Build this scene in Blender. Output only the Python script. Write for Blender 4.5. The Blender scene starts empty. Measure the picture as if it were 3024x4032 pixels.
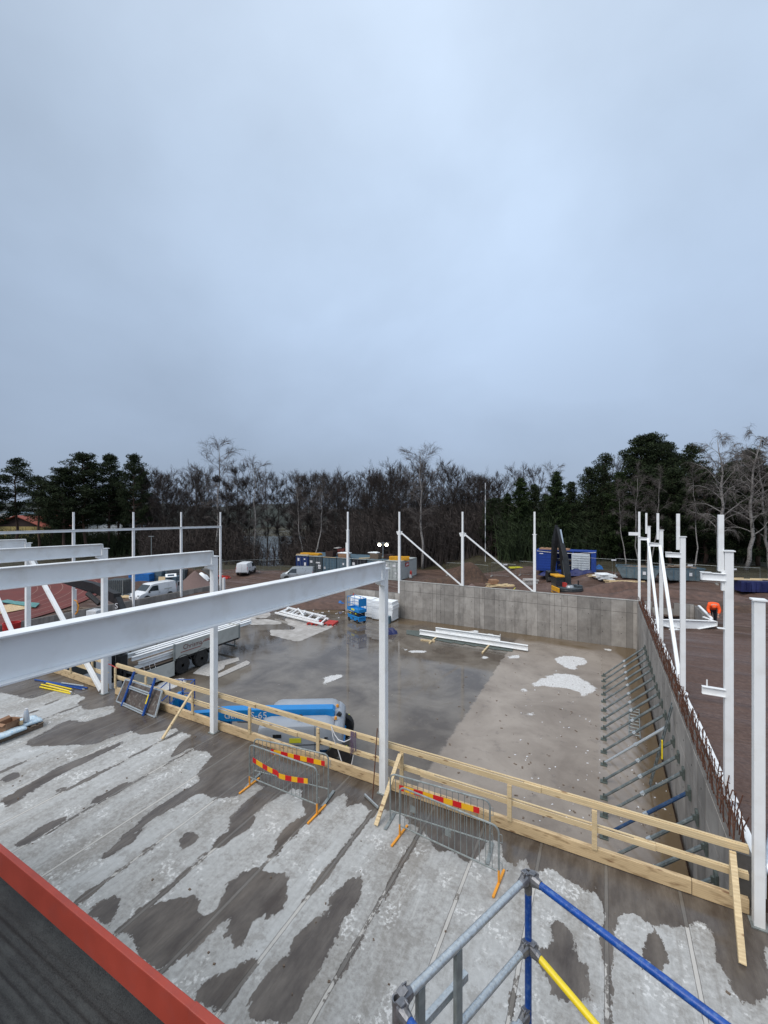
import bpy, math, random
import numpy as np
from mathutils import Vector, Matrix

# ------------------------------------------------------------------ camera, sky, light, exposure
YAW = math.radians(27.75)
CA, SA = math.cos(YAW), math.sin(YAW)
FPX = 1640.0                      # focal length in photo pixels (photo 3024 x 4032)
CAMZ = 7.0
scene = bpy.context.scene
cam_d = bpy.data.cameras.new('camera')
cam = bpy.data.objects.new('camera', cam_d)
scene.collection.objects.link(cam)
cam.location = (0, 0, CAMZ)
cam.rotation_euler = (math.radians(90), 0, YAW)
cam_d.sensor_fit = 'VERTICAL'
cam_d.sensor_height = 36.0
cam_d.lens = 36.0 * FPX / 4032.0
cam_d.clip_start = 0.05
cam_d.clip_end = 4000
scene.camera = cam

SUN_EL, SUN_AZ = math.radians(50), math.radians(200)     # azimuth clockwise from +Y: behind the camera
world = bpy.data.worlds.new("World")
scene.world = world
world.use_nodes = True
wn, wl = world.node_tree.nodes, world.node_tree.links
wn.clear()
w_out = wn.new('ShaderNodeOutputWorld')
w_bg = wn.new('ShaderNodeBackground')
w_bg.inputs['Strength'].default_value = 0.1
sky = wn.new('ShaderNodeTexSky')
sky.sky_type = 'NISHITA'
sky.sun_disc = False
sky.sun_elevation = SUN_EL
sky.sun_rotation = SUN_AZ
sky.air_density = 1.0
sky.dust_density = 4.0
tc = wn.new('ShaderNodeTexCoord')
sep = wn.new('ShaderNodeSeparateXYZ')
wl.new(tc.outputs['Generated'], sep.inputs[0])
# overcast luminance against height: dim at the horizon, brighter towards the zenith
ramp = wn.new('ShaderNodeValToRGB')
ramp.color_ramp.elements[0].position = 0.0
ramp.color_ramp.elements[0].color = (3.3, 4.1, 5.4, 1)
ramp.color_ramp.elements[1].position = 1.0
ramp.color_ramp.elements[1].color = (12.5, 12.6, 12.2, 1)
for p_, c_ in ((0.16, (3.9, 4.9, 6.5)), (0.40, (4.7, 5.9, 7.7)), (0.62, (5.2, 6.4, 8.1)), (0.80, (5.8, 6.9, 8.4))):
    e_ = ramp.color_ramp.elements.new(p_)
    e_.color = (*c_, 1)
wl.new(sep.outputs['Z'], ramp.inputs[0])
mp = wn.new('ShaderNodeMapping')
mp.inputs['Scale'].default_value = (1.0, 1.0, 1.5)
wl.new(tc.outputs['Generated'], mp.inputs[0])
n1 = wn.new('ShaderNodeTexNoise')
n1.inputs['Scale'].default_value = 1.7
n1.inputs['Detail'].default_value = 6
n1.inputs['Roughness'].default_value = 0.5
n1.inputs['Distortion'].default_value = 0.15
wl.new(mp.outputs[0], n1.inputs['Vector'])
r1 = wn.new('ShaderNodeMapRange')
r1.inputs['From Min'].default_value = 0.34
r1.inputs['From Max'].default_value = 0.66
r1.inputs['To Min'].default_value = 0.90
r1.inputs['To Max'].default_value = 1.10
wl.new(n1.outputs['Fac'], r1.inputs['Value'])
mul = wn.new('ShaderNodeVectorMath')
mul.operation = 'SCALE'
# thicker cloud on the left-hand side of the sky
dotn = wn.new('ShaderNodeVectorMath'); dotn.operation = 'DOT_PRODUCT'; dotn.inputs[1].default_value = (CA, SA, 0.25)
wl.new(tc.outputs['Generated'], dotn.inputs[0])
r2_ = wn.new('ShaderNodeMapRange'); r2_.inputs['From Min'].default_value = -0.7; r2_.inputs['From Max'].default_value = 0.25
r2_.inputs['To Min'].default_value = 0.84; r2_.inputs['To Max'].default_value = 1.02
wl.new(dotn.outputs['Value'], r2_.inputs['Value'])
mm_ = wn.new('ShaderNodeMath'); mm_.operation = 'MULTIPLY'
dot2 = wn.new('ShaderNodeVectorMath'); dot2.operation = 'DOT_PRODUCT'; dot2.inputs[1].default_value = (-0.36, 0.72, 0.59)
wl.new(tc.outputs['Generated'], dot2.inputs[0])
r3_ = wn.new('ShaderNodeMapRange'); r3_.interpolation_type = 'SMOOTHSTEP'
r3_.inputs['From Min'].default_value = 0.82; r3_.inputs['From Max'].default_value = 1.0
r3_.inputs['To Min'].default_value = 1.0; r3_.inputs['To Max'].default_value = 1.13
wl.new(dot2.outputs['Value'], r3_.inputs['Value'])
m3_ = wn.new('ShaderNodeMath'); m3_.operation = 'MULTIPLY'
wl.new(r1.outputs[0], m3_.inputs[0]); wl.new(r3_.outputs[0], m3_.inputs[1])
wl.new(m3_.outputs[0], mm_.inputs[0]); wl.new(r2_.outputs[0], mm_.inputs[1])
wl.new(ramp.outputs[0], mul.inputs[0])
wl.new(mm_.outputs[0], mul.inputs['Scale'])
# slightly greyer where the cloud is thicker
mixc = wn.new('ShaderNodeMix')
mixc.data_type = 'RGBA'
mixc.inputs['Factor'].default_value = 0.90
wl.new(sky.outputs[0], mixc.inputs[6])
wl.new(mul.outputs[0], mixc.inputs[7])
wl.new(mixc.outputs[2], w_bg.inputs['Color'])
wl.new(w_bg.outputs[0], w_out.inputs[0])

sun_d = bpy.data.lights.new('sun', 'SUN')
sun_d.energy = 2.0
sun_d.angle = math.radians(40)
sun_d.color = (1.0, 0.97, 0.93)
sun = bpy.data.objects.new('sun', sun_d)
scene.collection.objects.link(sun)
sdir = Vector((math.sin(SUN_AZ) * math.cos(SUN_EL), math.cos(SUN_AZ) * math.cos(SUN_EL), math.sin(SUN_EL)))
sun.rotation_euler = sdir.to_track_quat('Z', 'Y').to_euler()

vs = scene.view_settings
vs.view_transform = 'Standard'
vs.look = 'None'
vs.exposure = 0.07
vs.gamma = 1.0
scene.cycles.max_bounces = 6
scene.cycles.diffuse_bounces = 3
scene.cycles.glossy_bounces = 3
scene.cycles.transparent_max_bounces = 8
scene.cycles.use_denoising = True

# ------------------------------------------------------------------ geometry helpers
def at(px, py, z):
    """world point of a photo pixel on the horizontal plane z"""
    fw = (CAMZ - z) * FPX / (py - 2016.0)
    u = (px - 1512.0) / FPX
    return Vector((fw * (u * CA - SA), fw * (u * SA + CA), z))

def dep(px, fw, z=0.0):
    """world point at a photo column and forward distance"""
    u = (px - 1512.0) / FPX
    return Vector((fw * (u * CA - SA), fw * (u * SA + CA), z))

def xat(px, Y):
    u = (px - 1512.0) / FPX
    fw = Y / (u * SA + CA)
    return fw * (u * CA - SA)

V = Vector
def link(o):
    scene.collection.objects.link(o)
    return o

class MB:
    def __init__(s):
        s.v = []; s.f = []; s.m = []
    def add(s, vs_, fs, mi=0):
        b = len(s.v)
        s.v.extend([tuple(p) for p in vs_])
        for f in fs:
            s.f.append(tuple(i + b for i in f)); s.m.append(mi)
        return s
    def box(s, c, d, rz=0.0, mi=0, R=None):
        hx, hy, hz = d[0] / 2, d[1] / 2, d[2] / 2
        pts = [V((x, y, z)) for x in (-hx, hx) for y in (-hy, hy) for z in (-hz, hz)]
        if R is None:
            R = Matrix.Rotation(rz, 3, 'Z')
        pts = [R @ p + V(c) for p in pts]
        return s.add(pts, [(0, 1, 3, 2), (4, 6, 7, 5), (0, 4, 5, 1), (2, 3, 7, 6), (0, 2, 6, 4), (1, 5, 7, 3)], mi)
    def span(s, a, b, mi=0):
        a, b = V(a), V(b)
        return s.box((a + b) / 2, (abs(b.x - a.x), abs(b.y - a.y), abs(b.z - a.z)), mi=mi)
    def frame(s, p0, p1, up=(0, 0, 1)):
        p0, p1 = V(p0), V(p1)
        x = (p1 - p0).normalized()
        u = V(up)
        if abs(x.dot(u)) > 0.999:
            u = V((0, 1, 0))
        y = u.cross(x).normalized()
        z = x.cross(y).normalized()
        return p0, p1, y, z
    def bar(s, p0, p1, w, h, mi=0, up=(0, 0, 1)):
        p0, p1, y, z = s.frame(p0, p1, up)
        o = [(-w / 2, -h / 2), (w / 2, -h / 2), (w / 2, h / 2), (-w / 2, h / 2)]
        return s.prof(p0, p1, y, z, o, mi)
    def prof(s, p0, p1, y, z, o, mi=0):
        n = len(o)
        pts = [p0 + y * a + z * b for a, b in o] + [p1 + y * a + z * b for a, b in o]
        fs = [(i, (i + 1) % n, n + (i + 1) % n, n + i) for i in range(n)]
        fs += [tuple(range(n))[::-1], tuple(range(n, 2 * n))]
        return s.add(pts, fs, mi)
    def ibeam(s, p0, p1, h, w, tf=0.02, tw=0.014, mi=0, up=(0, 0, 1)):
        p0, p1, y, z = s.frame(p0, p1, up)
        s.prof(p0, p1, y, z, [(-w/2, h/2 - tf), (w/2, h/2 - tf), (w/2, h/2), (-w/2, h/2)], mi)
        s.prof(p0, p1, y, z, [(-w/2, -h/2), (w/2, -h/2), (w/2, -h/2 + tf), (-w/2, -h/2 + tf)], mi)
        s.prof(p0, p1, y, z, [(-tw/2, -h/2 + tf), (tw/2, -h/2 + tf), (tw/2, h/2 - tf), (-tw/2, h/2 - tf)], mi)
        return s
    def tube(s, p0, p1, r0, r1=None, n=8, mi=0, cap=True):
        r1 = r0 if r1 is None else r1
        p0, p1, y, z = s.frame(p0, p1)
        a = [(math.cos(2 * math.pi * i / n), math.sin(2 * math.pi * i / n)) for i in range(n)]
        pts = [p0 + (y * c + z * d) * r0 for c, d in a] + [p1 + (y * c + z * d) * r1 for c, d in a]
        fs = [(i, (i + 1) % n, n + (i + 1) % n, n + i) for i in range(n)]
        if cap:
            fs += [tuple(range(n))[::-1], tuple(range(n, 2 * n))]
        return s.add(pts, fs, mi)
    def path(s, pts, r, n=6, mi=0, cap=True):
        pts = [V(p) for p in pts]
        rs = r if isinstance(r, (list, tuple)) else [r] * len(pts)
        N = len(pts); vsx = []; prev = None
        for i, p in enumerate(pts):
            t = (pts[min(i + 1, N - 1)] - pts[max(i - 1, 0)])
            t = t.normalized() if t.length > 1e-9 else V((0, 0, 1))
            if prev is None:
                u = V((0, 0, 1)) if abs(t.z) < 0.9 else V((1, 0, 0))
                y = u.cross(t).normalized()
            else:
                y = (prev - t * prev.dot(t)).normalized()
            prev = y
            z = t.cross(y)
            for k in range(n):
                a = 2 * math.pi * k / n
                vsx.append(p + (y * math.cos(a) + z * math.sin(a)) * rs[i])
        fs = []
        for i in range(N - 1):
            for k in range(n):
                k2 = (k + 1) % n
                fs.append((i * n + k, i * n + k2, (i + 1) * n + k2, (i + 1) * n + k))
        if cap:
            fs += [tuple(range(n))[::-1], tuple(range((N - 1) * n, N * n))]
        return s.add(vsx, fs, mi)
    def prism(s, poly, axis, a, b, mi=0):
        """2-D polygon extruded along an axis; poly in the other two axes (cyclic order)"""
        n = len(poly)
        def mk(p, t):
            if axis == 'x': return V((t, p[0], p[1]))
            if axis == 'y': return V((p[0], t, p[1]))
            return V((p[0], p[1], t))
        pts = [mk(p, a) for p in poly] + [mk(p, b) for p in poly]
        fs = [(i, (i + 1) % n, n + (i + 1) % n, n + i) for i in range(n)]
        fs += [tuple(range(n))[::-1], tuple(range(n, 2 * n))]
        return s.add(pts, fs, mi)
    def quad(s, a, b, c, d, mi=0):
        return s.add([a, b, c, d], [(0, 1, 2, 3)], mi)
    def ring(s, c, r, w, h, n=24, mi=0, a0=0, a1=2 * math.pi):
        vsx = []; fs = []
        for i in range(n + 1):
            a = a0 + (a1 - a0) * i / n
            for rr, zz in ((r - w / 2, -h / 2), (r + w / 2, -h / 2), (r + w / 2, h / 2), (r - w / 2, h / 2)):
                vsx.append(V(c) + V((rr * math.cos(a), rr * math.sin(a), zz)))
        for i in range(n):
            for k in range(4):
                k2 = (k + 1) % 4
                fs.append((i * 4 + k, i * 4 + k2, (i + 1) * 4 + k2, (i + 1) * 4 + k))
        return s.add(vsx, fs, mi)
    def lathe(s, prof, c, axis='z', n=16, mi=0):
        vsx = []; N = len(prof)
        for r, h in prof:
            for k in range(n):
                a = 2 * math.pi * k / n
                x, y = r * math.cos(a), r * math.sin(a)
                p = {'z': (x, y, h), 'x': (h, x, y), 'y': (x, h, y)}[axis]
                vsx.append(V(c) + V(p))
        fs = []
        for i in range(N - 1):
            for k in range(n):
                k2 = (k + 1) % n
                fs.append((i * n + k, i * n + k2, (i + 1) * n + k2, (i + 1) * n + k))
        fs += [tuple(range(n))[::-1], tuple(range((N - 1) * n, N * n))]
        return s.add(vsx, fs, mi)
    def loft(s, secs, mi=0, cap=True):
        n = len(secs[0]); vsx = [p for sec in secs for p in sec]; fs = []
        for i in range(len(secs) - 1):
            for k in range(n):
                k2 = (k + 1) % n
                fs.append((i * n + k, i * n + k2, (i + 1) * n + k2, (i + 1) * n + k))
        if cap:
            fs += [tuple(range(n))[::-1], tuple(range((len(secs) - 1) * n, len(secs) * n))]
        return s.add(vsx, fs, mi)
    def build(s, name, mats, parent=None, smooth=False, bevel=0.0, recalc=True):
        me = bpy.data.meshes.new(name)
        me.from_pydata(s.v, [], s.f)
        if not isinstance(mats, (list, tuple)):
            mats = [mats]
        for m_ in mats:
            me.materials.append(m_)
        if len(mats) > 1:
            me.polygons.foreach_set('material_index', s.m)
        if recalc and len(s.f) < 60000:
            import bmesh
            bm = bmesh.new(); bm.from_mesh(me)
            bmesh.ops.recalc_face_normals(bm, faces=bm.faces)
            bm.to_mesh(me); bm.free()
        if smooth:
            me.polygons.foreach_set('use_smooth', [True] * len(me.polygons))
        me.update()
        o = bpy.data.objects.new(name, me)
        link(o)
        if parent is not None:
            o.parent = parent
        if bevel:
            b = o.modifiers.new('bevel', 'BEVEL')
            b.width = bevel; b.segments = 2; b.limit_method = 'ANGLE'; b.angle_limit = math.radians(40)
        if smooth == 'auto':
            me.polygons.foreach_set('use_smooth', [True] * len(me.polygons))
            e = o.modifiers.new('edges', 'EDGE_SPLIT'); e.split_angle = math.radians(35)
        return o

def tag(o, label=None, cat=None, group=None, kind=None):
    if label: o['label'] = label
    if cat: o['category'] = cat
    if group: o['group'] = group
    if kind: o['kind'] = kind
    return o

def thing(name, label, cat, loc=(0, 0, 0), rz=0.0, group=None):
    o = link(bpy.data.objects.new(name, None))
    o.location = loc; o.rotation_euler = (0, 0, rz)
    o.empty_display_size = 0.3
    return tag(o, label, cat, group, 'thing')

def dup(root, loc, rz=0.0, label=None, group=None, scale=None):
    r = root.copy(); link(r); r.location = loc; r.rotation_euler = (0, 0, rz)
    if scale: r.scale = (scale,) * 3 if not isinstance(scale, (tuple, list)) else scale
    if label: r['label'] = label
    if group: r['group'] = group
    for ch in list(root.children):
        c = ch.copy(); link(c); c.parent = r
        for g in list(ch.children):
            d = g.copy(); link(d); d.parent = c
    return r

def text_mesh(name, body, size, M4, mat, parent=None, ext=0.002, bold=0.0, shear=0.0, sx=1.0):
    cu = bpy.data.curves.new(name, 'FONT')
    cu.body = body; cu.size = size; cu.extrude = ext; cu.offset = bold; cu.shear = shear
    cu.align_x = 'CENTER'; cu.align_y = 'CENTER'; cu.resolution_u = 3
    t = bpy.data.objects.new(name, cu); link(t)
    bpy.context.view_layer.update()
    me = bpy.data.meshes.new_from_object(t.evaluated_get(bpy.context.evaluated_depsgraph_get()))
    bpy.data.objects.remove(t)
    me.transform(M4 @ Matrix.Diagonal((sx, 1, 1, 1)))
    me.materials.clear(); me.materials.append(mat)
    o = link(bpy.data.objects.new(name, me))
    if parent is not None: o.parent = parent
    return o

def textM(loc, right, up):
    r, u = V(right).normalized(), V(up).normalized()
    n = r.cross(u)
    M = Matrix((r, u, n)).transposed().to_4x4()
    M.translation = V(loc)
    return M

# ------------------------------------------------------------------ materials
def nodes_of(m):
    m.use_nodes = True
    return m.node_tree.nodes, m.node_tree.links

def mat(name, col, rough=0.6, metal=0.0, var=0.12, scale=3.0, bump=0.0, bscale=40.0, dirt=0.0, dirtcol=(0.12, 0.10, 0.08), spec=0.5, stretch=None, detail=5):
    m = bpy.data.materials.new(name)
    n, l = nodes_of(m)
    b = n['Principled BSDF']
    b.inputs['Metallic'].default_value = metal
    b.inputs['Specular IOR Level'].default_value = spec
    t = n.new('ShaderNodeTexCoord')
    src = t.outputs['Object']
    if stretch:
        mpn = n.new('ShaderNodeMapping'); mpn.inputs['Scale'].default_value = stretch
        l.new(src, mpn.inputs[0]); src = mpn.outputs[0]
    no = n.new('ShaderNodeTexNoise'); no.inputs['Scale'].default_value = scale; no.inputs['Detail'].default_value = detail
    no.inputs['Roughness'].default_value = 0.6
    l.new(src, no.inputs['Vector'])
    mr = n.new('ShaderNodeMapRange'); mr.inputs['From Min'].default_value = 0.3; mr.inputs['From Max'].default_value = 0.7
    mr.inputs['To Min'].default_value = 1 - var; mr.inputs['To Max'].default_value = 1 + var
    l.new(no.outputs['Fac'], mr.inputs['Value'])
    sc = n.new('ShaderNodeVectorMath'); sc.operation = 'SCALE'
    sc.inputs[0].default_value = col
    l.new(mr.outputs[0], sc.inputs['Scale'])
    cout = sc.outputs[0]
    if dirt > 0:
        n2 = n.new('ShaderNodeTexNoise'); n2.inputs['Scale'].default_value = scale * 2.3; n2.inputs['Detail'].default_value = 8
        l.new(src, n2.inputs['Vector'])
        r2 = n.new('ShaderNodeMapRange'); r2.inputs['From Min'].default_value = 0.52; r2.inputs['From Max'].default_value = 0.72
        r2.inputs['To Min'].default_value = 0; r2.inputs['To Max'].default_value = dirt
        l.new(n2.outputs['Fac'], r2.inputs['Value'])
        mx = n.new('ShaderNodeMix'); mx.data_type = 'RGBA'
        l.new(r2.outputs[0], mx.inputs['Factor']); l.new(cout, mx.inputs[6]); mx.inputs[7].default_value = (*dirtcol, 1)
        cout = mx.outputs[2]
    l.new(cout, b.inputs['Base Color'])
    mr2 = n.new('ShaderNodeMapRange'); mr2.inputs['To Min'].default_value = max(0.02, rough - 0.1); mr2.inputs['To Max'].default_value = min(1, rough + 0.1)
    l.new(no.outputs['Fac'], mr2.inputs['Value']); l.new(mr2.outputs[0], b.inputs['Roughness'])
    if bump > 0:
        n3 = n.new('ShaderNodeTexNoise'); n3.inputs['Scale'].default_value = bscale; n3.inputs['Detail'].default_value = 4
        l.new(src, n3.inputs['Vector'])
        bp = n.new('ShaderNodeBump'); bp.inputs['Strength'].default_value = bump; bp.inputs['Distance'].default_value = 0.02
        l.new(n3.outputs['Fac'], bp.inputs['Height']); l.new(bp.outputs[0], b.inputs['Normal'])
    return m

def emit_mat(name, col, s):
    m = bpy.data.materials.new(name); n, l = nodes_of(m)
    b = n['Principled BSDF']
    b.inputs['Emission Color'].default_value = (*col, 1); b.inputs['Emission Strength'].default_value = s
    return m

M = {}
M['steel'] = mat('white_painted_steel', (0.86, 0.87, 0.87), 0.42, var=0.05, scale=1.2, dirt=0.4, dirtcol=(0.64, 0.61, 0.56))
M['steel_grey'] = mat('galvanised_steel', (0.30, 0.33, 0.33), 0.5, metal=0.55, var=0.25, scale=8, dirt=0.4, dirtcol=(0.5, 0.52, 0.52))
M['galv'] = mat('galvanised_tube', (0.50, 0.54, 0.56), 0.38, metal=0.6, var=0.18, scale=30, dirt=0.5, dirtcol=(0.22, 0.20, 0.19), bump=0.15, bscale=60)
M['cast'] = mat('cast_coupler', (0.22, 0.22, 0.23), 0.45, metal=0.6, var=0.3, scale=25)
M['prop'] = mat('prop_paint', (0.125, 0.15, 0.155), 0.5, metal=0.3, var=0.25, scale=5, dirt=0.5, dirtcol=(0.35, 0.35, 0.33))
M['prop_blue'] = mat('worn_navy_paint', (0.012, 0.045, 0.12), 0.5, var=0.3, scale=5, dirt=0.5, dirtcol=(0.1, 0.13, 0.16))
M['prop_plate'] = mat('prop_plate', (0.10, 0.12, 0.11), 0.6, metal=0.2, var=0.3, scale=10)
M['wood'] = mat('new_spruce', (0.68, 0.535, 0.32), 0.65, var=0.16, scale=3, stretch=(0.6, 8, 8), dirt=0.35, dirtcol=(0.42, 0.27, 0.13), bump=0.1)
M['wood_wet'] = mat('damp_spruce', (0.64, 0.48, 0.28), 0.6, var=0.16, scale=1.6, stretch=(0.8, 4, 3.2), dirt=0.95, dirtcol=(0.22, 0.13, 0.065), bump=0.1)
def knots(m, col=(0.20, 0.10, 0.045)):
    n, l = nodes_of(m); b = n['Principled BSDF']; src = b.inputs['Base Color'].links[0].from_socket
    t = n.new('ShaderNodeTexCoord'); mpn = n.new('ShaderNodeMapping'); mpn.inputs['Scale'].default_value = (2.2, 5.0, 9.0); l.new(t.outputs['Object'], mpn.inputs[0])
    vo = n.new('ShaderNodeTexVoronoi'); vo.inputs['Scale'].default_value = 1.0; l.new(mpn.outputs[0], vo.inputs['Vector'])
    mr = n.new('ShaderNodeMapRange'); mr.inputs['From Min'].default_value = 0.10; mr.inputs['From Max'].default_value = 0.20; mr.inputs['To Min'].default_value = 0.85; mr.inputs['To Max'].default_value = 0
    l.new(vo.outputs['Distance'], mr.inputs['Value'])
    wv = n.new('ShaderNodeTexWave'); wv.inputs['Scale'].default_value = 9.0; wv.inputs['Distortion'].default_value = 6.0; wv.inputs['Detail'].default_value = 2; wv.bands_direction = 'Z'
    mp2 = n.new('ShaderNodeMapping'); mp2.inputs['Scale'].default_value = (0.12, 1, 1); l.new(t.outputs['Object'], mp2.inputs[0]); l.new(mp2.outputs[0], wv.inputs['Vector'])
    g1 = n.new('ShaderNodeMapRange'); g1.inputs['To Max'].default_value = 0.28; l.new(wv.outputs['Fac'], g1.inputs['Value'])
    m1 = n.new('ShaderNodeMix'); m1.data_type = 'RGBA'; l.new(g1.outputs[0], m1.inputs['Factor']); l.new(src, m1.inputs[6]); m1.inputs[7].default_value = (0.42, 0.27, 0.13, 1)
    m2 = n.new('ShaderNodeMix'); m2.data_type = 'RGBA'; l.new(mr.outputs[0], m2.inputs['Factor']); l.new(m1.outputs[2], m2.inputs[6]); m2.inputs[7].default_value = (*col, 1)
    l.new(m2.outputs[2], b.inputs['Base Color'])
knots(M['wood']); knots(M['wood_wet'])
M['wood_old'] = mat('old_timber', (0.15, 0.11, 0.08), 0.8, var=0.3, scale=6, stretch=(1, 5, 5), bump=0.2)
M['ply'] = mat('dark_plywood', (0.085, 0.065, 0.055), 0.55, var=0.25, scale=5, dirt=0.6, dirtcol=(0.32, 0.31, 0.28))
M['orange'] = mat('orange_paint', (0.80, 0.33, 0.03), 0.45, var=0.1, dirt=0.3, dirtcol=(0.35, 0.15, 0.04))
M['yellow'] = mat('yellow_paint', (0.82, 0.62, 0.02), 0.4, var=0.06, dirt=0.2, dirtcol=(0.45, 0.33, 0.05), scale=12)
M['tape_yellow'] = mat('amber_board', (0.85, 0.45, 0.01), 0.45, var=0.05)
M['tape_red'] = mat('red_board', (0.60, 0.008, 0.012), 0.4, var=0.06)
M['redpaint'] = mat('red_paint', (0.50, 0.05, 0.04), 0.5, var=0.15)
M['flashing'] = mat('red_flashing', (0.33, 0.048, 0.028), 0.42, var=0.12, scale=3, dirt=0.3, dirtcol=(0.25, 0.06, 0.05), bump=0.12, bscale=260)
M['bluepipe'] = mat('blue_tube', (0.006, 0.062, 0.30), 0.33, var=0.25, scale=16, dirt=0.8, dirtcol=(0.09, 0.18, 0.38), bump=0.08)
M['lift_blue'] = mat('lift_blue', (0.012, 0.22, 0.56), 0.35, var=0.08, dirt=0.25, dirtcol=(0.05, 0.16, 0.30))
M['lift_grey'] = mat('lift_cover', (0.33, 0.36, 0.40), 0.42, var=0.08, scale=1.4, dirt=0.2, dirtcol=(0.22, 0.23, 0.25))
M['black'] = mat('black_paint', (0.015, 0.016, 0.018), 0.45, var=0.3, dirt=0.3, dirtcol=(0.06, 0.06, 0.06))
M['rubber'] = mat('rubber', (0.018, 0.018, 0.019), 0.8, var=0.3, dirt=0.5, dirtcol=(0.07, 0.06, 0.05))
M['cab_yellow'] = mat('digger_yellow', (0.72, 0.36, 0.02), 0.45, var=0.12, dirt=0.4, dirtcol=(0.25, 0.15, 0.06))
M['glass'] = mat('dark_glass', (0.03, 0.04, 0.045), 0.08, var=0.1, spec=0.8)
M['vanwhite'] = mat('van_white', (0.72, 0.74, 0.76), 0.3, var=0.04, dirt=0.25, dirtcol=(0.42, 0.38, 0.34), scale=1.5)
M['vansilver'] = mat('van_silver', (0.42, 0.45, 0.47), 0.3, metal=0.35, var=0.05, dirt=0.2, dirtcol=(0.28, 0.26, 0.24), scale=1.5)
M['trailer'] = mat('trailer_side', (0.46, 0.47, 0.44), 0.5, var=0.10, scale=1.2, dirt=0.4, dirtcol=(0.30, 0.30, 0.27))
M['eps'] = mat('white_foam', (0.84, 0.86, 0.87), 0.85, var=0.03)
M['chrome'] = mat('chrome_rod', (0.75, 0.78, 0.8), 0.15, metal=0.9, var=0.02)
M['tarp'] = mat('blue_tarpaulin', (0.016, 0.022, 0.095), 0.4, var=0.3, scale=2, bump=0.5, bscale=5)
M['tarp_bright'] = mat('bright_blue_tarpaulin', (0.02, 0.15, 0.45), 0.45, var=0.2)
M['tarp_green'] = mat('sea_green_tarpaulin', (0.10, 0.26, 0.25), 0.5, var=0.3, scale=2)
M['card'] = mat('cardboard', (0.30, 0.17, 0.10), 0.85, var=0.12)
M['bag'] = mat('printed_bag', (0.60, 0.72, 0.80), 0.45, var=0.1, scale=6, dirt=0.9, dirtcol=(0.18, 0.42, 0.65))
M['foil'] = mat('foil_tube', (0.55, 0.60, 0.66), 0.3, metal=0.4, var=0.15)
M['rust'] = mat('rusty_bar', (0.11, 0.045, 0.025), 0.85, var=0.35, scale=15)
M['felt'] = None
M['strap_white'] = mat('white_strap', (0.70, 0.70, 0.72), 0.7)
M['strap_violet'] = mat('violet_strap', (0.16, 0.11, 0.17), 0.8)
M['hivis'] = mat('orange_jacket', (0.95, 0.10, 0.01), 0.7, var=0.15, scale=6)
M['hivis'].node_tree.nodes['Principled BSDF'].inputs['Roughness'].default_value = 0.8
M['trousers'] = mat('dark_trousers', (0.02, 0.022, 0.03), 0.85)
M['skin'] = mat('skin', (0.45, 0.26, 0.19), 0.6, var=0.05)
M['hair'] = mat('dark_hair', (0.02, 0.015, 0.012), 0.8)
M['cont_navy'] = mat('navy_container', (0.008, 0.028, 0.13), 0.5, var=0.15, dirt=0.3, dirtcol=(0.02, 0.05, 0.16))
M['cont_green'] = mat('green_grey_container', (0.05, 0.065, 0.075), 0.55, var=0.2, dirt=0.3)
M['cont_teal'] = mat('blue_grey_container', (0.075, 0.13, 0.17), 0.5, var=0.15, dirt=0.3, dirtcol=(0.15, 0.2, 0.22))
M['cont_slate'] = mat('slate_container', (0.10, 0.15, 0.185), 0.5, var=0.15, dirt=0.3)
M['cont_black'] = mat('black_container', (0.02, 0.022, 0.028), 0.5, var=0.2)
M['cont_pale'] = mat('pale_grey_container', (0.42, 0.45, 0.44), 0.5, var=0.08, dirt=0.25, dirtcol=(0.28, 0.28, 0.26))
M['cont_blue'] = mat('bright_blue_container', (0.008, 0.045, 0.26), 0.5, var=0.12, dirt=0.2, dirtcol=(0.01, 0.05, 0.2))
M['shutter'] = mat('white_shutter', (0.50, 0.54, 0.57), 0.5, var=0.06)
M['skip'] = mat('grey_blue_skip', (0.11, 0.15, 0.17), 0.55, var=0.25, dirt=0.5, dirtcol=(0.10, 0.06, 0.04))
M['fence'] = mat('fence_wire', (0.16, 0.18, 0.17), 0.5, metal=0.3)
M['sticker'] = mat('white_sticker', (0.7, 0.7, 0.72), 0.5, var=0.05)
M['sticker_y'] = mat('yellow_sticker', (0.72, 0.70, 0.05), 0.5, var=0.05)
M['red_sign'] = mat('red_sign', (0.55, 0.03, 0.03), 0.45)
M['stone_red'] = mat('crimson_tub', (0.45, 0.03, 0.03), 0.5)
M['brick_dark'] = mat('dark_cladding', (0.035, 0.018, 0.014), 0.8, var=0.2)
M['render_yellow'] = mat('yellow_render', (0.42, 0.32, 0.12), 0.85, var=0.1)
M['roof_red'] = mat('red_tiles', (0.28, 0.07, 0.045), 0.8, var=0.2)
M['redhut'] = mat('falu_red_boards', (0.10, 0.02, 0.015), 0.85, var=0.2)
M['roof_dark'] = mat('dark_roof', (0.05, 0.052, 0.055), 0.7, var=0.2)
M['whitewall'] = mat('far_white_wall', (0.55, 0.56, 0.56), 0.85, var=0.1)
M['pink_gran'] = mat('pale_rubble', (0.40, 0.38, 0.36), 0.9, var=0.3, scale=8)
# ------------------------------------------------------------------ ground, slabs, walls
def sstep(t):
    t = np.clip(t, 0, 1); return t * t * (3 - 2 * t)

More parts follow.
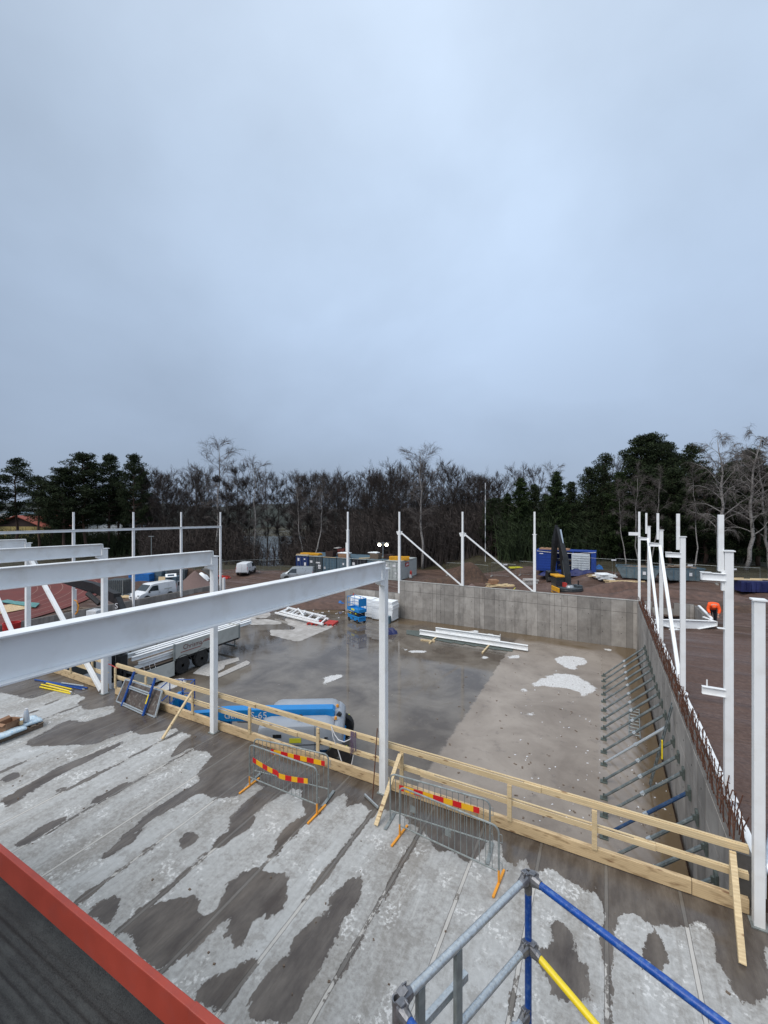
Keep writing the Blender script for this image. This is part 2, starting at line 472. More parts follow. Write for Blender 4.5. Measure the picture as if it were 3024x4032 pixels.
_rs = np.random.RandomState(5)
_wv = [(_rs.uniform(0.15, 0.6), _rs.uniform(0, 6.28), _rs.uniform(0, 6.28), _rs.uniform(0.02, 0.09)) for _ in range(22)]
def gz(X, Y, bumps=True):
    X = np.asarray(X, float); Y = np.asarray(Y, float)
    fw = -X * SA + Y * CA; r = X * CA + Y * SA
    u = r / np.maximum(fw, 1.0)
    t = sstep(np.maximum((X + (Y - 48) * 1.2 + 5) / 14, (X + 1) / 3.2))
    hi = 0.42 - 0.95 * sstep((Y - 31) / 18)
    z = -2.45 + (hi + 2.45) * t
    if bumps:
        b = 0
        for k, a, p, am in _wv:
            b = b + am * np.sin((X * math.cos(a) + Y * math.sin(a)) * k * 3 + p)
        z = z + b * 0.55 * sstep((fw - 30) / 15 + np.where(X > 2.4, 0.35, 0.0))
    z = np.where((X + 69.5) ** 2 + (Y - 6.5) ** 2 < 29 ** 2, -2.47, z)
    # lake basin
    lk = sstep((fw - 72) / 8) * sstep((u + 0.36) / 0.04) * sstep((-0.16 - u) / 0.05) * (1 - sstep((fw - 180) / 20))
    z = z - 3.2 * lk
    # far land rises gently
    z = z + 5.0 * sstep((fw - 200) / 260)
    # excavation inside the annex walls
    an = (X > 2.9) & (X < 5.3) & (Y > 29.6) & (Y < 33.5)
    z = np.where(an, -1.4, z)
    # the land under slabs
    sl = (X > -36.3) & (X < 2.35) & (Y < 33.64)
    z = np.where(sl, -2.75, z)
    dk = (X < 2.6) & (X > -46) & (Y < 9.69)
    z = np.where(dk, -2.75, z)
    return z

def gp(px, fw, dz=0.0):
    p = dep(px, fw)
    return V((p.x, p.y, float(gz(p.x, p.y)) + dz))

def grid_mesh(name, xs, ys, zf, mats, attrs=None):
    X, Y = np.meshgrid(xs, ys)
    Z = zf(X, Y)
    nx, ny = len(xs), len(ys)
    co = np.stack([X, Y, Z], -1).reshape(-1, 3)
    i = np.arange(nx - 1)[None, :] + np.arange(ny - 1)[:, None] * nx
    q = np.stack([i, i + 1, i + 1 + nx, i + nx], -1).reshape(-1, 4)
    me = bpy.data.meshes.new(name)
    me.from_pydata(co.tolist(), [], q.tolist())
    for an, fn in (attrs or {}).items():
        a = me.attributes.new(an, 'FLOAT', 'POINT')
        a.data.foreach_set('value', fn(X, Y).reshape(-1).astype(np.float32))
    me.polygons.foreach_set('use_smooth', [True] * len(me.polygons))
    me.materials.append(mats); me.update()
    return link(bpy.data.objects.new(name, me))

def pnp(X, Y, poly):
    ins = np.zeros(X.shape, bool)
    n = len(poly); j = n - 1
    for i in range(n):
        xi, yi = poly[i]; xj, yj = poly[j]
        c = ((yi > Y) != (yj > Y)) & (X < (xj - xi) * (Y - yi) / (yj - yi + 1e-12) + xi)
        ins ^= c; j = i
    return ins

def blur(a, n=1):
    for _ in range(n):
        p = np.pad(a, 1, mode='edge')
        a = (p[1:-1, 1:-1] * 2 + p[:-2, 1:-1] + p[2:, 1:-1] + p[1:-1, :-2] + p[1:-1, 2:]) / 6
    return a

def raster(polys, ox, oy, sc, z):
    """photo outlines (zoomed crop coordinates) -> outlines on the plane z"""
    out = []
    for p in polys:
        out.append([tuple(at(ox + x * sc, oy + y * sc, z)[:2]) for x, y in p])
    return out

def stainf(polys, nb):
    def f(X, Y):
        a = np.zeros(X.shape)
        for p in polys:
            xs = [q[0] for q in p]; ys = [q[1] for q in p]
            if max(xs) < X.min() or min(xs) > X.max(): continue
            a = np.maximum(a, pnp(X, Y, p).astype(float))
        return blur(a, nb)
    return f

# --- wet patches on the deck
Z4 = [[(90,510),(640,600),(760,640),(1040,790),(1360,890),(1659,960),(1620,1180),(1580,1290),(1400,1320),(1320,1280),(1300,1150),(1350,1080),(1390,1030),(1240,990),(1100,1060),(1130,1010),(1200,930),(1290,900),(1310,840),(1240,830),(1100,870),(940,900),(850,880),(700,930),(640,960),(340,975),(160,970),(200,930),(450,800),(560,820),(740,760),(760,700),(680,720),(560,740),(500,690),(600,650),(400,600),(250,570)],
      [(0,1330),(160,1240),(360,1120),(640,1010),(820,930),(850,940),(640,1040),(500,1110),(390,1170),(240,1260),(60,1370),(0,1380)],
      [(570,1360),(620,1310),(800,1220),(880,1190),(780,1280),(620,1360)],
      [(60,1640),(300,1480),(420,1440),(460,1450),(300,1540),(140,1650)],
      [(760,1590),(960,1420),(1150,1290),(1240,1240),(1320,1210),(1330,1260),(1180,1350),(1000,1450),(830,1560),(730,1640)],
      [(1170,1620),(1190,1540),(1250,1520),(1300,1550),(1270,1610),(1200,1650)],
      [(1350,1659),(1450,1560),(1540,1470),(1600,1420),(1659,1380),(1659,1480),(1560,1560),(1450,1640)],
      [(0,1190),(60,1150),(150,1140),(120,1180),(0,1225)], [(340,1280),(420,1240),(460,1235),(400,1270)],
      [(160,760),(310,715),(250,745),(180,770)], [(870,660),(1040,600),(1060,720),(900,700)], [(0,520),(300,470),(420,520),(300,560),(120,540)]]
Z6 = [[(0,900),(150,950),(300,1020),(620,1100),(980,1220),(1050,1280),(1659,1480),(1659,1659),(1350,1659),(1320,1600),(1300,1540),(1180,1480),(1140,1400),(1060,1400),(980,1380),(890,1400),(900,1370),(860,1350),(820,1360),(800,1380),(760,1370),(760,1260),(700,1300),(650,1370),(480,1500),(330,1640),(280,1640),(400,1500),(520,1420),(440,1240),(300,1320),(60,1480),(0,1540),(0,1460),(120,1330),(200,1260),(230,1240),(100,1190),(0,1230)],
      [(780,1585),(900,1450),(970,1390),(960,1420),(860,1550),(800,1590)]]
Z10 = [[(330,560),(420,560),(700,640),(1270,820),(1420,880),(1659,960),(1659,1250),(1600,1180),(1560,1100),(1500,1090),(1490,1150),(1420,1200),(1370,1180),(1370,1050),(1430,960),(1380,900),(1280,880),(1240,1000),(1200,1060),(1100,1140),(1060,1190),(990,1160),(940,1100),(880,1070),(780,1080),(700,1010),(710,930),(600,830),(600,760),(440,740),(340,680)],
       [(755,1125),(790,1130),(780,1155),(755,1150)], [(945,1205),(990,1215),(975,1245),(945,1235)], [(250,930),(275,940),(265,960),(245,950)]]
Z8 = [[(520,10),(700,80),(900,100),(1100,200),(1350,300),(1590,370),(1659,440),(1659,740),(1620,780),(1540,750),(1500,700),(1490,640),(1420,570),(1430,500),(1400,420),(1340,410),(1330,450),(1260,440),(1220,430),(1150,420),(1110,380),(1050,370),(1010,380),(1000,460),(980,460),(950,400),(920,300),(850,260),(800,240),(760,180),(700,180),(680,210),(640,190),(600,120),(540,170),(520,100)],
      [(710,430),(740,390),(790,430),(840,500),(840,540),(890,640),(880,720),(800,780),(750,740),(740,680),(700,620),(650,560),(680,520),(720,520),(740,480)],
      [(1105,530),(1150,450),(1200,470),(1240,550),(1220,610),(1170,630),(1110,570)], [(160,405),(180,390),(210,410),(180,430)]]
Z7 = [[(370,390),(430,340),(530,290),(550,300),(520,370),(490,410),(480,460),(440,430)],
      [(500,480),(620,370),(700,330),(860,295),(870,320),(850,380),(900,400),(940,380),(960,330),(980,260),(1060,200),(1130,170),(1140,200),(1240,210),(1260,260),(1240,380),(1180,410),(1090,410),(1090,480),(1040,550),(1010,540),(1020,470),(960,500),(1010,400),(950,420),(900,480),(760,600),(720,650),(690,640),(560,540),(580,460)],
      [(840,750),(900,650),(990,640),(1060,600),(1120,560),(1140,580),(1060,700),(990,790),(940,840),(860,780)],
      [(1080,800),(1100,740),(1180,640),(1260,540),(1280,480),(1350,410),(1420,400),(1440,300),(1510,240),(1560,215),(1580,240),(1570,340),(1480,420),(1480,480),(1420,600),(1350,680),(1310,780),(1280,865),(1120,865)],
      [(920,80),(960,40),(1060,0),(1050,30),(960,90)], [(1160,150),(1200,70),(1290,0),(1310,20),(1230,110),(1210,150)],
      [(400,160),(520,80),(640,0),(660,0),(560,90),(460,150)]]
wetdeck = raster(Z4, 0, 2350, .6028, 0) + raster(Z6, 900, 2350, .6028, 0) + raster(Z10, 1400, 2900, .4219, 0) + raster(Z8, 1500, 3250, .9186, 0) + raster(Z7, 0, 3250, .9042, 0)
wetdeck.append([(-46, 8.3), (-17, 8.7), (-10, 8.75), (-4.8, 8.9), (2.6, 9.0), (2.6, 9.7), (-46, 9.7)])
wetdeck.append([(-46, 6.5), (-24, 7.0), (-19, 7.6), (-19, 9.7), (-46, 9.7)])

def attr_node(n, name):
    a = n.new('ShaderNodeAttribute'); a.attribute_name = name
    return a.outputs['Fac']
def mathn(n, l, op, a, b=None, c=None):
    m = n.new('ShaderNodeMath'); m.operation = op
    for i, v in enumerate((a, b, c)):
        if v is None: continue
        if isinstance(v, (int, float)): m.inputs[i].default_value = v
        else: l.new(v, m.inputs[i])
    return m.outputs[0]
def noisen(n, l, src, scale, detail=6, rough=0.6, stretch=None, dist=0.0):
    if stretch:
        mpn = n.new('ShaderNodeMapping'); mpn.inputs['Scale'].default_value = stretch
        l.new(src, mpn.inputs[0]); src = mpn.outputs[0]
    no = n.new('ShaderNodeTexNoise'); no.inputs['Scale'].default_value = scale; no.inputs['Detail'].default_value = detail
    no.inputs['Roughness'].default_value = rough; no.inputs['Distortion'].default_value = dist
    l.new(src, no.inputs['Vector'])
    return no.outputs['Fac']
def mapr(n, l, v, a, b, c=0.0, d=1.0, smooth=False):
    m = n.new('ShaderNodeMapRange'); m.inputs['From Min'].default_value = a; m.inputs['From Max'].default_value = b
    m.inputs['To Min'].default_value = c; m.inputs['To Max'].default_value = d
    if smooth: m.interpolation_type = 'SMOOTHSTEP'
    l.new(v, m.inputs['Value']); return m.outputs[0]
def mixn(n, l, f, a, b):
    m = n.new('ShaderNodeMix'); m.data_type = 'RGBA'
    if isinstance(f, (int, float)): m.inputs['Factor'].default_value = f
    else: l.new(f, m.inputs['Factor'])
    for i, v in ((6, a), (7, b)):
        if isinstance(v, tuple): m.inputs[i].default_value = (*v, 1)
        else: l.new(v, m.inputs[i])
    return m.outputs[2]

def deck_material():
    m = bpy.data.materials.new('hollow_core_deck'); n, l = nodes_of(m); b = n['Principled BSDF']
    t = n.new('ShaderNodeTexCoord').outputs['Object']
    sx = n.new('ShaderNodeSeparateXYZ'); l.new(t, sx.inputs[0])
    ns = noisen(n, l, t, 2.8, 10, 0.66, stretch=(1, 0.36, 1))
    nf = noisen(n, l, t, 11, 8, 0.72)
    nl = noisen(n, l, t, 0.55, 6, 0.6, stretch=(1.3, 0.25, 1))
    grain = noisen(n, l, t, 90, 4, 0.75)
    blot = noisen(n, l, t, 13.0, 3, 0.6)
    # dry concrete
    c1 = mixn(n, l, mapr(n, l, nf, 0.32, 0.68), (0.20, 0.188, 0.172), (0.50, 0.495, 0.48))
    c1 = mixn(n, l, mapr(n, l, nl, 0.42, 0.62, 0, 0.75), c1, (0.52, 0.53, 0.53))
    c1 = mixn(n, l, mapr(n, l, nl, 0.46, 0.34, 0, 0.6), c1, (0.27, 0.25, 0.225))
    c1 = mixn(n, l, mapr(n, l, ns, 0.56, 0.72, 0, 0.6), c1, (0.26, 0.245, 0.23))
    msk = mapr(n, l, noisen(n, l, t, 1.6, 3), 0.54, 0.62)
    c1 = mixn(n, l, mathn(n, l, 'MULTIPLY', mapr(n, l, blot, 0.50, 0.58, 0, 0.85), msk), c1, (0.70, 0.70, 0.69))
    strk = noisen(n, l, t, 5.0, 6, 0.7, stretch=(2.2, 0.16, 1))
    c1 = mixn(n, l, mapr(n, l, strk, 0.54, 0.72, 0, 0.5), c1, (0.24, 0.225, 0.205))
    c1 = mixn(n, l, mapr(n, l, strk, 0.34, 0.42, 0.4, 0), c1, (0.56, 0.56, 0.55))
    c1 = mixn(n, l, mapr(n, l, grain, 0.35, 0.7, 0, 0.22), c1, (0.16, 0.155, 0.15))
    vo = n.new('ShaderNodeTexVoronoi'); vo.inputs['Scale'].default_value = 2.2; vo.inputs['Randomness'].default_value = 1
    l.new(t, vo.inputs['Vector'])
    blz = noisen(n, l, t, 2.3, 5, 0.75)
    c1 = mixn(n, l, mapr(n, l, blz, 0.53, 0.60, 0, 0.5), c1, (0.235, 0.222, 0.205))
    spot = mapr(n, l, mathn(n, l, 'ADD', vo.outputs['Distance'], mathn(n, l, 'MULTIPLY', nf, 0.03)), 0.04, 0.055, 1, 0)
    c1 = mixn(n, l, mathn(n, l, 'MULTIPLY', spot, 0.7), c1, (0.10, 0.09, 0.085))
    # joints: every 1.2 m
    fx = mathn(n, l, 'FRACT', mathn(n, l, 'DIVIDE', mathn(n, l, 'ADD', sx.outputs['X'], 48.0 - 0.05 + 0.6), 1.2))
    dj = mathn(n, l, 'ABSOLUTE', mathn(n, l, 'SUBTRACT', fx, 0.5))         # 0 at joint, x1.2 m
    wob = mathn(n, l, 'MULTIPLY', mathn(n, l, 'SUBTRACT', noisen(n, l, t, 3.0, 4), 0.5), 0.016)
    dj = mathn(n, l, 'ABSOLUTE', mathn(n, l, 'ADD', dj, wob))
    jn = mapr(n, l, noisen(n, l, t, 1.1, 3, stretch=(0.8, 1, 1)), 0.36, 0.50, 0.55, 1)
    grout = mathn(n, l, 'MULTIPLY', mapr(n, l, dj, 0.018, 0.026, 1, 0), jn)
    c1 = mixn(n, l, mathn(n, l, 'MULTIPLY', grout, 0.9), c1, (0.50, 0.48, 0.45))
    dark = mapr(n, l, mathn(n, l, 'ABSOLUTE', mathn(n, l, 'SUBTRACT', dj, 0.027)), 0.0, 0.006, 0.85, 0)
    c1 = mixn(n, l, dark, c1, (0.09, 0.08, 0.07))
    # wetness
    w0 = attr_node(n, 'wet')
    jw = mathn(n, l, 'MULTIPLY', mapr(n, l, dj, 0.02, 0.13, 1, 0), mapr(n, l, noisen(n, l, t, 0.4, 3, stretch=(1.5, 0.5, 1)), 0.44, 0.56))
    w = mathn(n, l, 'ADD', mathn(n, l, 'MAXIMUM', w0, mathn(n, l, 'MULTIPLY', jw, 0.70)), mathn(n, l, 'ADD', mathn(n, l, 'MULTIPLY', mathn(n, l, 'SUBTRACT', ns, 0.5), 2.1), mathn(n, l, 'MULTIPLY', mathn(n, l, 'SUBTRACT', nf, 0.5), 0.9)))
    wet = mapr(n, l, w, 0.46, 0.54, smooth=True)
    wc = mixn(n, l, mapr(n, l, ns, 0.35, 0.65), (0.058, 0.044, 0.035), (0.150, 0.128, 0.108))
    wc = mixn(n, l, mapr(n, l, strk, 0.5, 0.66, 0, 0.5), wc, (0.065, 0.053, 0.045))
    wc = mixn(n, l, mathn(n, l, 'MULTIPLY', grout, 0.35), wc, (0.24, 0.23, 0.21))
    wc = mixn(n, l, dark, wc, (0.045, 0.04, 0.035))
    col = mixn(n, l, wet, c1, wc)
    l.new(col, b.inputs['Base Color'])
    rw = mapr(n, l, nl, 0.4, 0.6, 0.16, 0.5)
    r = n.new('ShaderNodeMix'); r.data_type = 'FLOAT'; l.new(wet, r.inputs[0]); r.inputs[2].default_value = 0.88; l.new(rw, r.inputs[3])
    l.new(r.outputs[0], b.inputs['Roughness'])
    h = mathn(n, l, 'SUBTRACT', mathn(n, l, 'MULTIPLY', grain, 0.15), mathn(n, l, 'MULTIPLY', dark, 1.0))
    h = mathn(n, l, 'MULTIPLY', h, mapr(n, l, wet, 0, 1, 1, 0.3))
    bp = n.new('ShaderNodeBump'); bp.inputs['Strength'].default_value = 0.5; bp.inputs['Distance'].default_value = 0.01
    l.new(h, bp.inputs['Height']); l.new(bp.outputs[0], b.inputs['Normal'])
    return m

M['deck'] = deck_material()
M['concrete'] = mat('raw_concrete', (0.30, 0.29, 0.27), 0.85, var=0.2, scale=1.5, dirt=0.4, dirtcol=(0.18, 0.17, 0.155), bump=0.2)
deck = grid_mesh('deck_floor', np.arange(-44, 2.601, 0.07), np.linspace(-1.0, 9.55, 151), lambda X, Y: 0 * X, M['deck'], {'wet': stainf(wetdeck, 4)})
tag(deck, kind='structure')
e = MB(); e.span((-44, -3, -0.34), (2.6, 9.55, -0.004)); tag(e.build('deck_slab', M['concrete']), kind='structure')

# --- pit floor
def pit_material():
    m = bpy.data.materials.new('pit_floor_concrete'); n, l = nodes_of(m); b = n['Principled BSDF']
    t = n.new('ShaderNodeTexCoord').outputs['Object']
    sx = n.new('ShaderNodeSeparateXYZ'); l.new(t, sx.inputs[0])
    na = noisen(n, l, t, 0.35, 7, 0.62, dist=0.4); nb = noisen(n, l, t, 1.7, 8, 0.65); nc = noisen(n, l, t, 14, 5, 0.7)
    edge = mathn(n, l, 'ADD', sx.outputs['X'], mathn(n, l, 'MULTIPLY', mathn(n, l, 'SUBTRACT', nb, 0.5), 0.5))
    right = mapr(n, l, edge, -5.72, -5.60)
    wetc = mixn(n, l, mapr(n, l, na, 0.38, 0.62), (0.085, 0.068, 0.054), (0.185, 0.160, 0.132))
    wetc = mixn(n, l, mapr(n, l, nb, 0.55, 0.75, 0, 0.6), wetc, (0.115, 0.088, 0.060))
    dryc = mixn(n, l, mapr(n, l, na, 0.35, 0.65), (0.205, 0.172, 0.145), (0.335, 0.290, 0.250))
    dryc = mixn(n, l, mapr(n, l, nb, 0.58, 0.75, 0, 0.7), dryc, (0.12, 0.10, 0.09))
    dryc = mixn(n, l, mapr(n, l, nc, 0.62, 0.72, 0, 0.5), dryc, (0.35, 0.32, 0.29))
    col = mixn(n, l, right, wetc, dryc)
    br = mathn(n, l, 'ADD', attr_node(n, 'brown'), mathn(n, l, 'MULTIPLY', mathn(n, l, 'SUBTRACT', na, 0.5), 0.9))
    brm = mapr(n, l, br, 0.35, 0.7)
    col = mixn(n, l, brm, col, (0.135, 0.095, 0.055))
    pl = mapr(n, l, mathn(n, l, 'ADD', attr_node(n, 'pale'), mathn(n, l, 'MULTIPLY', mathn(n, l, 'SUBTRACT', nb, 0.5), 1.0)), 0.46, 0.54)
    palec = mixn(n, l, mapr(n, l, nb, 0.35, 0.65), (0.30, 0.28, 0.26), (0.46, 0.44, 0.42))
    col = mixn(n, l, pl, col, palec)
    sn = mapr(n, l, mathn(n, l, 'ADD', mathn(n, l, 'ADD', attr_node(n, 'snow'), mathn(n, l, 'MULTIPLY', mathn(n, l, 'SUBTRACT', nb, 0.5), 2.0)), mathn(n, l, 'MULTIPLY', mathn(n, l, 'SUBTRACT', nc, 0.5), 1.1)), 0.42, 0.62, 0, 0.95)
    col = mixn(n, l, sn, col, mixn(n, l, mapr(n, l, nc, 0.4, 0.6), (0.50, 0.49, 0.48), (0.68, 0.68, 0.68)))
    l.new(col, b.inputs['Base Color'])
    # mirror-like film of water on the dark part
    wr = mapr(n, l, na, 0.40, 0.60, 0.03, 0.10)
    dr = mapr(n, l, mathn(n, l, 'ADD', attr_node(n, 'film'), mathn(n, l, 'MULTIPLY', mathn(n, l, 'SUBTRACT', nb, 0.5), 0.8)), 0.25, 0.6, 0.5, 0.09)
    def fm(f, a, c):
        r = n.new('ShaderNodeMix'); r.data_type = 'FLOAT'; l.new(f, r.inputs[0])
        for i, v in ((2, a), (3, c)):
            if isinstance(v, (int, float)): r.inputs[i].default_value = v
            else: l.new(v, r.inputs[i])
        return r.outputs[0]
    rr = fm(right, wr, dr)
    rr = fm(mathn(n, l, 'MAXIMUM', pl, sn), rr, 0.85)
    l.new(rr, b.inputs['Roughness'])
    b.inputs['IOR'].default_value = 1.40
    b.inputs['Specular Tint'].default_value = (1.0, 0.94, 0.86, 1)
    h = mathn(n, l, 'ADD', mathn(n, l, 'MULTIPLY', nc, 0.4), mathn(n, l, 'MULTIPLY', sn, 3))
    dryness = mathn(n, l, 'MAXIMUM', mapr(n, l, rr, 0.2, 0.6), 0.01)
    bp = n.new('ShaderNodeBump'); bp.inputs['Distance'].default_value = 0.01
    l.new(mathn(n, l, 'MULTIPLY', dryness, 0.5), bp.inputs['Strength'])
    l.new(h, bp.inputs['Height']); l.new(bp.outputs[0], b.inputs['Normal'])
    return m
PZ = -2.4
pale = raster([[(-300,150),(0,150),(110,150),(230,110),(380,100),(380,150),(300,180),(180,170),(200,200),(330,190),(520,220),(530,250),(430,260),(130,265),(110,220),(-300,180)],
               [(560,170),(700,200),(1230,270),(1170,310),(760,480),(700,480),(380,400),(380,330),(690,330),(710,300),(620,270)],
               [(200,310),(260,305),(250,325)]], 950, 2380, .3014, PZ)
snow = raster([[(300,390),(360,375),(480,385),(510,430),(440,440),(430,465),(370,450),(310,420)],
               [(150,555),(290,490),(420,495),(500,540),(570,580),(540,610),(470,635),(440,600),(350,580),(250,570),(170,570)],
               [(70,595),(110,580),(130,600),(110,620)],[(120,740),(160,732),(178,750),(150,760)],[(590,325),(670,335),(640,345)],[(0,378),(70,372),(60,390),(10,388)]], 2000, 2350, .6172, PZ)
snow += raster([[(610,530),(740,500),(740,520),(700,550),(630,570)],[(1120,335),(1165,340),(1160,352)],[(1180,350),(1300,352),(1290,364),(1200,362)],
                [(1480,530),(1515,535),(1500,546)],[(1480,645),(1510,648),(1495,656)],[(1340,796),(1358,800),(1348,808)]], 900, 2350, .6028, PZ)
snow += raster([[(40,355),(180,350),(270,370),(200,385),(50,370)],[(940,425),(1000,425),(1035,440),(990,470),(950,455)],[(680,115),(900,105),(920,130),(760,150),(700,130)],[(860,140),(1080,165),(900,160)],[(1020,140),(1110,150),(1060,165)],[(1250,425),(1360,415),(1370,440),(1330,460)]], 1600, 2450, .3134, PZ)
snow += raster([[(940,560),(1060,500),(1160,505),(1150,540),(1000,590)],[(800,235),(920,225),(900,250),(800,260)]], 100, 2400, .5425, PZ)
def brownf(X, Y):
    a = sstep((X - 0.6) / 1.0) * 0.8 + sstep((Y - 30.3) / 2.0) * 0.62
    return np.clip(a, 0, 1)
pit = grid_mesh('pit_floor', np.arange(-36.4, 2.07, 0.14), np.arange(9.0, 33.45, 0.14), lambda X, Y: 0 * X + PZ, M.setdefault('pit', pit_material()),
                {'pale': stainf(pale, 1), 'snow': stainf(snow, 2), 'brown': brownf, 'film': lambda X, Y: np.maximum(sstep((X + 0.35) / 0.5) * 0.9, sstep((Y - 30) / 2) * 0.9)})
tag(pit, kind='structure')

# --- open ground
def ground_material():
    m = bpy.data.materials.new('mud_and_forest_floor'); n, l = nodes_of(m); b = n['Principled BSDF']
    t = n.new('ShaderNodeTexCoord').outputs['Object']
    na = noisen(n, l, t, 0.09, 8, 0.6); nb = noisen(n, l, t, 0.8, 8, 0.68); nc = noisen(n, l, t, 9, 5, 0.7)
    nr = noisen(n, l, t, 1.0, 5, 0.62, stretch=(0.10, 0.8, 1), dist=0.5)
    mud = mixn(n, l, mapr(n, l, nb, 0.35, 0.65), (0.072, 0.040, 0.029), (0.155, 0.096, 0.072))
    mud = mixn(n, l, mapr(n, l, na, 0.45, 0.62, 0, 0.7), mud, (0.125, 0.085, 0.075))
    mud = mixn(n, l, mapr(n, l, nr, 0.42, 0.60, 0, 0.8), mud, (0.058, 0.033, 0.024))
    mud = mixn(n, l, mapr(n, l, nr, 0.60, 0.72, 0, 0.5), mud, (0.19, 0.135, 0.09))
    mud = mixn(n, l, mapr(n, l, nc, 0.62, 0.75, 0, 0.6), mud, (0.20, 0.17, 0.15))
    gr = mixn(n, l, mapr(n, l, nb, 0.35, 0.65), (0.030, 0.024, 0.015), (0.055, 0.050, 0.026))
    g = mapr(n, l, mathn(n, l, 'ADD', attr_node(n, 'grass'), mathn(n, l, 'MULTIPLY', mathn(n, l, 'SUBTRACT', nb, 0.5), 0.8)), 0.42, 0.58)
    col = mixn(n, l, g, mud, gr)
    tr = attr_node(n, 'gravel')
    col = mixn(n, l, mapr(n, l, mathn(n, l, 'ADD', tr, mathn(n, l, 'MULTIPLY', mathn(n, l, 'SUBTRACT', nb, 0.5), 0.5)), 0.4, 0.6), col,
               mixn(n, l, mapr(n, l, nc, 0.4, 0.65), (0.095, 0.058, 0.047), (0.140, 0.092, 0.075)))
    l.new(col, b.inputs['Base Color'])
    l.new(mapr(n, l, nr, 0.40, 0.55, 0.32, 0.9), b.inputs['Roughness'])
    b.inputs['Specular IOR Level'].default_value = 0.35
    h = mathn(n, l, 'ADD', mathn(n, l, 'MULTIPLY', nb, 1.0), mathn(n, l, 'ADD', mathn(n, l, 'MULTIPLY', nr, 2.0), mathn(n, l, 'MULTIPLY', nc, 0.12)))
    bp = n.new('ShaderNodeBump'); bp.inputs['Strength'].default_value = 0.9; bp.inputs['Distance'].default_value = 0.22
    l.new(h, bp.inputs['Height']); l.new(bp.outputs[0], b.inputs['Normal'])
    return m
M['ground'] = ground_material()
def grassf(X, Y):
    fw = -X * SA + Y * CA; u = (X * CA + Y * SA) / np.maximum(fw, 1)
    lim = np.where(u > 0.2, 60 - 18 * np.clip((u - 0.2) / 0.7, 0, 1), 66)
    a = sstep((fw - lim) / 4)
    moss = np.exp(-(((X + 57) / 7) ** 2 + ((Y - 40) / 5) ** 2)) * 0.75
    return np.maximum(a, moss)
def gravelf(X, Y):
    return sstep((X - 2.4) / 0.5) * sstep((30 - Y) / 4) * 0.85 * sstep((9.5 - X + (Y-10)*0.3) / 4)
xs = np.concatenate([np.linspace(-900, -140, 20), np.arange(-138, -70, 2.0), np.arange(-70, 45, 0.7), np.arange(45, 120, 3.0), np.linspace(125, 1500, 22)])
ys = np.concatenate([np.linspace(-60, -6, 8), np.arange(-4, 75, 0.7), np.arange(76, 170, 2.5), np.linspace(175, 2600, 30)])
xs = np.unique(np.concatenate([xs, [-36.35, -36.25, 2.33, 2.37, 2.59, 2.62, 2.88, 2.92, 5.28, 5.33]])); ys = np.unique(np.concatenate([ys, [9.67, 9.72, 33.61, 33.67, 29.55, 29.65]]))
ground = grid_mesh('ground', xs, ys, gz, M['ground'], {'grass': grassf, 'gravel': gravelf})
tag(ground, kind='structure')

# lake behind the trees
M['water'] = mat('lake_water', (0.10, 0.12, 0.14), 0.18, var=0.1, scale=0.2, bump=0.1, bscale=2)
w = MB()
c4 = [dep(880, 70, -4.0), dep(1300, 70, -4.0), dep(1300, 215, -4.0), dep(880, 215, -4.0)]
w.add(c4, [(0, 1, 2, 3)]); tag(w.build('lake_water', M['water']), kind='structure')

# wooded hills far away
M['hill'] = mat('wooded_hill', (0.030, 0.036, 0.032), 0.95, var=0.5, scale=0.05)
def ridge(name, fw0, xa, xb, topf, seed, thick=60, step=8):
    rg = random.Random(seed); m_ = MB(); secs = []
    px = xa
    while px <= xb:
        zt = CAMZ + (2016 - topf(px)) * fw0 / FPX + rg.uniform(-1, 1) * fw0 * 0.0018
        a = dep(px, fw0 - thick * .35, -6); b_ = dep(px, fw0, zt * 0.82 - 1); c_ = dep(px, fw0 + thick * .3, zt); d_ = dep(px, fw0 + thick, -6)
        secs.append([a, b_, c_, d_]); px += step
    m_.loft(secs); return tag(m_.build(name, M['hill'], smooth=False), kind='structure')
ridge('hills', 620, -500, 3600, lambda p: 1996 - 16 * math.sin(p / 260.0) - (18 if p < 600 else 0) + 6 * math.sin(p / 61.0), 3, 150, 11)
ridge('hills', 240, 420, 3600, lambda p: 2012 - 10 * math.sin(p / 170.0 + 1) - (22 if 650 < p < 1180 else 0) * 1.0 - (30 if p > 1900 else 0), 4, 50, 7)

# --- cast concrete walls of the pit
def wall_mat():
    m = bpy.data.materials.new('formed_concrete'); n, l = nodes_of(m); b = n['Principled BSDF']
    t = n.new('ShaderNodeTexCoord').outputs['Object']
    tone = attr_node(n, 'tone')
    na = noisen(n, l, t, 1.3, 8, 0.65); nv = noisen(n, l, t, 2.2, 6, 0.6, stretch=(1, 1, 0.22)); nc = noisen(n, l, t, 30, 4, 0.7)
    c = mixn(n, l, mapr(n, l, na, 0.33, 0.67), (0.235, 0.215, 0.195), (0.37, 0.345, 0.315))
    c = mixn(n, l, mapr(n, l, nv, 0.56, 0.74, 0, 0.65), c, (0.115, 0.105, 0.095))
    sc = n.new('ShaderNodeVectorMath'); sc.operation = 'SCALE'; l.new(c, sc.inputs[0]); l.new(tone, sc.inputs['Scale'])
    l.new(sc.outputs[0], b.inputs['Base Color']); b.inputs['Roughness'].default_value = 0.75
    bp = n.new('ShaderNodeBump'); bp.inputs['Strength'].default_value = 0.25; bp.inputs['Distance'].default_value = 0.01
    l.new(nc, bp.inputs['Height']); l.new(bp.outputs[0], b.inputs['Normal'])
    return m
M['wall'] = wall_mat()
M['hole'] = mat('tie_hole', (0.03, 0.028, 0.026), 0.9)

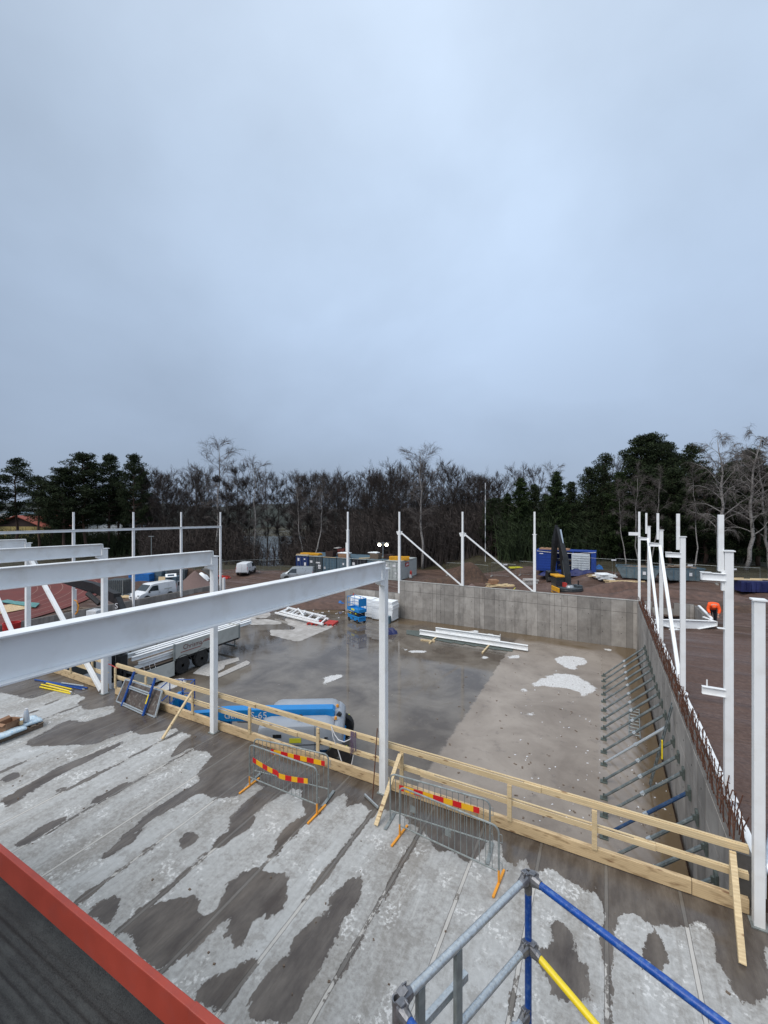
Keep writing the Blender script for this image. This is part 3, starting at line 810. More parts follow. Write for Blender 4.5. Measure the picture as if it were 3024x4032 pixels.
def panel_wall(name, org, dirv, length, ztop_f, zbot, thick, nrm, seed, widths=(0.3, 0.95), parent=None, seam=0.85):
    """cast wall: core box plus a skin of shallow panel casts with gaps between them and tie holes"""
    rg = random.Random(seed); d = V(dirv); nn = V(nrm); mb = MB(); tones = []
    def addbox(a0, a1, z0, z1, n0, n1, tone):
        p = [V(org) + d * a + nn * q + V((0, 0, z)) for a in (a0, a1) for q in (n0, n1) for z in (z0, z1)]
        k = len(mb.f)
        mb.add(p, [(0, 1, 3, 2), (4, 6, 7, 5), (0, 4, 5, 1), (2, 3, 7, 6), (0, 2, 6, 4), (1, 5, 7, 3)])
        tones.extend([tone] * 6)
    s = 0.0
    brk = sorted(set([0.0] + [b for b in ztop_f['breaks']] + [length]))
    for a, b_ in zip(brk[:-1], brk[1:]):
        zt = ztop_f['z']((a + b_) / 2)
        addbox(a, b_, zbot, zt, -thick, -0.012, 0.42)
    a = 0.0
    while a < length - 0.05:
        wd = min(rg.uniform(*widths), length - a)
        for bk in brk:
            if a < bk < a + wd: wd = bk - a
        zt = ztop_f['z'](a + wd / 2) - 0.004
        t1 = rg.uniform(0.76, 1.26)
        zs = zt - seam
        addbox(a + 0.006, a + wd - 0.012, zs + 0.022, zt, -0.011, 0.0, t1 * rg.uniform(0.93, 1.06))
        zl = zs - 1.35
        addbox(a + 0.006, a + wd - 0.012, max(zbot, zl) + 0.004, zs - 0.004, -0.011, 0.0, t1)
        if zl > zbot + 0.1:
            addbox(a + 0.006, a + wd - 0.012, zbot, zl - 0.001, -0.011, 0.0, t1 * rg.uniform(0.86, 1.0))
        a += wd
    o = mb.build(name, [M['wall'], M['hole']], parent)
    at_ = o.data.attributes.new('tone', 'FLOAT', 'FACE')
    at_.data.foreach_set('value', tones)
    return o

def tie_holes(org, dirv, length, zs, nrm, seed, parent):
    rg = random.Random(seed); mb = MB(); a = 0.35
    while a < length:
        for z in zs:
            if rg.random() < 0.8:
                p = V(org) + V(dirv) * (a + rg.uniform(-.05, .05)) + V((0, 0, z + rg.uniform(-.06, .06)))
                mb.tube(p - V(nrm) * 0.02, p + V(nrm) * 0.004, 0.028, n=8)
        a += rg.uniform(0.8, 1.3)
    return mb.build('tie_hole', M['hole'], parent)

XL = -21.75
fw_root = thing('retaining_wall', 'long grey concrete wall closing the far side of the pit, stepped at its left end', 'wall', (0, 0, 0))
panel_wall('wall_body', (XL, 33.4, 0), (1, 0, 0), 2.35 - XL, {'breaks': [-16.0 - XL], 'z': lambda a: 0.87 if a > (-16.0 - XL) else -0.25}, PZ - 0.3, 0.3, (0, -1, 0), 11, parent=fw_root)
tag(tie_holes((-15.9, 33.4, 0), (1, 0, 0), 18.0, (0.55, -0.35, -1.5), (0, -1, 0), 2, fw_root), kind='stuff')
cp = MB(); cp.span((-15.99, 33.38, 0.873), (2.3, 33.72, 0.90)); cp.build('coping_edge', M['concrete'], fw_root)
sw_root = thing('side_wall', 'tall grey concrete wall right of the pit with rusty starter bars along its top', 'wall', (0, 0, 0))
panel_wall('wall_body', (2.06, 33.38, 0), (0, -1, 0), 33.38 - 9.6, {'breaks': [], 'z': lambda a: 0.865}, PZ - 0.3, 0.3, (-1, 0, 0), 12, widths=(0.5, 1.4), parent=sw_root)
tag(tie_holes((2.06, 33.0, 0), (0, -1, 0), 23.0, (0.4, -1.0, -1.9), (-1, 0, 0), 5, sw_root), kind='stuff')
# starter bars
rg = random.Random(77)
def rebar_mb(mb, x, y, hh):
    lean = rg.gauss(0, 0.06); ly = rg.gauss(0, 0.07)
    pts = [(x, y, 0.84), (x + lean * .4, y + ly * .4, 0.87 + hh * .5), (x + lean, y + ly, 0.87 + hh)]
    if rg.random() < 0.35:
        pts.append((x + lean + rg.uniform(-.12, .05), y + ly + rg.uniform(-.1, .1), 0.87 + hh + 0.02))
    mb.path(pts, 0.011, n=4)
rest = MB(); cnt = 0
y = 9.75
while y < 32.8:
    for x in (2.13, 2.29):
        hh = rg.uniform(0.3, 0.55) * (1 if y > 11 else 1.15)
        if cnt < 96:
            b_ = MB(); rebar_mb(b_, x + rg.uniform(-.02, .02), y, hh); b_.build('starter_bar', M['rust'], sw_root)
        else:
            rebar_mb(rest, x + rg.uniform(-.02, .02), y, hh)
        cnt += 1
    y += 0.135 if y < 20 else 0.16
for x in (2.12, 2.3):
    for zz in (0.98, 1.16):
        rest.path([(x + rg.uniform(-.02, .02), yy, zz + rg.uniform(-.03, .03)) for yy in np.linspace(9.8, 32, 24)], 0.007, n=4)
tag(rest.build('starter_bar', M['rust'], sw_root), kind='stuff')
fi = MB()
yy = 9.6
while yy < 32.6:
    ln = rg.uniform(1.0, 1.25); fi.span((2.375, yy, 0.2), (2.54, yy + ln - 0.01, rg.uniform(0.72, 0.80))); yy += ln
fi.build('foam_strip', M['eps'], sw_root)

# annex walls outside the pit's corner
ax = thing('annex_wall', 'low L-shaped concrete foundation walls outside the right-hand corner of the pit', 'wall', (0, 0, 0))
panel_wall('wall_body', (2.4, 33.5, 0), (1, 0, 0), 2.86, {'breaks': [0.56, 1.77], 'z': lambda a: 0.87 if a < 0.56 else (0.52 if a < 1.77 else 0.92)}, -1.8, 0.28, (0, -1, 0), 31, parent=ax)
panel_wall('wall_body', (5.26, 33.48, 0), (0, -1, 0), 3.9, {'breaks': [], 'z': lambda a: 0.90}, -1.8, 0.28, (-1, 0, 0), 32, parent=ax)
f_ = MB(); f_.span((5.40, 29.6, 0.91), (5.52, 33.2, 0.99)); f_.build('foam_strip', M['eps'], ax)
# ------------------------------------------------------------------ steel frame
S = M['steel']
rows = ['front row beside the deck railing']
# roof columns and rafters along the deck edge (Y = 9.2)
colX = [-17.03, -10.95, -4.85]
def deck_column(x, label, full=True, y=9.2):
    t = thing('steel_column', label, 'steel column', (x, y, 0), 0, 'steel columns along the deck edge')
    mb = MB()
    mb.box((0, 0, 2.79), (0.176, 0.176, 5.58)); mb.build('shaft', S, t, bevel=0.012)
    mb = MB(); mb.box((0, 0.01, 5.59), (0.25, 0.24, 0.02)); mb.build('cap_plate', S, t)
    mb = MB(); mb.prism([(-0.088, 5.16), (-0.30, 5.25), (-0.30, 5.325), (-0.088, 5.325)], 'x', -0.07, 0.07); mb.build('corbel', S, t)
    mb = MB(); mb.box((0, 0, 0.012), (0.26, 0.26, 0.02)); mb.build('base_plate', M['steel_grey'], t)
    return t
lab = ['white steel column at the railing gap, with a wide brace ending at its foot',
       'white steel column standing in front of the blue boom lift arm',
       'white steel column in the middle with a squeegee leaning on it']
for x, lb in zip(colX, lab): deck_column(x, lb)
deck_column(-23.1, 'white steel column at the far left with two braces at its head')
deck_column(-29.2, 'white steel column beyond the left edge holding the outermost roof beam')
def rafter(x, label, slope=0.0147):
    t = thing('roof_beam', label, 'roof beam', (x, 9.1, 0), 0, 'sloping roof beams')
    mb = MB()
    y0, y1 = 0.0, -10.5
    zc = 5.555
    p0, p1 = V((0, y0 - 0.02, zc)), V((0, y1, zc - slope * y1))
    mb.ibeam(p0, p1, 0.45, 0.20, 0.022, 0.012); mb.build('beam_body', S, t, bevel=0.004)
    mb = MB(); mb.prism([(y0 - 0.022, zc + .225), (y0 - 0.002, zc + .225), (y0 + 0.05, zc - .225), (y0 + 0.03, zc - .225)], 'x', -0.10, 0.10)
    mb.build('end_plate', S, t)
    mb = MB(); mb.tube((0.06, 0.05, zc - .17), (0.06, 0.075, zc - .17), 0.02, n=6); mb.tube((-0.06, 0.05, zc - .17), (-0.06, 0.075, zc - .17), 0.02, n=6); mb.build('bolt', M['cast'], t)
    return t
rafter(-4.85, 'nearest and largest white roof beam, crossing above the deck to the middle column')
rafter(-10.95, 'second white roof beam, resting on the column by the boom lift arm')
rafter(-17.03, 'third white roof beam, resting on the column at the left end of the long railing')
rafter(-23.1, 'fourth white roof beam at the left edge, ending on the far left column')
rafter(-29.2, 'outermost white roof beam, beyond the left edge of the view')
def brace(p0, p1, name, label, w=0.14, grp='diagonal braces'):
    mb = MB(); mb.bar(p0, p1, w, w)
    o = mb.build(name, S, bevel=0.01); return tag(o, label, 'brace', grp, 'thing')
brace((-22.95, 9.2, 4.95), (-17.25, 9.2, 0.08), 'diagonal_brace', 'wide white diagonal brace running down to the foot of the column by the railing end')
brace((-22.95, 9.35, 4.9), tuple(at(300, 2575, -2.4)), 'diagonal_brace', 'thin white diagonal brace just behind the wide one, running down past the deck edge', 0.11)
brace((-29.05, 9.2, 5.6), (-23.3, 9.2, 0.1), 'diagonal_brace', 'white diagonal brace cut by the left edge of the photo above the roof beams')
# corner column at the right end of the deck
t = thing('steel_column', 'tall white steel column at the right edge, where the wooden railing ends', 'steel column', (2.33, 9.2, 0), 0, 'steel columns along the deck edge')
mb = MB(); mb.box((0, 0, 2.75), (0.15, 0.15, 5.5)); mb.build('shaft', S, t, bevel=0.01)
mb = MB(); mb.box((0, 0, 5.515), (0.20, 0.20, 0.025)); mb.build('cap_plate', S, t)
mb = MB(); mb.box((0, 0, 0.012), (0.24, 0.24, 0.02)); mb.build('base_plate', M['steel_grey'], t)

# stepped columns on the side wall
sideY = [11.35, 17.15, 23.05, 28.9]
sl = ['nearest stepped white column on the side wall, with two pool-side brackets, one low down',
      'second stepped white column on the side wall, right of both tall braces',
      'third stepped white column on the side wall, carrying the head of the right brace',
      'fourth stepped white column on the side wall, carrying the head of the left brace']
for i, y in enumerate(sideY):
    t = thing('stepped_column', sl[i], 'steel column', (2.38, y, 0.87), 0, 'stepped columns on the side wall')
    mb = MB(); mb.box((0, 0, 2.64), (0.15, 0.15, 5.28)); mb.build('shaft', S, t, bevel=0.008)
    mb = MB(); mb.box((0, 0, 5.295), (0.2, 0.2, 0.025)); mb.build('cap_plate', S, t)
    mb = MB(); mb.box((-0.13, 0.01, 5.46), (0.10, 0.10, 1.22)); mb.build('upper_post', S, t, bevel=0.006)
    if i == 0:
        mb = MB(); mb.box((-0.10, 0, 4.66), (0.05, 0.10, 0.44)); mb.build('stiffener', S, t)
    zb = 4.73 - 0.06 * i
    mb = MB(); mb.ibeam((-0.49, -0.05, zb), (-0.06, -0.05, zb), 0.16, 0.10, 0.012, 0.03); mb.box((-0.40, -0.05, zb + .088), (0.2, 0.12, 0.012)); mb.box((-0.485, -0.05, zb), (0.012, 0.1, 0.15)); mb.build('bracket', S, t)
    if i == 0:
        mb = MB(); mb.ibeam((-0.47, -0.05, 2.25), (-0.06, -0.05, 2.25), 0.16, 0.10, 0.012, 0.03); mb.box((-0.38, -0.05, 2.40), (0.025, 0.012, 0.16)); mb.build('bracket', S, t)
        mb = MB(); mb.box((-0.13, 0, 3.62), (0.12, 0.10, 0.015)); mb.build('cleat', S, t)
    mb = MB(); mb.box((0.02, 0, 0.012), (0.26, 0.22, 0.02)); mb.build('base_plate', S, t)
brace((2.33, 23.0, 5.42), (2.36, 17.35, 0.95), 'diagonal_brace', 'right one of the two tall white braces above the side wall', 0.12, 'braces on the side wall')
brace((2.33, 28.85, 5.42), (2.36, 23.25, 0.95), 'diagonal_brace', 'left one of the two tall white braces above the side wall', 0.12, 'braces on the side wall')

# far wall columns
fl = [(-21.55, -0.25, 'white column on the stepped-down left end of the far wall, left of the scissor lift', False),
      (-16.1, -0.25, 'white column at the step of the far wall, beside the pale grey container', True),
      (-10.3, 0.87, 'white column in the middle of the far wall, between two slanting braces', True),
      (-4.64, 0.87, 'white column on the far wall in front of the blue container, left of the excavator', False),
      (2.2, 0.87, 'thin white column at the far right corner of the pit wall', False)]
for i, (x, z0, lb, cap) in enumerate(fl):
    t = thing('wall_column', lb, 'steel column', (x, 33.56, z0), 0, 'columns on the far wall')
    H1 = 5.27 - z0; H2 = 7.02 - z0
    w_ = 0.19 if i < 4 else 0.15
    mb = MB(); mb.box((0, 0, H1 / 2), (w_, w_, H1)); mb.build('shaft', S, t)
    mb = MB(); mb.box((0, 0, H1 + 0.012), (0.34 if i < 4 else .22, 0.2, 0.03)); mb.build('cap_plate', S, t)
    mb = MB(); mb.box((0, 0, (H1 + H2) / 2), (0.13, 0.13, H2 - H1)); mb.build('upper_post', S, t)
    if cap:
        mb = MB(); mb.prism([(-.30, H1), (-.2, H1 - .3), (.2, H1 - .3), (.30, H1)], 'y', -0.02, 0.02); mb.build('gusset', S, t)
    if i == 0:
        mb = MB(); mb.box((-0.16, 0, 3.9), (0.10, 0.14, 0.85)); mb.build('side_plate', S, t)
    if i == 4:
        mb = MB(); mb.box((-0.33, 0, 4.62), (0.6, 0.12, 0.22)); mb.build('bracket', S, t)
brace((-15.85, 33.56, 5.1), (-10.42, 33.56, 0.93), 'diagonal_brace', 'left slanting white brace above the far wall', 0.11, 'braces on the far wall')
brace((-10.05, 33.56, 5.1), (-4.76, 33.56, 0.93), 'diagonal_brace', 'right slanting white brace above the far wall', 0.11, 'braces on the far wall')

# distant row of posts with a rail, left of the pit
ly = [35.4, 30.1, 24.85, 19.6, 14.3]
ll = ['rightmost white post of the distant railed row, beside a short stub', 'second post from the right of the distant railed row, right of the gravel heap van',
      'third post from the right of the distant railed row, before the white van nose', 'leftmost visible post of the distant railed row, before the pines', 'post of the distant railed row beyond the left edge']
for i, y in enumerate(ly):
    t = thing('wall_column', ll[i], 'steel column', (-41, y, -2.45), 0, 'distant row of posts')
    mb = MB(); mb.box((0, 0, 3.86), (0.19, 0.19, 7.72)); mb.build('shaft', S, t)
    mb = MB(); mb.box((0.0, 0, 8.58), (0.13, 0.13, 1.72)); mb.build('upper_post', S, t)
mb = MB(); mb.ibeam((-40.95, 12.0, 5.42), (-40.95, 35.55, 5.22), 0.22, 0.16, 0.03, 0.02)
tag(mb.build('eaves_beam', S), 'long thin white beam joining the distant posts at the left', 'beam', None, 'thing')
for px, y0, y1, lb in ((293, 2323, 2437, 'short white stub post standing on the edge of the running track'), (881, 2276, 2325, 'short white stub beside the rightmost distant post')):
    fw = 9.45 * FPX / (y1 - 2016); p = dep(px, fw, -2.45)
    mb = MB(); h_ = (y1 - y0) * fw / FPX; mb.box((0, 0, h_ / 2), (0.24, 0.24, h_)); mb.box((0, 0, h_ + .01), (0.3, 0.3, 0.02))
    o = mb.build('stub_post', S); o.location = p; tag(o, lb, 'post', None, 'thing')
lw = panel_wall('low_wall', (-41.1, 36.0, 0), (0, -1, 0), 22.0, {'breaks': [], 'z': lambda a: -1.75}, -3.0, 0.3, (1, 0, 0), 9)
tag(lw, 'low pale concrete kerb wall between the distant white posts', 'wall', None, 'thing')

# ------------------------------------------------------------------ wooden railing
W, WW = M['wood'], M['wood_wet']
RY = 9.42
def railing(name, label, x0, x1, posts, braces=(), seed=1):
    rg = random.Random(seed)
    t = thing('wooden_railing', label, 'railing', ((x0 + x1) / 2, RY, 0))
    ox = (x0 + x1) / 2
    for zc, h, tag_ in ((1.10, 0.12, 'top_rail'), (0.64, 0.11, 'mid_rail')):
        a = x0
        k = 0
        while a < x1 - 0.05:
            b_ = min(a + rg.uniform(3.4, 4.6), x1)
            off = 0.024 * (k % 2)
            mb = MB(); mb.bar((a - ox - (0.35 if k else 0), -0.035 - off, zc + rg.uniform(-.006, .006)), (b_ - ox, -0.035 - off, zc + rg.uniform(-.006, .006)), 0.022, h)
            # flat lath on top
            mb.bar((a - ox + 0.0, -0.0, zc + h / 2 + .002), (b_ - ox - 0.004, -0.0, zc + h / 2 + .002), 0.045, 0.022)
            mb.build(tag_, W, t, bevel=0.003); a = b_; k += 1
    a = x0; k = 0
    while a < x1 - 0.05:
        b_ = min(a + rg.uniform(3.8, 5.0), x1)
        mb = MB(); mb.box(((a + b_) / 2 - ox, -0.03, 0.135 + 0.004 * (k % 2)), (b_ - a - 0.01, 0.09, 0.25)); mb.build('toe_board', WW, t, bevel=0.004); a = b_; k += 1
    for p in posts:
        mb = MB(); mb.box((p - ox, -0.085, 0.64), (0.095, 0.045, 0.78)); mb.build('post', W, t, bevel=0.003)
    for (tx, tz, bx, by) in braces:
        mb = MB(); mb.bar((tx - ox, -0.135, tz), (bx - ox, by - RY, 0.03), 0.095, 0.045, up=(0, 1, 0.3)); mb.build('brace', W, t, bevel=0.003)
    return t
pr = [xat(p, RY) for p in (463, 583, 767, 991, 1259, 1587, 2009, 2341, 2880)]
br = []
for px, (bx_, by_) in ((767, (639, 2914)), (1580, (1480, 3256)), (2868, (2924, 3806))):
    q = at(bx_, by_, 0); br.append((xat(px, RY) + 0.03, 1.02, q.x, q.y))
railing('wooden_railing', 'long new timber railing along the deck edge, from the leaning frames to the right column', pr[0] - 0.05, 2.25, pr, br, 4)
railing('wooden_railing', 'short left stretch of timber railing between the two left columns, by the truck cab', -25.0, -17.15, [xat(p, RY) for p in (120, 205, 287, 372)], [], 6)
# red strap tied between post and column
mb = MB(); mb.path([(pr[0], RY - .06, 1.02), ((pr[0] - 17.0) / 2, RY - .05, 1.05), (-16.95, 9.3, 1.12)], 0.018, n=5); mb.tube((pr[0], RY, .99), (pr[0], RY, 1.05), 0.062, n=8)
tag(mb.build('red_strap', M['redpaint']), 'red strap tied from the first railing post to the column', 'strap', None, 'thing')

# ropes over the railing
mb = MB()
sx_ = lambda px: xat(px, RY)
pts = [(sx_(1310), RY - .06, 1.18), (sx_(1318), RY - .08, .9), (sx_(1328), RY + .02, .55), (sx_(1345), RY + .03, .2), (sx_(1362), RY + .03, .12), (sx_(1382), RY + .03, .25), (sx_(1392), RY + .02, .6)]
mb.path(pts, 0.013, n=5)
mb.path([(sx_(1312), RY - .07, 1.15), (sx_(1325), RY - .08, .98), (sx_(1340), RY - .09, .88), (sx_(1362), RY - .09, .87), (sx_(1383), RY - .07, .97), (sx_(1392), RY - .05, 1.12)], 0.012, n=5)
tag(mb.build('white_strap', M['strap_white']), 'white strap looped over the timber railing', 'strap', None, 'thing')
mb = MB()
for k in range(6):
    x_ = sx_(1393) + 0.03 * k - .06 + rg.uniform(-.01, .01)
    mb.path([(x_, RY - .06, 1.19), (x_ + .01, RY - .085, 1.0), (x_ - .02 + .012 * k, RY - .08, .72), (x_ + .01, RY - .07, .56 + .03 * k), (x_ + .03, RY - .09, .75), (x_ + .02, RY - .09, 1.0), (x_ + .015, RY - .06, 1.2)], 0.006, n=5)
tag(mb.build('violet_strap', M['strap_violet']), 'bundle of dark violet straps hanging over the timber railing', 'strap', None, 'thing')

# ------------------------------------------------------------------ pedestrian barriers
def barrier(p0, p1, orange, label, board=None, seed=0, H=1.08):
    p0, p1 = V((p0[0], p0[1], 0)), V((p1[0], p1[1], 0))
    d = p1 - p0; L = d.length; ang = math.atan2(d.y, d.x)
    t = thing('crowd_barrier', label, 'barrier', tuple((p0 + p1) / 2), ang, 'crowd barriers on the deck')
    h = L / 2
    G = M['steel_grey']; rg = random.Random(seed)
    mb = MB()
    r = 0.12; pts = [(-h, 0, 0.06), (-h, 0, H - r)]
    for k in range(1, 5): a = math.pi - k * math.pi / 8; pts.append((-h + r + r * math.cos(a), 0, H - r + r * math.sin(a)))
    for k in range(0, 5): a = math.pi / 2 - k * math.pi / 8; pts.append((h - r + r * math.cos(a), 0, H - r + r * math.sin(a)))
    pts += [(h, 0, 0.06)]
    mb.path(pts, 0.019, n=8); mb.tube((-h, 0, 0.24), (h, 0, 0.24), 0.016); mb.build('frame', G, t, smooth='auto')
    n = 17
    for k in range(1, n):
        x = -h + L * k / n
        mb = MB(); mb.tube((x, 0, 0.24), (x, 0, H - 0.015), 0.0075, n=5, cap=False); mb.build('bar', G, t)
    for sgn in (-1, 1):
        mb = MB()
        if orange:
            mb.tube((sgn * h, 0, 0.02), (sgn * h, 0, 0.27), 0.023, n=8); mb.bar((sgn * h, -0.34, 0.025), (sgn * h, 0.34, 0.025), 0.045, 0.035)
            mb.build('foot', M['orange'], t, bevel=0.004)
        else:
            mb.bar((sgn * h, -0.30, 0.02), (sgn * h, 0.30, 0.02), 0.07, 0.018); mb.tube((sgn * h, -.22, .028), (sgn * h, -.22, .034), 0.018); mb.tube((sgn * h, 0, 0.02), (sgn * h, 0, 0.1), 0.022)
            mb.build('foot', M['steel_grey'], t, bevel=0.004)
    mb = MB(); mb.path([(h, 0, .42), (h + .06, 0, .42), (h + .065, 0, .30)], 0.007, n=5); mb.path([(h, 0, .95), (h + .06, 0, .95), (h + .065, 0, .80), (h, 0, .8)], 0.007, n=5); mb.build('hook', G, t)
    if board:
        x0, x1, zf, nst = board
        mb = MB(); N = nst * 3; prev = 0
        wds = [rg.uniform(.85, 1.15) for _ in range(nst)]; wds[0] *= .55; wds[-1] *= .6; tot = sum(wds); acc = 0
        for k in range(nst):
            a = x0 + (x1 - x0) * acc / tot; acc += wds[k]; b_ = x0 + (x1 - x0) * acc / tot
            for q in range(3):
                xa_ = a + (b_ - a) * q / 3; xb_ = a + (b_ - a) * (q + 1) / 3
                za, zb_ = zf(xa_), zf(xb_)
                mb.add([(xa_, -.028, za - .06), (xb_, -.028, zb_ - .06), (xb_, -.028, zb_ + .06), (xa_, -.028, za + .06), (xa_, -.034, za - .06), (xb_, -.034, zb_ - .06), (xb_, -.034, zb_ + .06), (xa_, -.034, za + .06)],
                       [(0, 1, 2, 3), (7, 6, 5, 4), (0, 4, 5, 1), (2, 6, 7, 3)], 0 if k % 2 == 0 else 1)
        mb.build('warning_board', [M['tape_red'], M['tape_yellow']], t)
    else:
        for xo in (-.75, .05):
            mb = MB(); mb.box((xo, -.012, .72 if xo < 0 else .55), (.13, .004, .14)); mb.build('plate', G, t)
    return t
A = lambda x, y: at(x, y, 0)
q0, q1 = A(1001, 3070), A(1293, 3146)
barrier(q0, q1, False, 'rear barrier of the left pair, with a level red and amber board, nearest the railing', (-0.55, 1.0, lambda x: 0.86, 9), 1)
q0, q1 = A(983, 3097), A(1248, 3209)
barrier(q0, q1, True, 'front barrier of the left pair, orange feet and a sagging red and amber board', (-0.92, 0.82, lambda x: 0.74 - 0.10 * math.sin((x + .92) * 2.0) - (0.05 if x > -.1 else 0), 10), 2)
q0, q1 = A(1537, 3233), A(1929, 3362)
barrier(q0, q1, False, 'rear barrier of the right pair, grey feet and a straight red and amber board', (-0.88, 0.90, lambda x: 0.84, 9), 3)
q0, q1 = A(1574, 3294), A(1964, 3482)
barrier(q0, q1, True, 'front barrier of the right pair, orange feet and no board', None, 4)

# squeegee leaning on the column
p = A(1467, 3152)
t = thing('floor_squeegee', 'floor squeegee with rusty handle leaning against the middle column', 'squeegee', (0, 0, 0))
top = V((-4.97, 9.09, 1.62))
mb = MB(); mb.tube((p.x, p.y, 0.05), top, 0.014, n=8); mb.build('handle', M['rust'], t)
a_, b_ = A(1436, 3137), A(1488, 3188)
mb = MB(); mb.bar((a_.x, a_.y, 0.05), (b_.x, b_.y, 0.05), 0.035, 0.05); mb.build('head', M['galv'], t)
mb = MB(); mb.bar((a_.x, a_.y, 0.018), (b_.x, b_.y, 0.018), 0.012, 0.03); mb.build('rubber_lip', M['rubber'], t)

# leaning plywood board with a blue-legged scaffold frame in front
a_, b_ = A(461, 2763), A(613, 2826)
mb = MB()
def leanpt(px, y_, z): return V((xat(px, y_), y_, z))
c0, c1 = V((a_.x, a_.y, 0.02)), V((b_.x, b_.y, 0.02))
t0 = leanpt(497, 9.33, 0.72); t1 = leanpt(640, 9.33, 0.72)
dn = (c1 - c0).cross(t0 - c0).normalized() * 0.03
t = thing('scaffold_platform', 'dark plywood scaffold platform leaning on the railing behind the blue-legged frame', 'platform', (0, 0, 0))
mb.add([c0, c1, t1, t0, c0 + dn, c1 + dn, t1 + dn, t0 + dn], [(0, 1, 2, 3), (7, 6, 5, 4), (0, 4, 5, 1), (1, 5, 6, 2), (2, 6, 7, 3), (3, 7, 4, 0)]); mb.build('plywood_deck', M['ply'], t)
mb = MB()
for u_, v_ in ((c0, c1), (c1, t1), (t1, t0), (t0, c0)): mb.bar(u_ + dn * .5, v_ + dn * .5, 0.05, 0.05, up=dn)
mb.build('edge_frame', M['galv'], t)
t = thing('scaffold_ladder', 'scaffold frame with blue legs and silver rungs leaning on the railing', 'scaffold frame', (0, 0, 0))
l0, l1 = V((*A(480, 2779)[:2], 0.0)), V((*A(563, 2818)[:2], 0.0))
h0, h1 = leanpt(530, 9.30, 1.12), leanpt(612, 9.30, 1.12)
for a_, b_ in ((l0, h0), (l1, h1)):
    mb = MB(); mb.tube(a_, b_, 0.045, n=10); mb.build('leg', M['bluepipe'], t, smooth='auto')
for f in (0.03, 0.52):
    for df in (0, 0.055):
        mb = MB(); mb.tube(l0.lerp(h0, f + df), l1.lerp(h1, f + df), 0.026, n=8); mb.build('rung', M['galv'], t, smooth='auto')
q = l1.lerp(h1, .3); q2 = l1.lerp(h1, .55)
mb = MB(); mb.bar(q + V((.0, -.045, .02)), q2 + V((0, -.045, .02)), .05, .01, up=(0, -1, .3)); mb.build('sticker', M['yellow'], t)

# loose tubes on the deck
def loose(px0, py0, px1, py1, m_, label, z=0.03, r=0.028, cat='tube', endm=None, name='scaffold_tube', grp='loose tubes on the deck'):
    a_, b_ = A(px0, py0), A(px1, py1)
    mb = MB(); mb.tube((a_.x, a_.y, z), (b_.x, b_.y, z), r, n=8)
    o = mb.build(name, m_, smooth='auto'); tag(o, label, cat, grp, 'thing')
    if endm:
        d = (b_ - a_).normalized() * 0.12
        mb = MB(); mb.tube((b_.x, b_.y, z), (b_.x + d.x, b_.y + d.y, z), r * .8, n=8); mb.build('end_fitting', endm, o)
    return o
loose(137, 2679, 345, 2712, M['bluepipe'], 'farther of two long blue tubes lying by the left railing')
loose(175, 2688, 325, 2716, M['bluepipe'], 'nearer of two long blue tubes lying by the left railing', endm=M['galv'])
loose(243, 2697, 330, 2709, M['galv'], 'silver tube lying on the blue tubes by the left railing', z=0.085)
loose(183, 2693, 283, 2717, M['yellow'], 'yellow tube, top of the small pile, nearest the blue tubes', endm=M['cast'])
loose(163, 2698, 275, 2726, M['yellow'], 'yellow tube in the middle of the small pile', endm=M['strap_white'])
loose(195, 2704, 272, 2724, M['wood'], 'pale yellowed bar between the yellow tubes')
loose(158, 2708, 279, 2734, M['yellow'], 'yellow tube, outermost of the small pile, nearest the camera', endm=M['cast'])

# pallet with bags at the left
t = thing('pallet', 'dark wooden pallet on the deck at the left edge under bags and a box', 'pallet', (-16.55, 6.2, 0))
for k in range(7):
    mb = MB(); mb.box((0, -0.58 + k * 0.195, 0.135), (0.84, 0.13, 0.022)); mb.build('slat', M['wood_old'], t)
for x_ in (-.36, 0, .36):
    mb = MB(); mb.box((x_, 0, 0.06), (0.1, 1.28, 0.10)); mb.build('bearer', M['wood_old'], t)
def bag(x, y, z, rz, label, L=0.52, Wd=0.36, H_=0.11):
    secs = []
    for k in range(7):
        f = k / 6; s = math.sin(math.pi * min(max(f, .06), .94)) ** .35
        xx = (f - .5) * L; w_ = Wd / 2 * (.82 + .18 * s); h_ = H_ * (.35 + .65 * s)
        secs.append([V((xx, -w_, h_ * .3)), V((xx, -w_ * .8, h_ * .9)), V((xx, 0, h_)), V((xx, w_ * .8, h_ * .9)), V((xx, w_, h_ * .3)), V((xx, w_ * .8, 0)), V((xx, 0, 0)), V((xx, -w_ * .8, 0))])
    mb = MB(); mb.loft(secs); o = mb.build('mortar_bag', M['bag'], smooth=True); o.location = (x, y, z); o.rotation_euler = (0, 0, rz)
    return tag(o, label, 'bag', 'bags on the pallet', 'thing')
bag(-16.40, 6.62, .15, 1.45, 'blue and white mortar bag at the far end of the pallet, under the foil tube')
bag(-16.22, 6.12, .15, 1.55, 'blue and white mortar bag on the near side of the pallet, in the middle')
bag(-16.20, 5.72, .15, 1.5, 'blue and white mortar bag on the near side of the pallet, at the photo edge')
bag(-16.70, 6.62, .15, 1.5, 'blue and white mortar bag at the far back corner of the pallet')
t = thing('foil_tube', 'silver foil tube standing upright on the bags', 'tube', (-16.42, 6.50, .27))
mb = MB(); mb.lathe([(.085, 0), (.09, .05), (.06, .32), (.035, .36)], (0, 0, 0), n=12); mb.build('tube_body', M['foil'], t, smooth='auto')
mb = MB(); mb.lathe([(.04, 0), (.04, .05)], (0, 0, .36), n=12); mb.build('cap', M['sticker'], t)
t = thing('cardboard_box', 'open brown cardboard box on the pallet at the left edge', 'box', (-16.55, 6.10, .16), .25)
mb = MB()
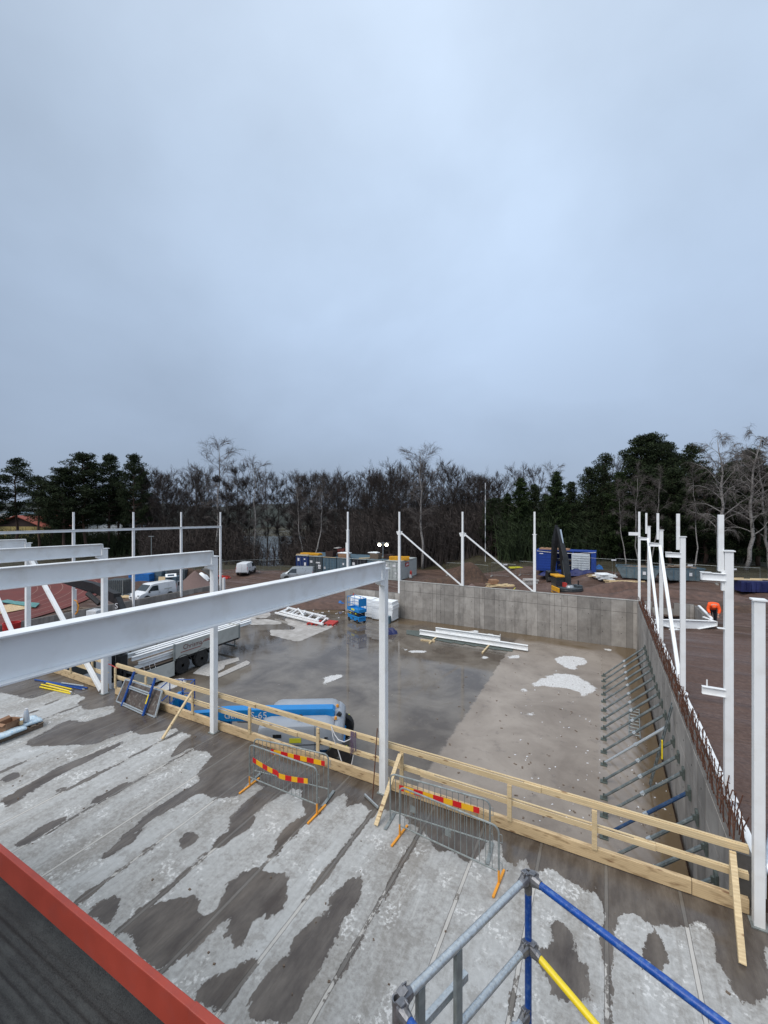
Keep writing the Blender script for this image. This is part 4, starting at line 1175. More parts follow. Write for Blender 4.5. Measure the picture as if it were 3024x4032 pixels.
for c_, d_ in (((0, 0, .005), (.34, .4, .01)), ((-.17, 0, .14), (.01, .4, .28)), ((.17, 0, .14), (.01, .4, .28)), ((0, -.2, .14), (.34, .01, .28)), ((0, .2, .14), (.34, .01, .28))): mb.box(c_, d_)
mb.build('box_body', M['card'], t)
for sg in (-1, 1):
    mb = MB(); mb.bar((sg * .17, 0, .28), (sg * .27, 0, .33), .38, .006); mb.build('flap', M['card'], t)
    mb = MB(); mb.bar((0, sg * .2, .28), (0, sg * .3, .24), .33, .006); mb.build('flap', M['card'], t)
mb = MB(); mb.lathe([(.04, 0), (.055, .03), (.05, .10), (.03, .12)], (0, 0, 0), n=12); o = mb.build('tape_roll', M['wood_wet']); o.location = (-16.33, 6.33, .26); tag(o, 'small brown tape roll between the box and the foil tube', 'tape roll', None, 'thing')

# small marks of litter on the deck
rg = random.Random(9)
deb = MB()
for k in range(90):
    x_ = rg.uniform(-14, 2); y_ = rg.uniform(2.5, 9.1); s_ = rg.uniform(.008, .03)
    deb.box((x_, y_, s_ * .3), (s_ * rg.uniform(.8, 2), s_, s_ * .6), rz=rg.uniform(0, 3))
tag(deb.build('litter', M['wood_old']), 'tiny dark crumbs scattered over the wet and dry deck', 'litter', None, 'stuff')

# ------------------------------------------------------------------ near roof edge, lower left
RZ = CAMZ - 3.0
def felt_material():
    m = bpy.data.materials.new('mineral_felt'); n, l = nodes_of(m); b = n['Principled BSDF']
    t = n.new('ShaderNodeTexCoord').outputs['Object']
    nf = noisen(n, l, t, 120, 4, 0.8); nm = noisen(n, l, t, 14, 6, 0.7, stretch=(0.5, 1.6, 1)); nb_ = noisen(n, l, t, 1.3, 5, 0.6)
    c = mixn(n, l, mapr(n, l, nf, 0.35, 0.7), (0.002, 0.0022, 0.0025), (0.050, 0.053, 0.053))
    c = mixn(n, l, mapr(n, l, nm, 0.48, 0.64, 0, 0.6), c, (0.045, 0.048, 0.047))
    c = mixn(n, l, mapr(n, l, nb_, 0.5, 0.7, 0, 0.5), c, (0.012, 0.012, 0.013))
    l.new(c, b.inputs['Base Color']); b.inputs['Roughness'].default_value = 0.8
    bp = n.new('ShaderNodeBump'); bp.inputs['Strength'].default_value = 0.7; bp.inputs['Distance'].default_value = 0.006
    l.new(mathn(n, l, 'ADD', nf, nm), bp.inputs['Height']); l.new(bp.outputs[0], b.inputs['Normal'])
    return m
M['felt'] = felt_material()
nb = thing('building_roof', 'edge of a felt-covered roof with a red metal flashing in the bottom left corner', 'roof', (0, 0, 0))
YO, YI = 1.722, 1.678
def flash(x0, x1, d):
    mb = MB(); h = .17
    mb.prism([(YO + d, RZ - .14), (YO + d, RZ + d), (YI - d, RZ + d), (YI - .023 - d, RZ - .183), (YI - .006, RZ - .183), (YI + .012, RZ - .14)], 'x', x0, x1)
    return mb
flash(-12, -2.19, 0).build('flashing', M['flashing'], nb, bevel=0.004)
flash(-2.21, 2.2, 0.004).build('flashing', M['flashing'], nb, bevel=0.004)
fx = np.linspace(-12, 2.2, 150)
YB = YI - .025
prof = [(YB + .015, RZ - .14), (YB - .004, RZ - .20), (YB - .03, RZ - .238), (YB - .06, RZ - .25)] + [(YB - .06 - 0.035 * k / 4, None) for k in range(1, 400)]
vsx = []; rgf = np.random.RandomState(3)
py_ = [p_[0] for p_ in prof]
for yy_, zz_ in prof:
    for x_ in fx:
        wv = 0.006 * math.sin(x_ * 2.3 + yy_ * 9)
        if zz_ is None:
            dd = YB - .06 - yy_
            z_ = RZ - .25 - .02 * min(dd / .2, 1) + (0.006 + 0.002 * math.sin(x_ * 5 + dd * 30)) * math.sin(dd * 2 * math.pi / 0.062 + 0.5 * math.sin(x_ * 1.7 + dd * 4)) * min(dd / .05, 1) + wv * .4
        else: z_ = zz_ + wv * .3
        vsx.append((x_, yy_, z_))
nx_ = len(fx)
fs_ = [(i * nx_ + k, i * nx_ + k + 1, (i + 1) * nx_ + k + 1, (i + 1) * nx_ + k) for i in range(len(prof) - 1) for k in range(nx_ - 1)]
mb = MB(); mb.add(vsx, fs_); mb.build('roofing_felt', M['felt'], nb, smooth=True)
mb = MB(); mb.span((-12, -1.9, -0.3), (2.2, 1.55, RZ - .36)); mb.build('wall', M['render_yellow'], nb)

# ------------------------------------------------------------------ scaffold tower, lower right
st = thing('scaffold_tower', 'blue, yellow and silver tube scaffold guardrail in the bottom right corner', 'scaffold', (0, 0, 0))
PA, PB = dep(2080, 3.03, 4.35), dep(1564, 2.24, 4.35)
PB.z = 4.35
def post(P, label=None):
    mb = MB(); mb.tube((P.x, P.y, 0.02), (P.x, P.y, P.z - .12), .0245, n=16); o = mb.build('standard_tube', M['bluepipe'], st, smooth='auto')
    mb = MB()
    mb.tube((P.x, P.y, P.z - .12), (P.x, P.y, P.z + .035), .027, n=16, cap=False); mb.lathe([(.021, -.03), (.021, .034), (.029, .037), (.029, .0)], (P.x, P.y, P.z), n=16); mb.build('spigot', M['cast'], st, smooth='auto')
    mb = MB(); mb.box((P.x, P.y, .012), (.15, .15, .012)); mb.build('base_plate', M['galv'], st)
post(PA); post(PB)
dAB = (PB - PA).normalized(); nrm = V((dAB.y, -dAB.x, 0))
nrm = nrm if nrm.dot(V((CA, SA, 0))) > 0 else -nrm
def coupler(P, d):
    u_ = V((0, 0, 1)); mb = MB()
    # wedge head: a cup of cast steel gripping the post plus the wedge plate
    secs = []
    for f, w_, h_ in ((0.02, .032, .045), (.045, .036, .05), (.075, .030, .036), (.10, .027, .03)):
        y_ = d.cross(u_)
        secs.append([P + d * f + y_ * (w_ * math.cos(a)) + u_ * (h_ * math.sin(a)) for a in [2 * math.pi * k / 10 for k in range(10)]])
    mb.loft(secs); 
    s_ = d.cross(u_)
    mb.bar(P + d * .062 + u_ * .065 - s_ * .012, P + d * .05 - u_ * .05 - s_ * .012, .008, .032, up=d)
    mb.bar(P + d * .012 + u_ * .04, P + d * .06 + u_ * .055, .05, .012)
    mb.build('coupler', M['cast'], st, bevel=.003)
def rail(P, Q, m_, r=.0245, a=.08, b_=.08, name='ledger_tube', end=True):
    d = (Q - P).normalized()
    mb = MB(); mb.tube(P + d * a, Q - d * b_, r, n=18); mb.build(name, m_, st, smooth='auto')
    coupler(P, d)
    if end: coupler(Q, -d)
rail(PA, PB, M['galv'], .025)
PA2, PB2 = PA - V((0, 0, .50)), PB - V((0, 0, .50))
rail(PA2, PB2, M['galv'], .0245)
PA3, PB3 = PA - V((0, 0, .99)), PB - V((0, 0, .99))
rail(PA3, PB3, M['galv'], .0245)
mb = MB(); c_ = PA3 + dAB * .17; mb.tube(c_ - dAB * .018, c_ + dAB * .018, .042, n=16); c_ = c_ + dAB * .02; mb.tube(c_, c_ + dAB * .03, .033, n=16); mb.build('collar', M['galv'], st, smooth='auto')
far = nrm * 2.2
rail(PA + V((0, 0, 0)), PA + far, M['bluepipe'], .0245, end=False)
rail(PB, PB + far, M['bluepipe'], .0245, end=False)
ye = PA2 + nrm * 2.0 + V((0, 0, -.5))
rail(PA2, ye, M['yellow'], .0235, end=False, name='diagonal_tube')
# upright flats of the gate frame below the silver rail
for px_, top_, zb in ((1803, 0, 0.03), (1655, 0, 0.03)):
    u_ = (px_ - 1512) / FPX
    # intersection of the photo column with the line A-B
    ra, fa = PA.x * CA + PA.y * SA, -PA.x * SA + PA.y * CA
    rb, fb = PB.x * CA + PB.y * SA, -PB.x * SA + PB.y * CA
    s_ = (ra - u_ * fa) / ((ra - rb) - u_ * (fa - fb))
    c_ = PA.lerp(PB, s_) - nrm * .0
    mb = MB(); mb.box((c_.x, c_.y, (PA.z - .03 + 2.4) / 2), (.055, .03, PA.z - .03 - 2.4), rz=math.atan2(dAB.y, dAB.x)); mb.build('gate_upright', M['steel_grey'], st, bevel=.003)
c_ = PA.lerp(PB, .56)
mb = MB(); mb.bar(PA.lerp(PB, .50) - V((0, 0, .32)) - nrm * .05, PA.lerp(PB, .95) - V((0, 0, .34)) - nrm * .05, .035, .05); mb.build('toe_profile', M['galv'], st, bevel=.003)
# ------------------------------------------------------------------ vehicles and plant
def wheel(parent, x, y, z, r, w, side, rimcol=None, name='wheel', hub=0.55):
    mb = MB(); s = side
    mb.lathe([(r * .62, -w / 2), (r * .93, -w / 2), (r, -w * .36), (r, w * .36), (r * .93, w / 2), (r * .62, w / 2)], (0, 0, 0), axis='y', n=20)
    o = mb.build(name, M['rubber'], parent, smooth='auto'); o.location = (x, y, z)
    mb = MB(); mb.lathe([(r * .60, w * .34 * s), (r * .60, w * .42 * s), (r * .35, w * .30 * s), (r * .2, w * .36 * s), (r * .18, w * .5 * s)], (0, 0, 0), axis='y', n=16)
    mb.build('rim', rimcol or M['steel_grey'], o, smooth='auto')
    return o

def van(name, label, loc, rz, m_, open_door=False, group='vans parked on the site'):
    t = thing(name, label, 'van', loc, rz, group)
    st_ = [(-2.2, 1.66, .66, .84, .45), (-2.17, 1.78, .72, .88, .34), (-2.0, 1.83, .75, .90, .30), (.3, 1.85, .75, .90, .28), (.72, 1.78, .72, .90, .28),
           (1.05, 1.46, .74, .90, .28), (1.42, 1.13, .78, .89, .28), (1.6, 1.06, .76, .88, .28), (1.95, .97, .70, .86, .28), (2.12, .82, .62, .82, .30), (2.2, .62, .55, .74, .36)]
    secs = []
    for x, zr, rw, sw, zb in st_:
        sh = min(1.02, zr - .08)
        half = [(rw * .6, zr), (rw, zr - .045), (rw + (sw - rw) * .35, zr - (zr - sh) * .45), (sw, sh), (sw + .01, (sh + .55) / 2 + .05), (sw, .5), (sw - .06, zb)]
        secs.append([V((x, a, b)) for a, b in half] + [V((x, -a, b)) for a, b in half[::-1]])
    mb = MB(); mb.loft(secs); mb.build('body', m_, t, smooth='auto')
    G = M['glass']
    mb = MB(); mb.add([(1.385, -.70, 1.19), (1.385, .70, 1.19), (.80, .64, 1.725), (.80, -.64, 1.725)], [(0, 1, 2, 3)]); mb.add([(1.36, -.70, 1.15), (1.36, .70, 1.15), (.78, .64, 1.70), (.78, -.64, 1.70)], [(3, 2, 1, 0)]); mb.build('windscreen', G, t)
    for s in (-1, 1):
        pts = [(.02, 1.62, .815), (.62, 1.62, .815), (1.18, 1.13, .897), (.02, 1.08, .905)]
        mb = MB(); mb.add([V((x, s * (y + .012), z)) for x, z, y in pts] + [V((x, s * (y - .02), z)) for x, z, y in pts], [(0, 1, 2, 3), (4, 7, 6, 5), (0, 4, 5, 1), (1, 5, 6, 2), (2, 6, 7, 3), (3, 7, 4, 0)]); mb.build('side_window', G, t)
        mb = MB(); mb.box((1.12, s * 1.0, 1.08), (.12, .16, .2)); mb.build('mirror', M['black'], t, bevel=.02)
        for x_ in (-.02, -1.15): 
            mb = MB(); mb.box((x_, s * .909, .78), (.012, .006, .75)); mb.build('door_seam', M['black'], t)
        mb = MB(); mb.box((-.1, s * .912, .86), (.16, .02, .03)); mb.build('door_handle', M['black'], t)
        mb = MB(); mb.box((-.1, s * .905, .42), (2.0, .02, .14)); mb.build('sill_strip', M['black'], t)
        mb = MB(); mb.box((2.06, s * .66, .80), (.2, .22, .14)); mb.build('headlight', M['galv'], t, bevel=.02)
        mb = MB(); mb.box((-2.185, s * .82, 1.0), (.03, .08, .5)); mb.build('tail_light', M['redpaint'], t)
        for x_ in (-1.35, 1.32):
            mb = MB(); mb.ring((0, 0, 0), .385, .05, .05, n=14, a0=0, a1=math.pi); o = mb.build('wheel_arch', M['black'], t); o.location = (x_, s * .89, .33); o.rotation_euler = (math.pi / 2, 0, 0)
            mb = MB(); mb.tube((x_, s * .80, .36), (x_, s * .907, .36), .37, n=18); mb.build('wheel_well', M['black'], t)
            wheel(t, x_, s * .84, .33, .33, .21, s)
    mb = MB(); mb.box((2.17, 0, .55), (.06, 1.2, .18)); mb.build('grille', M['black'], t, bevel=.02)
    mb = MB(); mb.box((2.14, 0, .34), (.16, 1.5, .12)); mb.build('bumper', M['black'], t, bevel=.03)
    mb = MB(); mb.box((-2.2, 0, .42), (.1, 1.6, .16)); mb.build('rear_bumper', M['black'], t, bevel=.02)
    mb = MB(); mb.box((-2.205, 0, 1.05), (.008, .012, 1.1)); mb.build('rear_door_seam', M['black'], t)
    if m_ is M['vanwhite']:
        mb = MB(); mb.box((-1.1, .925, 1.12), (.9, .006, .10)); mb.box((-1.1, -.925, 1.12), (.9, .006, .10)); mb.build('side_lettering', M['trailer'], t)
    if open_door:
        mb = MB(); mb.box((-2.62, .86, 1.08), (.80, .05, 1.25)); o = mb.build('rear_door', M['vansilver'], t, bevel=.02)
        mb = MB(); mb.box((-2.62, .89, 1.4), (.55, .012, .42)); mb.build('rear_door_window', G, o)
        mb = MB(); mb.box((-2.18, 0, 1.05), (.06, 1.5, 1.15)); mb.build('load_space', M['black'], t)
    return t
van('parked_van', 'white van with an open rear door, parked nose-left among the distant posts', (-43.0, 28.2, -2.45), math.radians(-88), M['vanwhite'], True)
van('parked_van', 'white van seen from behind, parked near the trees left of the containers', (-48.3, 46.6, -2.42), math.radians(118), M['vanwhite'])
van('parked_van', 'silver van parked next to the navy container', (-37.6, 45.6, -2.42), math.radians(212), M['vansilver'])

# flatbed truck -------------------------------------------------------------
t = thing('flatbed_truck', 'flatbed crane truck with pale sideboards parked in the pit behind the left railing', 'truck', (-22.85, 15.0, PZ), math.radians(-90))
TR, BK = M['trailer'], M['black']
mb = MB(); mb.box((-1.6, 0, .93), (7.2, 2.42, .12)); mb.box((0, .42, .72), (9.6, .1, .26)); mb.box((0, -.42, .72), (9.6, .1, .26)); mb.build('chassis', BK, t)
mb = MB(); mb.box((-1.75, 0, 1.0), (6.9, 2.4, .03)); mb.build('load_floor', M['wood_old'], t)
mb = MB(); mb.box((-2.8, 1.235, 1.42), (4.8, .04, .84)); sb = mb.build('side_board', TR, t, bevel=.008)
mb = MB(); mb.box((-1.75, -1.235, 1.55), (6.9, .04, 1.1)); mb.build('side_board', TR, t, bevel=.008)
for x_ in (-4.4, -2.7, -1.0, .6): 
    mb = MB(); mb.box((x_, -1.20, 1.55), (.08, .05, 1.12)); mb.build('stake', M['wood_old'], t)
mb = MB(); mb.box((-5.22, 0, 1.42), (.04, 2.4, .84)); mb.build('tail_board', TR, t)
mb = MB(); mb.box((.75, 1.29, .52), (2.3, .04, .80)); mb.build('lowered_side_board', TR, t, bevel=.008)
for x_ in (-.42, -5.2): 
    mb = MB(); mb.box((x_, 1.25, 1.40), (.10, .08, .95)); mb.build('corner_post', M['steel_grey'], t)
mb = MB(); mb.box((1.78, -.35, 1.85), (.06, 1.7, 1.8)); mb.build('headboard', M['vansilver'], t)
for x_, in ((-.97,), (-2.28,)):
    for s in (-1, 1):
        wheel(t, x_, s * 1.08, .50, .50, .34, s, hub=.4)
        mb = MB(); mb.ring((0, 0, 0), .60, .03, .36, n=14, a0=.25, a1=math.pi - .25); o = mb.build('mudguard', BK, t); o.location = (x_, s * 1.08, .5); o.rotation_euler = (math.pi / 2, 0, 0)
for s in (-1, 1): wheel(t, 3.9, s * 1.05, .5, .5, .3, s)
mb = MB(); mb.bar((-5.1, .95, .8), (-5.1, .95, .35), .06, .06); mb.bar((-5.1, -.95, .8), (-5.1, -.95, .35), .06, .06); mb.box((-5.1, 0, .4), (.08, 2.1, .12)); mb.build('underrun_bar', M['steel_grey'], t)
# cab
mb = MB(); mb.prism([(2.95, .55), (5.2, .55), (5.28, 1.5), (5.05, 2.75), (4.7, 2.95), (2.95, 2.95)], 'y', -1.2, 1.2); cb = mb.build('cab', M['vanwhite'], t, bevel=.05)
for s in (-1, 1):
    mb = MB(); mb.prism([(3.7, 1.75), (5.0, 1.75), (4.85, 2.55), (3.7, 2.55)], 'y', s * 1.19, s * 1.215); mb.build('side_window', M['glass'], cb)
mb = MB(); mb.add([(5.265, -1.05, 1.6), (5.265, 1.05, 1.6), (5.08, 1.05, 2.65), (5.08, -1.05, 2.65)], [(0, 1, 2, 3)]); mb.build('windscreen', M['glass'], cb)
mb = MB(); mb.box((3.6, 1.21, .95), (.9, .03, .5)); mb.build('step_panel', M['redpaint'], cb)
# crane behind the cab
mb = MB(); mb.box((2.35, 0, 1.2), (.5, 1.5, .5)); mb.tube((2.35, 0, 1.4), (2.35, 0, 2.6), .2, n=10); mb.bar((2.35, -.9, 2.55), (2.35, 1.0, 2.45), .3, .34); mb.bar((2.2, 1.0, 2.5), (2.2, -.8, 1.7), .22, .26); mb.box((2.3, .9, 1.6), (.4, .35, .9)); mb.build('crane', BK, t, bevel=.02)
mb = MB(); mb.bar((2.3, 1.1, .2), (2.3, 1.1, 1.3), .14, .14); mb.build('stabiliser_leg', BK, t)
mb = MB()
for x_ in (.6, .9, 1.2): mb.path([(x_, .9, 1.3), (x_ + .1, 1.27, .9), (x_ + .02, 1.33, .3)], .015, n=4)
tag(mb.build('lashing_strap', M['strap_white'], t))
sign_col = mat('maroon_lettering', (0.16, 0.05, 0.045), .5)
sign_red = mat('brick_red_lettering', (0.26, 0.07, 0.055), .5)
text_mesh('lettering', 'Chrisma', .40, textM((-1.62, 1.262, 1.52), (-1, 0, 0.0), (0, 0, 1)), sign_col, sb, sx=.95)
mb = MB(); mb.box((-1.5, 1.260, 1.28), (1.35, .006, .045)); mb.add([(-2.17, 1.26, 1.30), (-2.17, 1.26, 1.255), (-2.37, 1.26, 1.50), (-2.37, 1.26, 1.55)], [(0, 1, 2, 3)]); mb.box((-2.8, 1.260, 1.52), (.9, .006, .05)); mb.box((-2.85, 1.260, 1.60), (.8, .006, .035)); mb.build('lettering_line', sign_red, sb)
mb = MB(); mb.box((-1.4, 1.26, 1.19), (1.1, .005, .03)); mb.box((-2.8, 1.26, 1.35), (.7, .005, .03)); mb.box((-2.8, 1.26, 1.25), (.7, .005, .03)); mb.build('small_print', M['cont_pale'], sb)
def wb(x0, x1, Y_, z, X_, h, w, label, mat_=None):
    mb = MB(); mb.ibeam((X_, x0, z), (X_, x1, z), h, w, .02, .015)
    return tag(mb.build('loaded_beam', S), label, 'beam', 'white beams loaded on the truck', 'thing')
wb(13.2, 21.6, 0, -.74, -21.95, .20, .18, 'long white beam on the truck, nearest the lettered sideboard')
wb(13.6, 21.9, 0, -.72, -22.25, .20, .18, 'long white beam on the truck, second from the lettered sideboard')
wb(13.3, 21.2, 0, -.74, -22.6, .22, .2, 'long white beam on the truck, farthest from the lettered sideboard')
wb(13.5, 16.5, 0, -1.02, -21.85, .16, .16, 'short lower white beam at the front of the truck bed')
wb(13.3, 17.0, 0, -1.22, -21.85, .14, .16, 'lowest short white beam at the front of the truck bed')
# pale sheets lying beside the truck
def sheet(name, poly, z, m_, label, cat, th=.02, grp=None):
    mb = MB(); pts = [at(x, y, z) for x, y in poly]; n = len(pts)
    mb.add([p + V((0, 0, th)) for p in pts] + pts, [tuple(range(n)), tuple(range(n, 2 * n))[::-1]] + [(i, n + i, n + (i + 1) % n, (i + 1) % n) for i in range(n)])
    o = mb.build(name, m_, bevel=0); return tag(o, label, cat, grp, 'thing')
cz = lambda x, y: (100 + x * .5425, 2400 + y * .5425)
sheet('foam_sheet', [cz(*p) for p in ((1215, 465), (1300, 400), (1545, 348), (1555, 372), (1450, 405), (1440, 430), (1330, 485))], PZ + .01, M['pink_gran'], 'left pale ragged sheet on the pit floor beside the truck wheels', 'sheet', grp='pale sheets beside the truck')
sheet('foam_sheet', [cz(*p) for p in ((1392, 500), (1395, 470), (1605, 372), (1632, 385), (1620, 400))], PZ + .01, M['pink_gran'], 'right pale strip-like sheet on the pit floor beside the truck wheels', 'sheet', grp='pale sheets beside the truck')

# boom lift -------------------------------------------------------------------
bl = thing('boom_lift', 'blue and grey boom lift parked behind the railing, with S-65 on its arm', 'boom lift', (-10.2, 12.95, PZ), math.radians(210.3))
LB, LG = M['lift_blue'], M['lift_grey']
mb = MB(); mb.box((0, 0, .62), (2.6, 1.5, .34)); mb.box((-1.35, 0, .5), (.25, 2.1, .22)); mb.box((1.35, 0, .5), (.25, 2.1, .22)); mb.build('chassis', LB, bl, bevel=.03)
for x_ in (-1.3, 1.3):
    for s in (-1, 1): wheel(bl, x_, s * 1.08, .5, .5, .36, s)
def hood(name, y0, y1, x0, x1, z0, z1, m_):
    secs = []; r = .16
    N = 8
    for f in [0, .02, .06, .12, .88, .94, .98, 1]:
        x = x0 + (x1 - x0) * f; k = min(f, 1 - f); ins = .10 * max(0, 1 - k / .12) ** 2
        ya, yb, za, zb = y0 + ins, y1 - ins, z0, z1 - ins * 1.2
        secs.append([V((x, ya, za)), V((x, ya, zb - r)), V((x, ya + .05, zb - .05)), V((x, ya + r, zb)), V((x, yb - r, zb + .0)), V((x, yb - .05, zb - .05)), V((x, yb, zb - r)), V((x, yb, za))])
    mb = MB(); mb.loft(secs); return mb.build(name, m_, bl, smooth='auto')
hd = hood('engine_cover', .30, 1.22, -1.1, 1.6, .82, 1.70, LG)
hood('engine_cover', -1.22, -.30, -1.2, 1.45, .82, 1.66, LG)
mb = MB(); mb.prism([(-1.45, .82), (-1.45, 1.35), (-1.25, 1.52), (-.8, 1.52), (-.8, .82)], 'y', -1.15, 1.15); mb.build('counterweight', LG, bl, bevel=.08)
mb = MB(); mb.box((0, 0, .80), (2.6, 2.3, .12)); mb.build('turntable', LB, bl, bevel=.02)
for x_ in (-.45,):
    mb = MB(); mb.box((x_, 1.224, 1.30), (.012, .012, .9)); mb.build('cover_seam', BK, hd)
mb = MB(); mb.tube((.15, .75, 1.72), (.12, .85, 1.86), .09, n=12); mb.build('exhaust_cap', BK, hd)
mb = MB(); mb.box((.25, 1.228, 1.18), (.42, .008, .17)); mb.build('warning_label', M['sticker_y'], hd)
for s in (1, -1):
    mb = MB(); mb.box((-1.3, s * 1.19, .88), (.62, .06, .08)); mb.build('bumper_stripe', M['sticker_y'], bl)
# boom: slightly tapering box with rounded rear end
mb = MB(); mb.prism([(-.85, 1.15), (-1.05, 1.3), (-1.10, 1.72), (-1.0, 1.82), (3.05, 1.84), (3.45, 1.80), (3.45, 1.48), (3.0, 1.40), (1.4, 1.38), (.2, 1.25), (-.5, 1.12)], 'y', -.20, .20); bo = mb.build('boom', LB, bl, bevel=.02)
mb = MB(); mb.bar((3.3, 0, 1.62), (4.6, 0, 1.55), .26, .30); mb.build('boom_extension', LB, bl, bevel=.01)
mb = MB(); mb.box((3.2, 0, 1.36), (.5, .3, .16)); mb.build('boom_collar', LB, bl, bevel=.01)
mb = MB(); mb.bar((4.45, 0, 1.2), (4.75, 0, 2.25), .34, .30); mb.bar((4.6, 0, 2.2), (5.1, 0, 1.95), .30, .26); mb.build('jib', LB, bl, bevel=.02)
mb = MB(); mb.bar((2.9, 0, 1.30), (4.7, 0, 1.05), .2, .2); mb.build('jib_link', LB, bl, bevel=.01)
mb = MB()
for z_ in (1.45, 1.95, 2.5):
    for a_, b_ in (((4.75, -1.15), (4.75, 1.15)), ((4.75, 1.15), (5.75, 1.15)), ((5.75, 1.15), (5.75, -1.15)), ((5.75, -1.15), (4.75, -1.15))):
        mb.tube((*a_, z_), (*b_, z_), .022, n=6)
for x_, y_ in ((4.75, -1.15), (4.75, 1.15), (5.75, 1.15), (5.75, -1.15), (4.75, 0), (5.75, 0), (5.25, 1.15), (5.25, -1.15)): mb.tube((x_, y_, 1.42), (x_, y_, 2.5), .022, n=6)
bk = mb.build('basket_rail', M['bluepipe'], bl)
mb = MB(); mb.box((5.25, 0, 1.42), (1.0, 2.3, .05)); mb.build('basket_floor', M['steel_grey'], bl)
mb = MB(); mb.box((4.9, 0, 2.15), (.2, .5, .5)); mb.build('control_box', LB, bl)
mb = MB(); mb.tube((-1.2, -.28, 1.3), (-1.2, .28, 1.3), .2, n=14); mb.tube((-1.3, .1, 1.6), (-.9, .1, 1.05), .09, n=10); mb.build('pivot', BK, bl)
for y_ in (-.5, .5):
    mb = MB(); mb.lathe([(.055, 0), (.055, .07), (.04, .10)], (-1.15, y_, 1.56), n=10); mb.build('beacon', M['orange'], bl)
text_mesh('lettering', 'Genie', .33, textM((2.72, .206, 1.62), (-1, 0, -.02), (0, 0, 1)), M['sticker'], bo, shear=.1)
text_mesh('lettering', 'S-65', .36, textM((1.80, .206, 1.61), (-1, 0, -.02), (0, 0, 1)), M['sticker'], bo)
mb = MB(); mb.box((-.6, .206, 1.5), (.14, .006, .09)); mb.box((1.0, .206, 1.2), (.2, .006, .06)); mb.build('warning_label', M['sticker_y'], bo)

mb = MB(); mb.path([(-.7, .24, 1.5), (-.2, .26, 1.28), (.6, .25, 1.34), (1.6, .23, 1.36), (2.6, .22, 1.40)], .025, n=5); mb.path([(3.3, .18, 1.75), (3.8, .22, 1.5), (4.5, .2, 1.6)], .02, n=5); mb.build('hose', BK, bl)
mb = MB(); mb.box((-.1, 1.226, 1.02), (2.2, .01, .02)); mb.box((.9, 1.226, 1.35), (.3, .012, .12)); mb.box((-.85, 1.226, 1.25), (.12, .02, .05)); mb.build('cover_trim', BK, hd)

# scissor lift ----------------------------------------------------------------
sl_ = thing('scissor_lift', 'small blue scissor lift with a red top lamp beside the white foam blocks', 'scissor lift', (-18.75, 30.6, PZ), math.radians(154.5))
mb = MB(); mb.box((0, 0, .32), (1.75, .72, .30)); mb.box((0, 0, .52), (1.85, .78, .10)); mb.build('chassis', LB, sl_, bevel=.02)
for x_ in (-.65, .65):
    for s in (-1, 1): wheel(sl_, x_, s * .34, .17, .17, .12, s)
mb = MB()
for k in range(4):
    z_ = .60 + .085 * k
    for s in (-1, 1): mb.bar((-.8, s * .3, z_), (.8, s * .3, z_ + (.06 if k % 2 else -.0)), .05, .07)
mb.build('scissor_arms', BK, sl_)
mb = MB(); mb.box((0, 0, .98), (1.85, .8, .10)); mb.box((0, .39, 1.10), (1.85, .02, .18)); mb.box((0, -.39, 1.10), (1.85, .02, .18)); mb.box((.92, 0, 1.10), (.02, .8, .18)); mb.box((-.92, 0, 1.10), (.02, .8, .18)); mb.build('platform', LB, sl_)
mb = MB()
for z_ in (1.55, 2.08):
    for a_, b_ in (((-.9, -.38), (.9, -.38)), ((.9, -.38), (.9, .38)), ((.9, .38), (-.9, .38)), ((-.9, .38), (-.9, -.38))): mb.tube((*a_, z_), (*b_, z_), .022, n=6)
for x_, y_ in ((-.9, -.38), (.9, -.38), (.9, .38), (-.9, .38), (0, .38), (0, -.38), (.45, .38), (-.45, -.38)): mb.tube((x_, y_, 1.05), (x_, y_, 2.08), .022, n=6)
mb.build('guard_rail', LB, sl_)
mb = MB(); mb.box((-.9, 0, 1.75), (.04, .7, .62)); mb.build('gate_panel', LB, sl_)
mb = MB(); mb.box((.0, .402, 1.09), (.5, .006, .14)); mb.build('warning_label', M['sticker_y'], sl_)
mb = MB(); mb.box((.45, .36, .70), (.2, .01, .07)); mb.box((-.4, .36, .78), (.2, .01, .07)); mb.build('warning_label', M['sticker_y'], sl_)
mb = MB(); mb.box((.0, .366, .33), (.16, .01, .16)); mb.build('vent', BK, sl_)
mb = MB(); mb.tube((.5, 0, 2.08), (.5, 0, 2.2), .05, n=8); mb.build('lamp_base', M['sticker'], sl_)
mb = MB(); mb.tube((.5, 0, 2.2), (.5, 0, 2.32), .07, .04, n=8); mb.build('top_lamp', M['redpaint'], sl_)

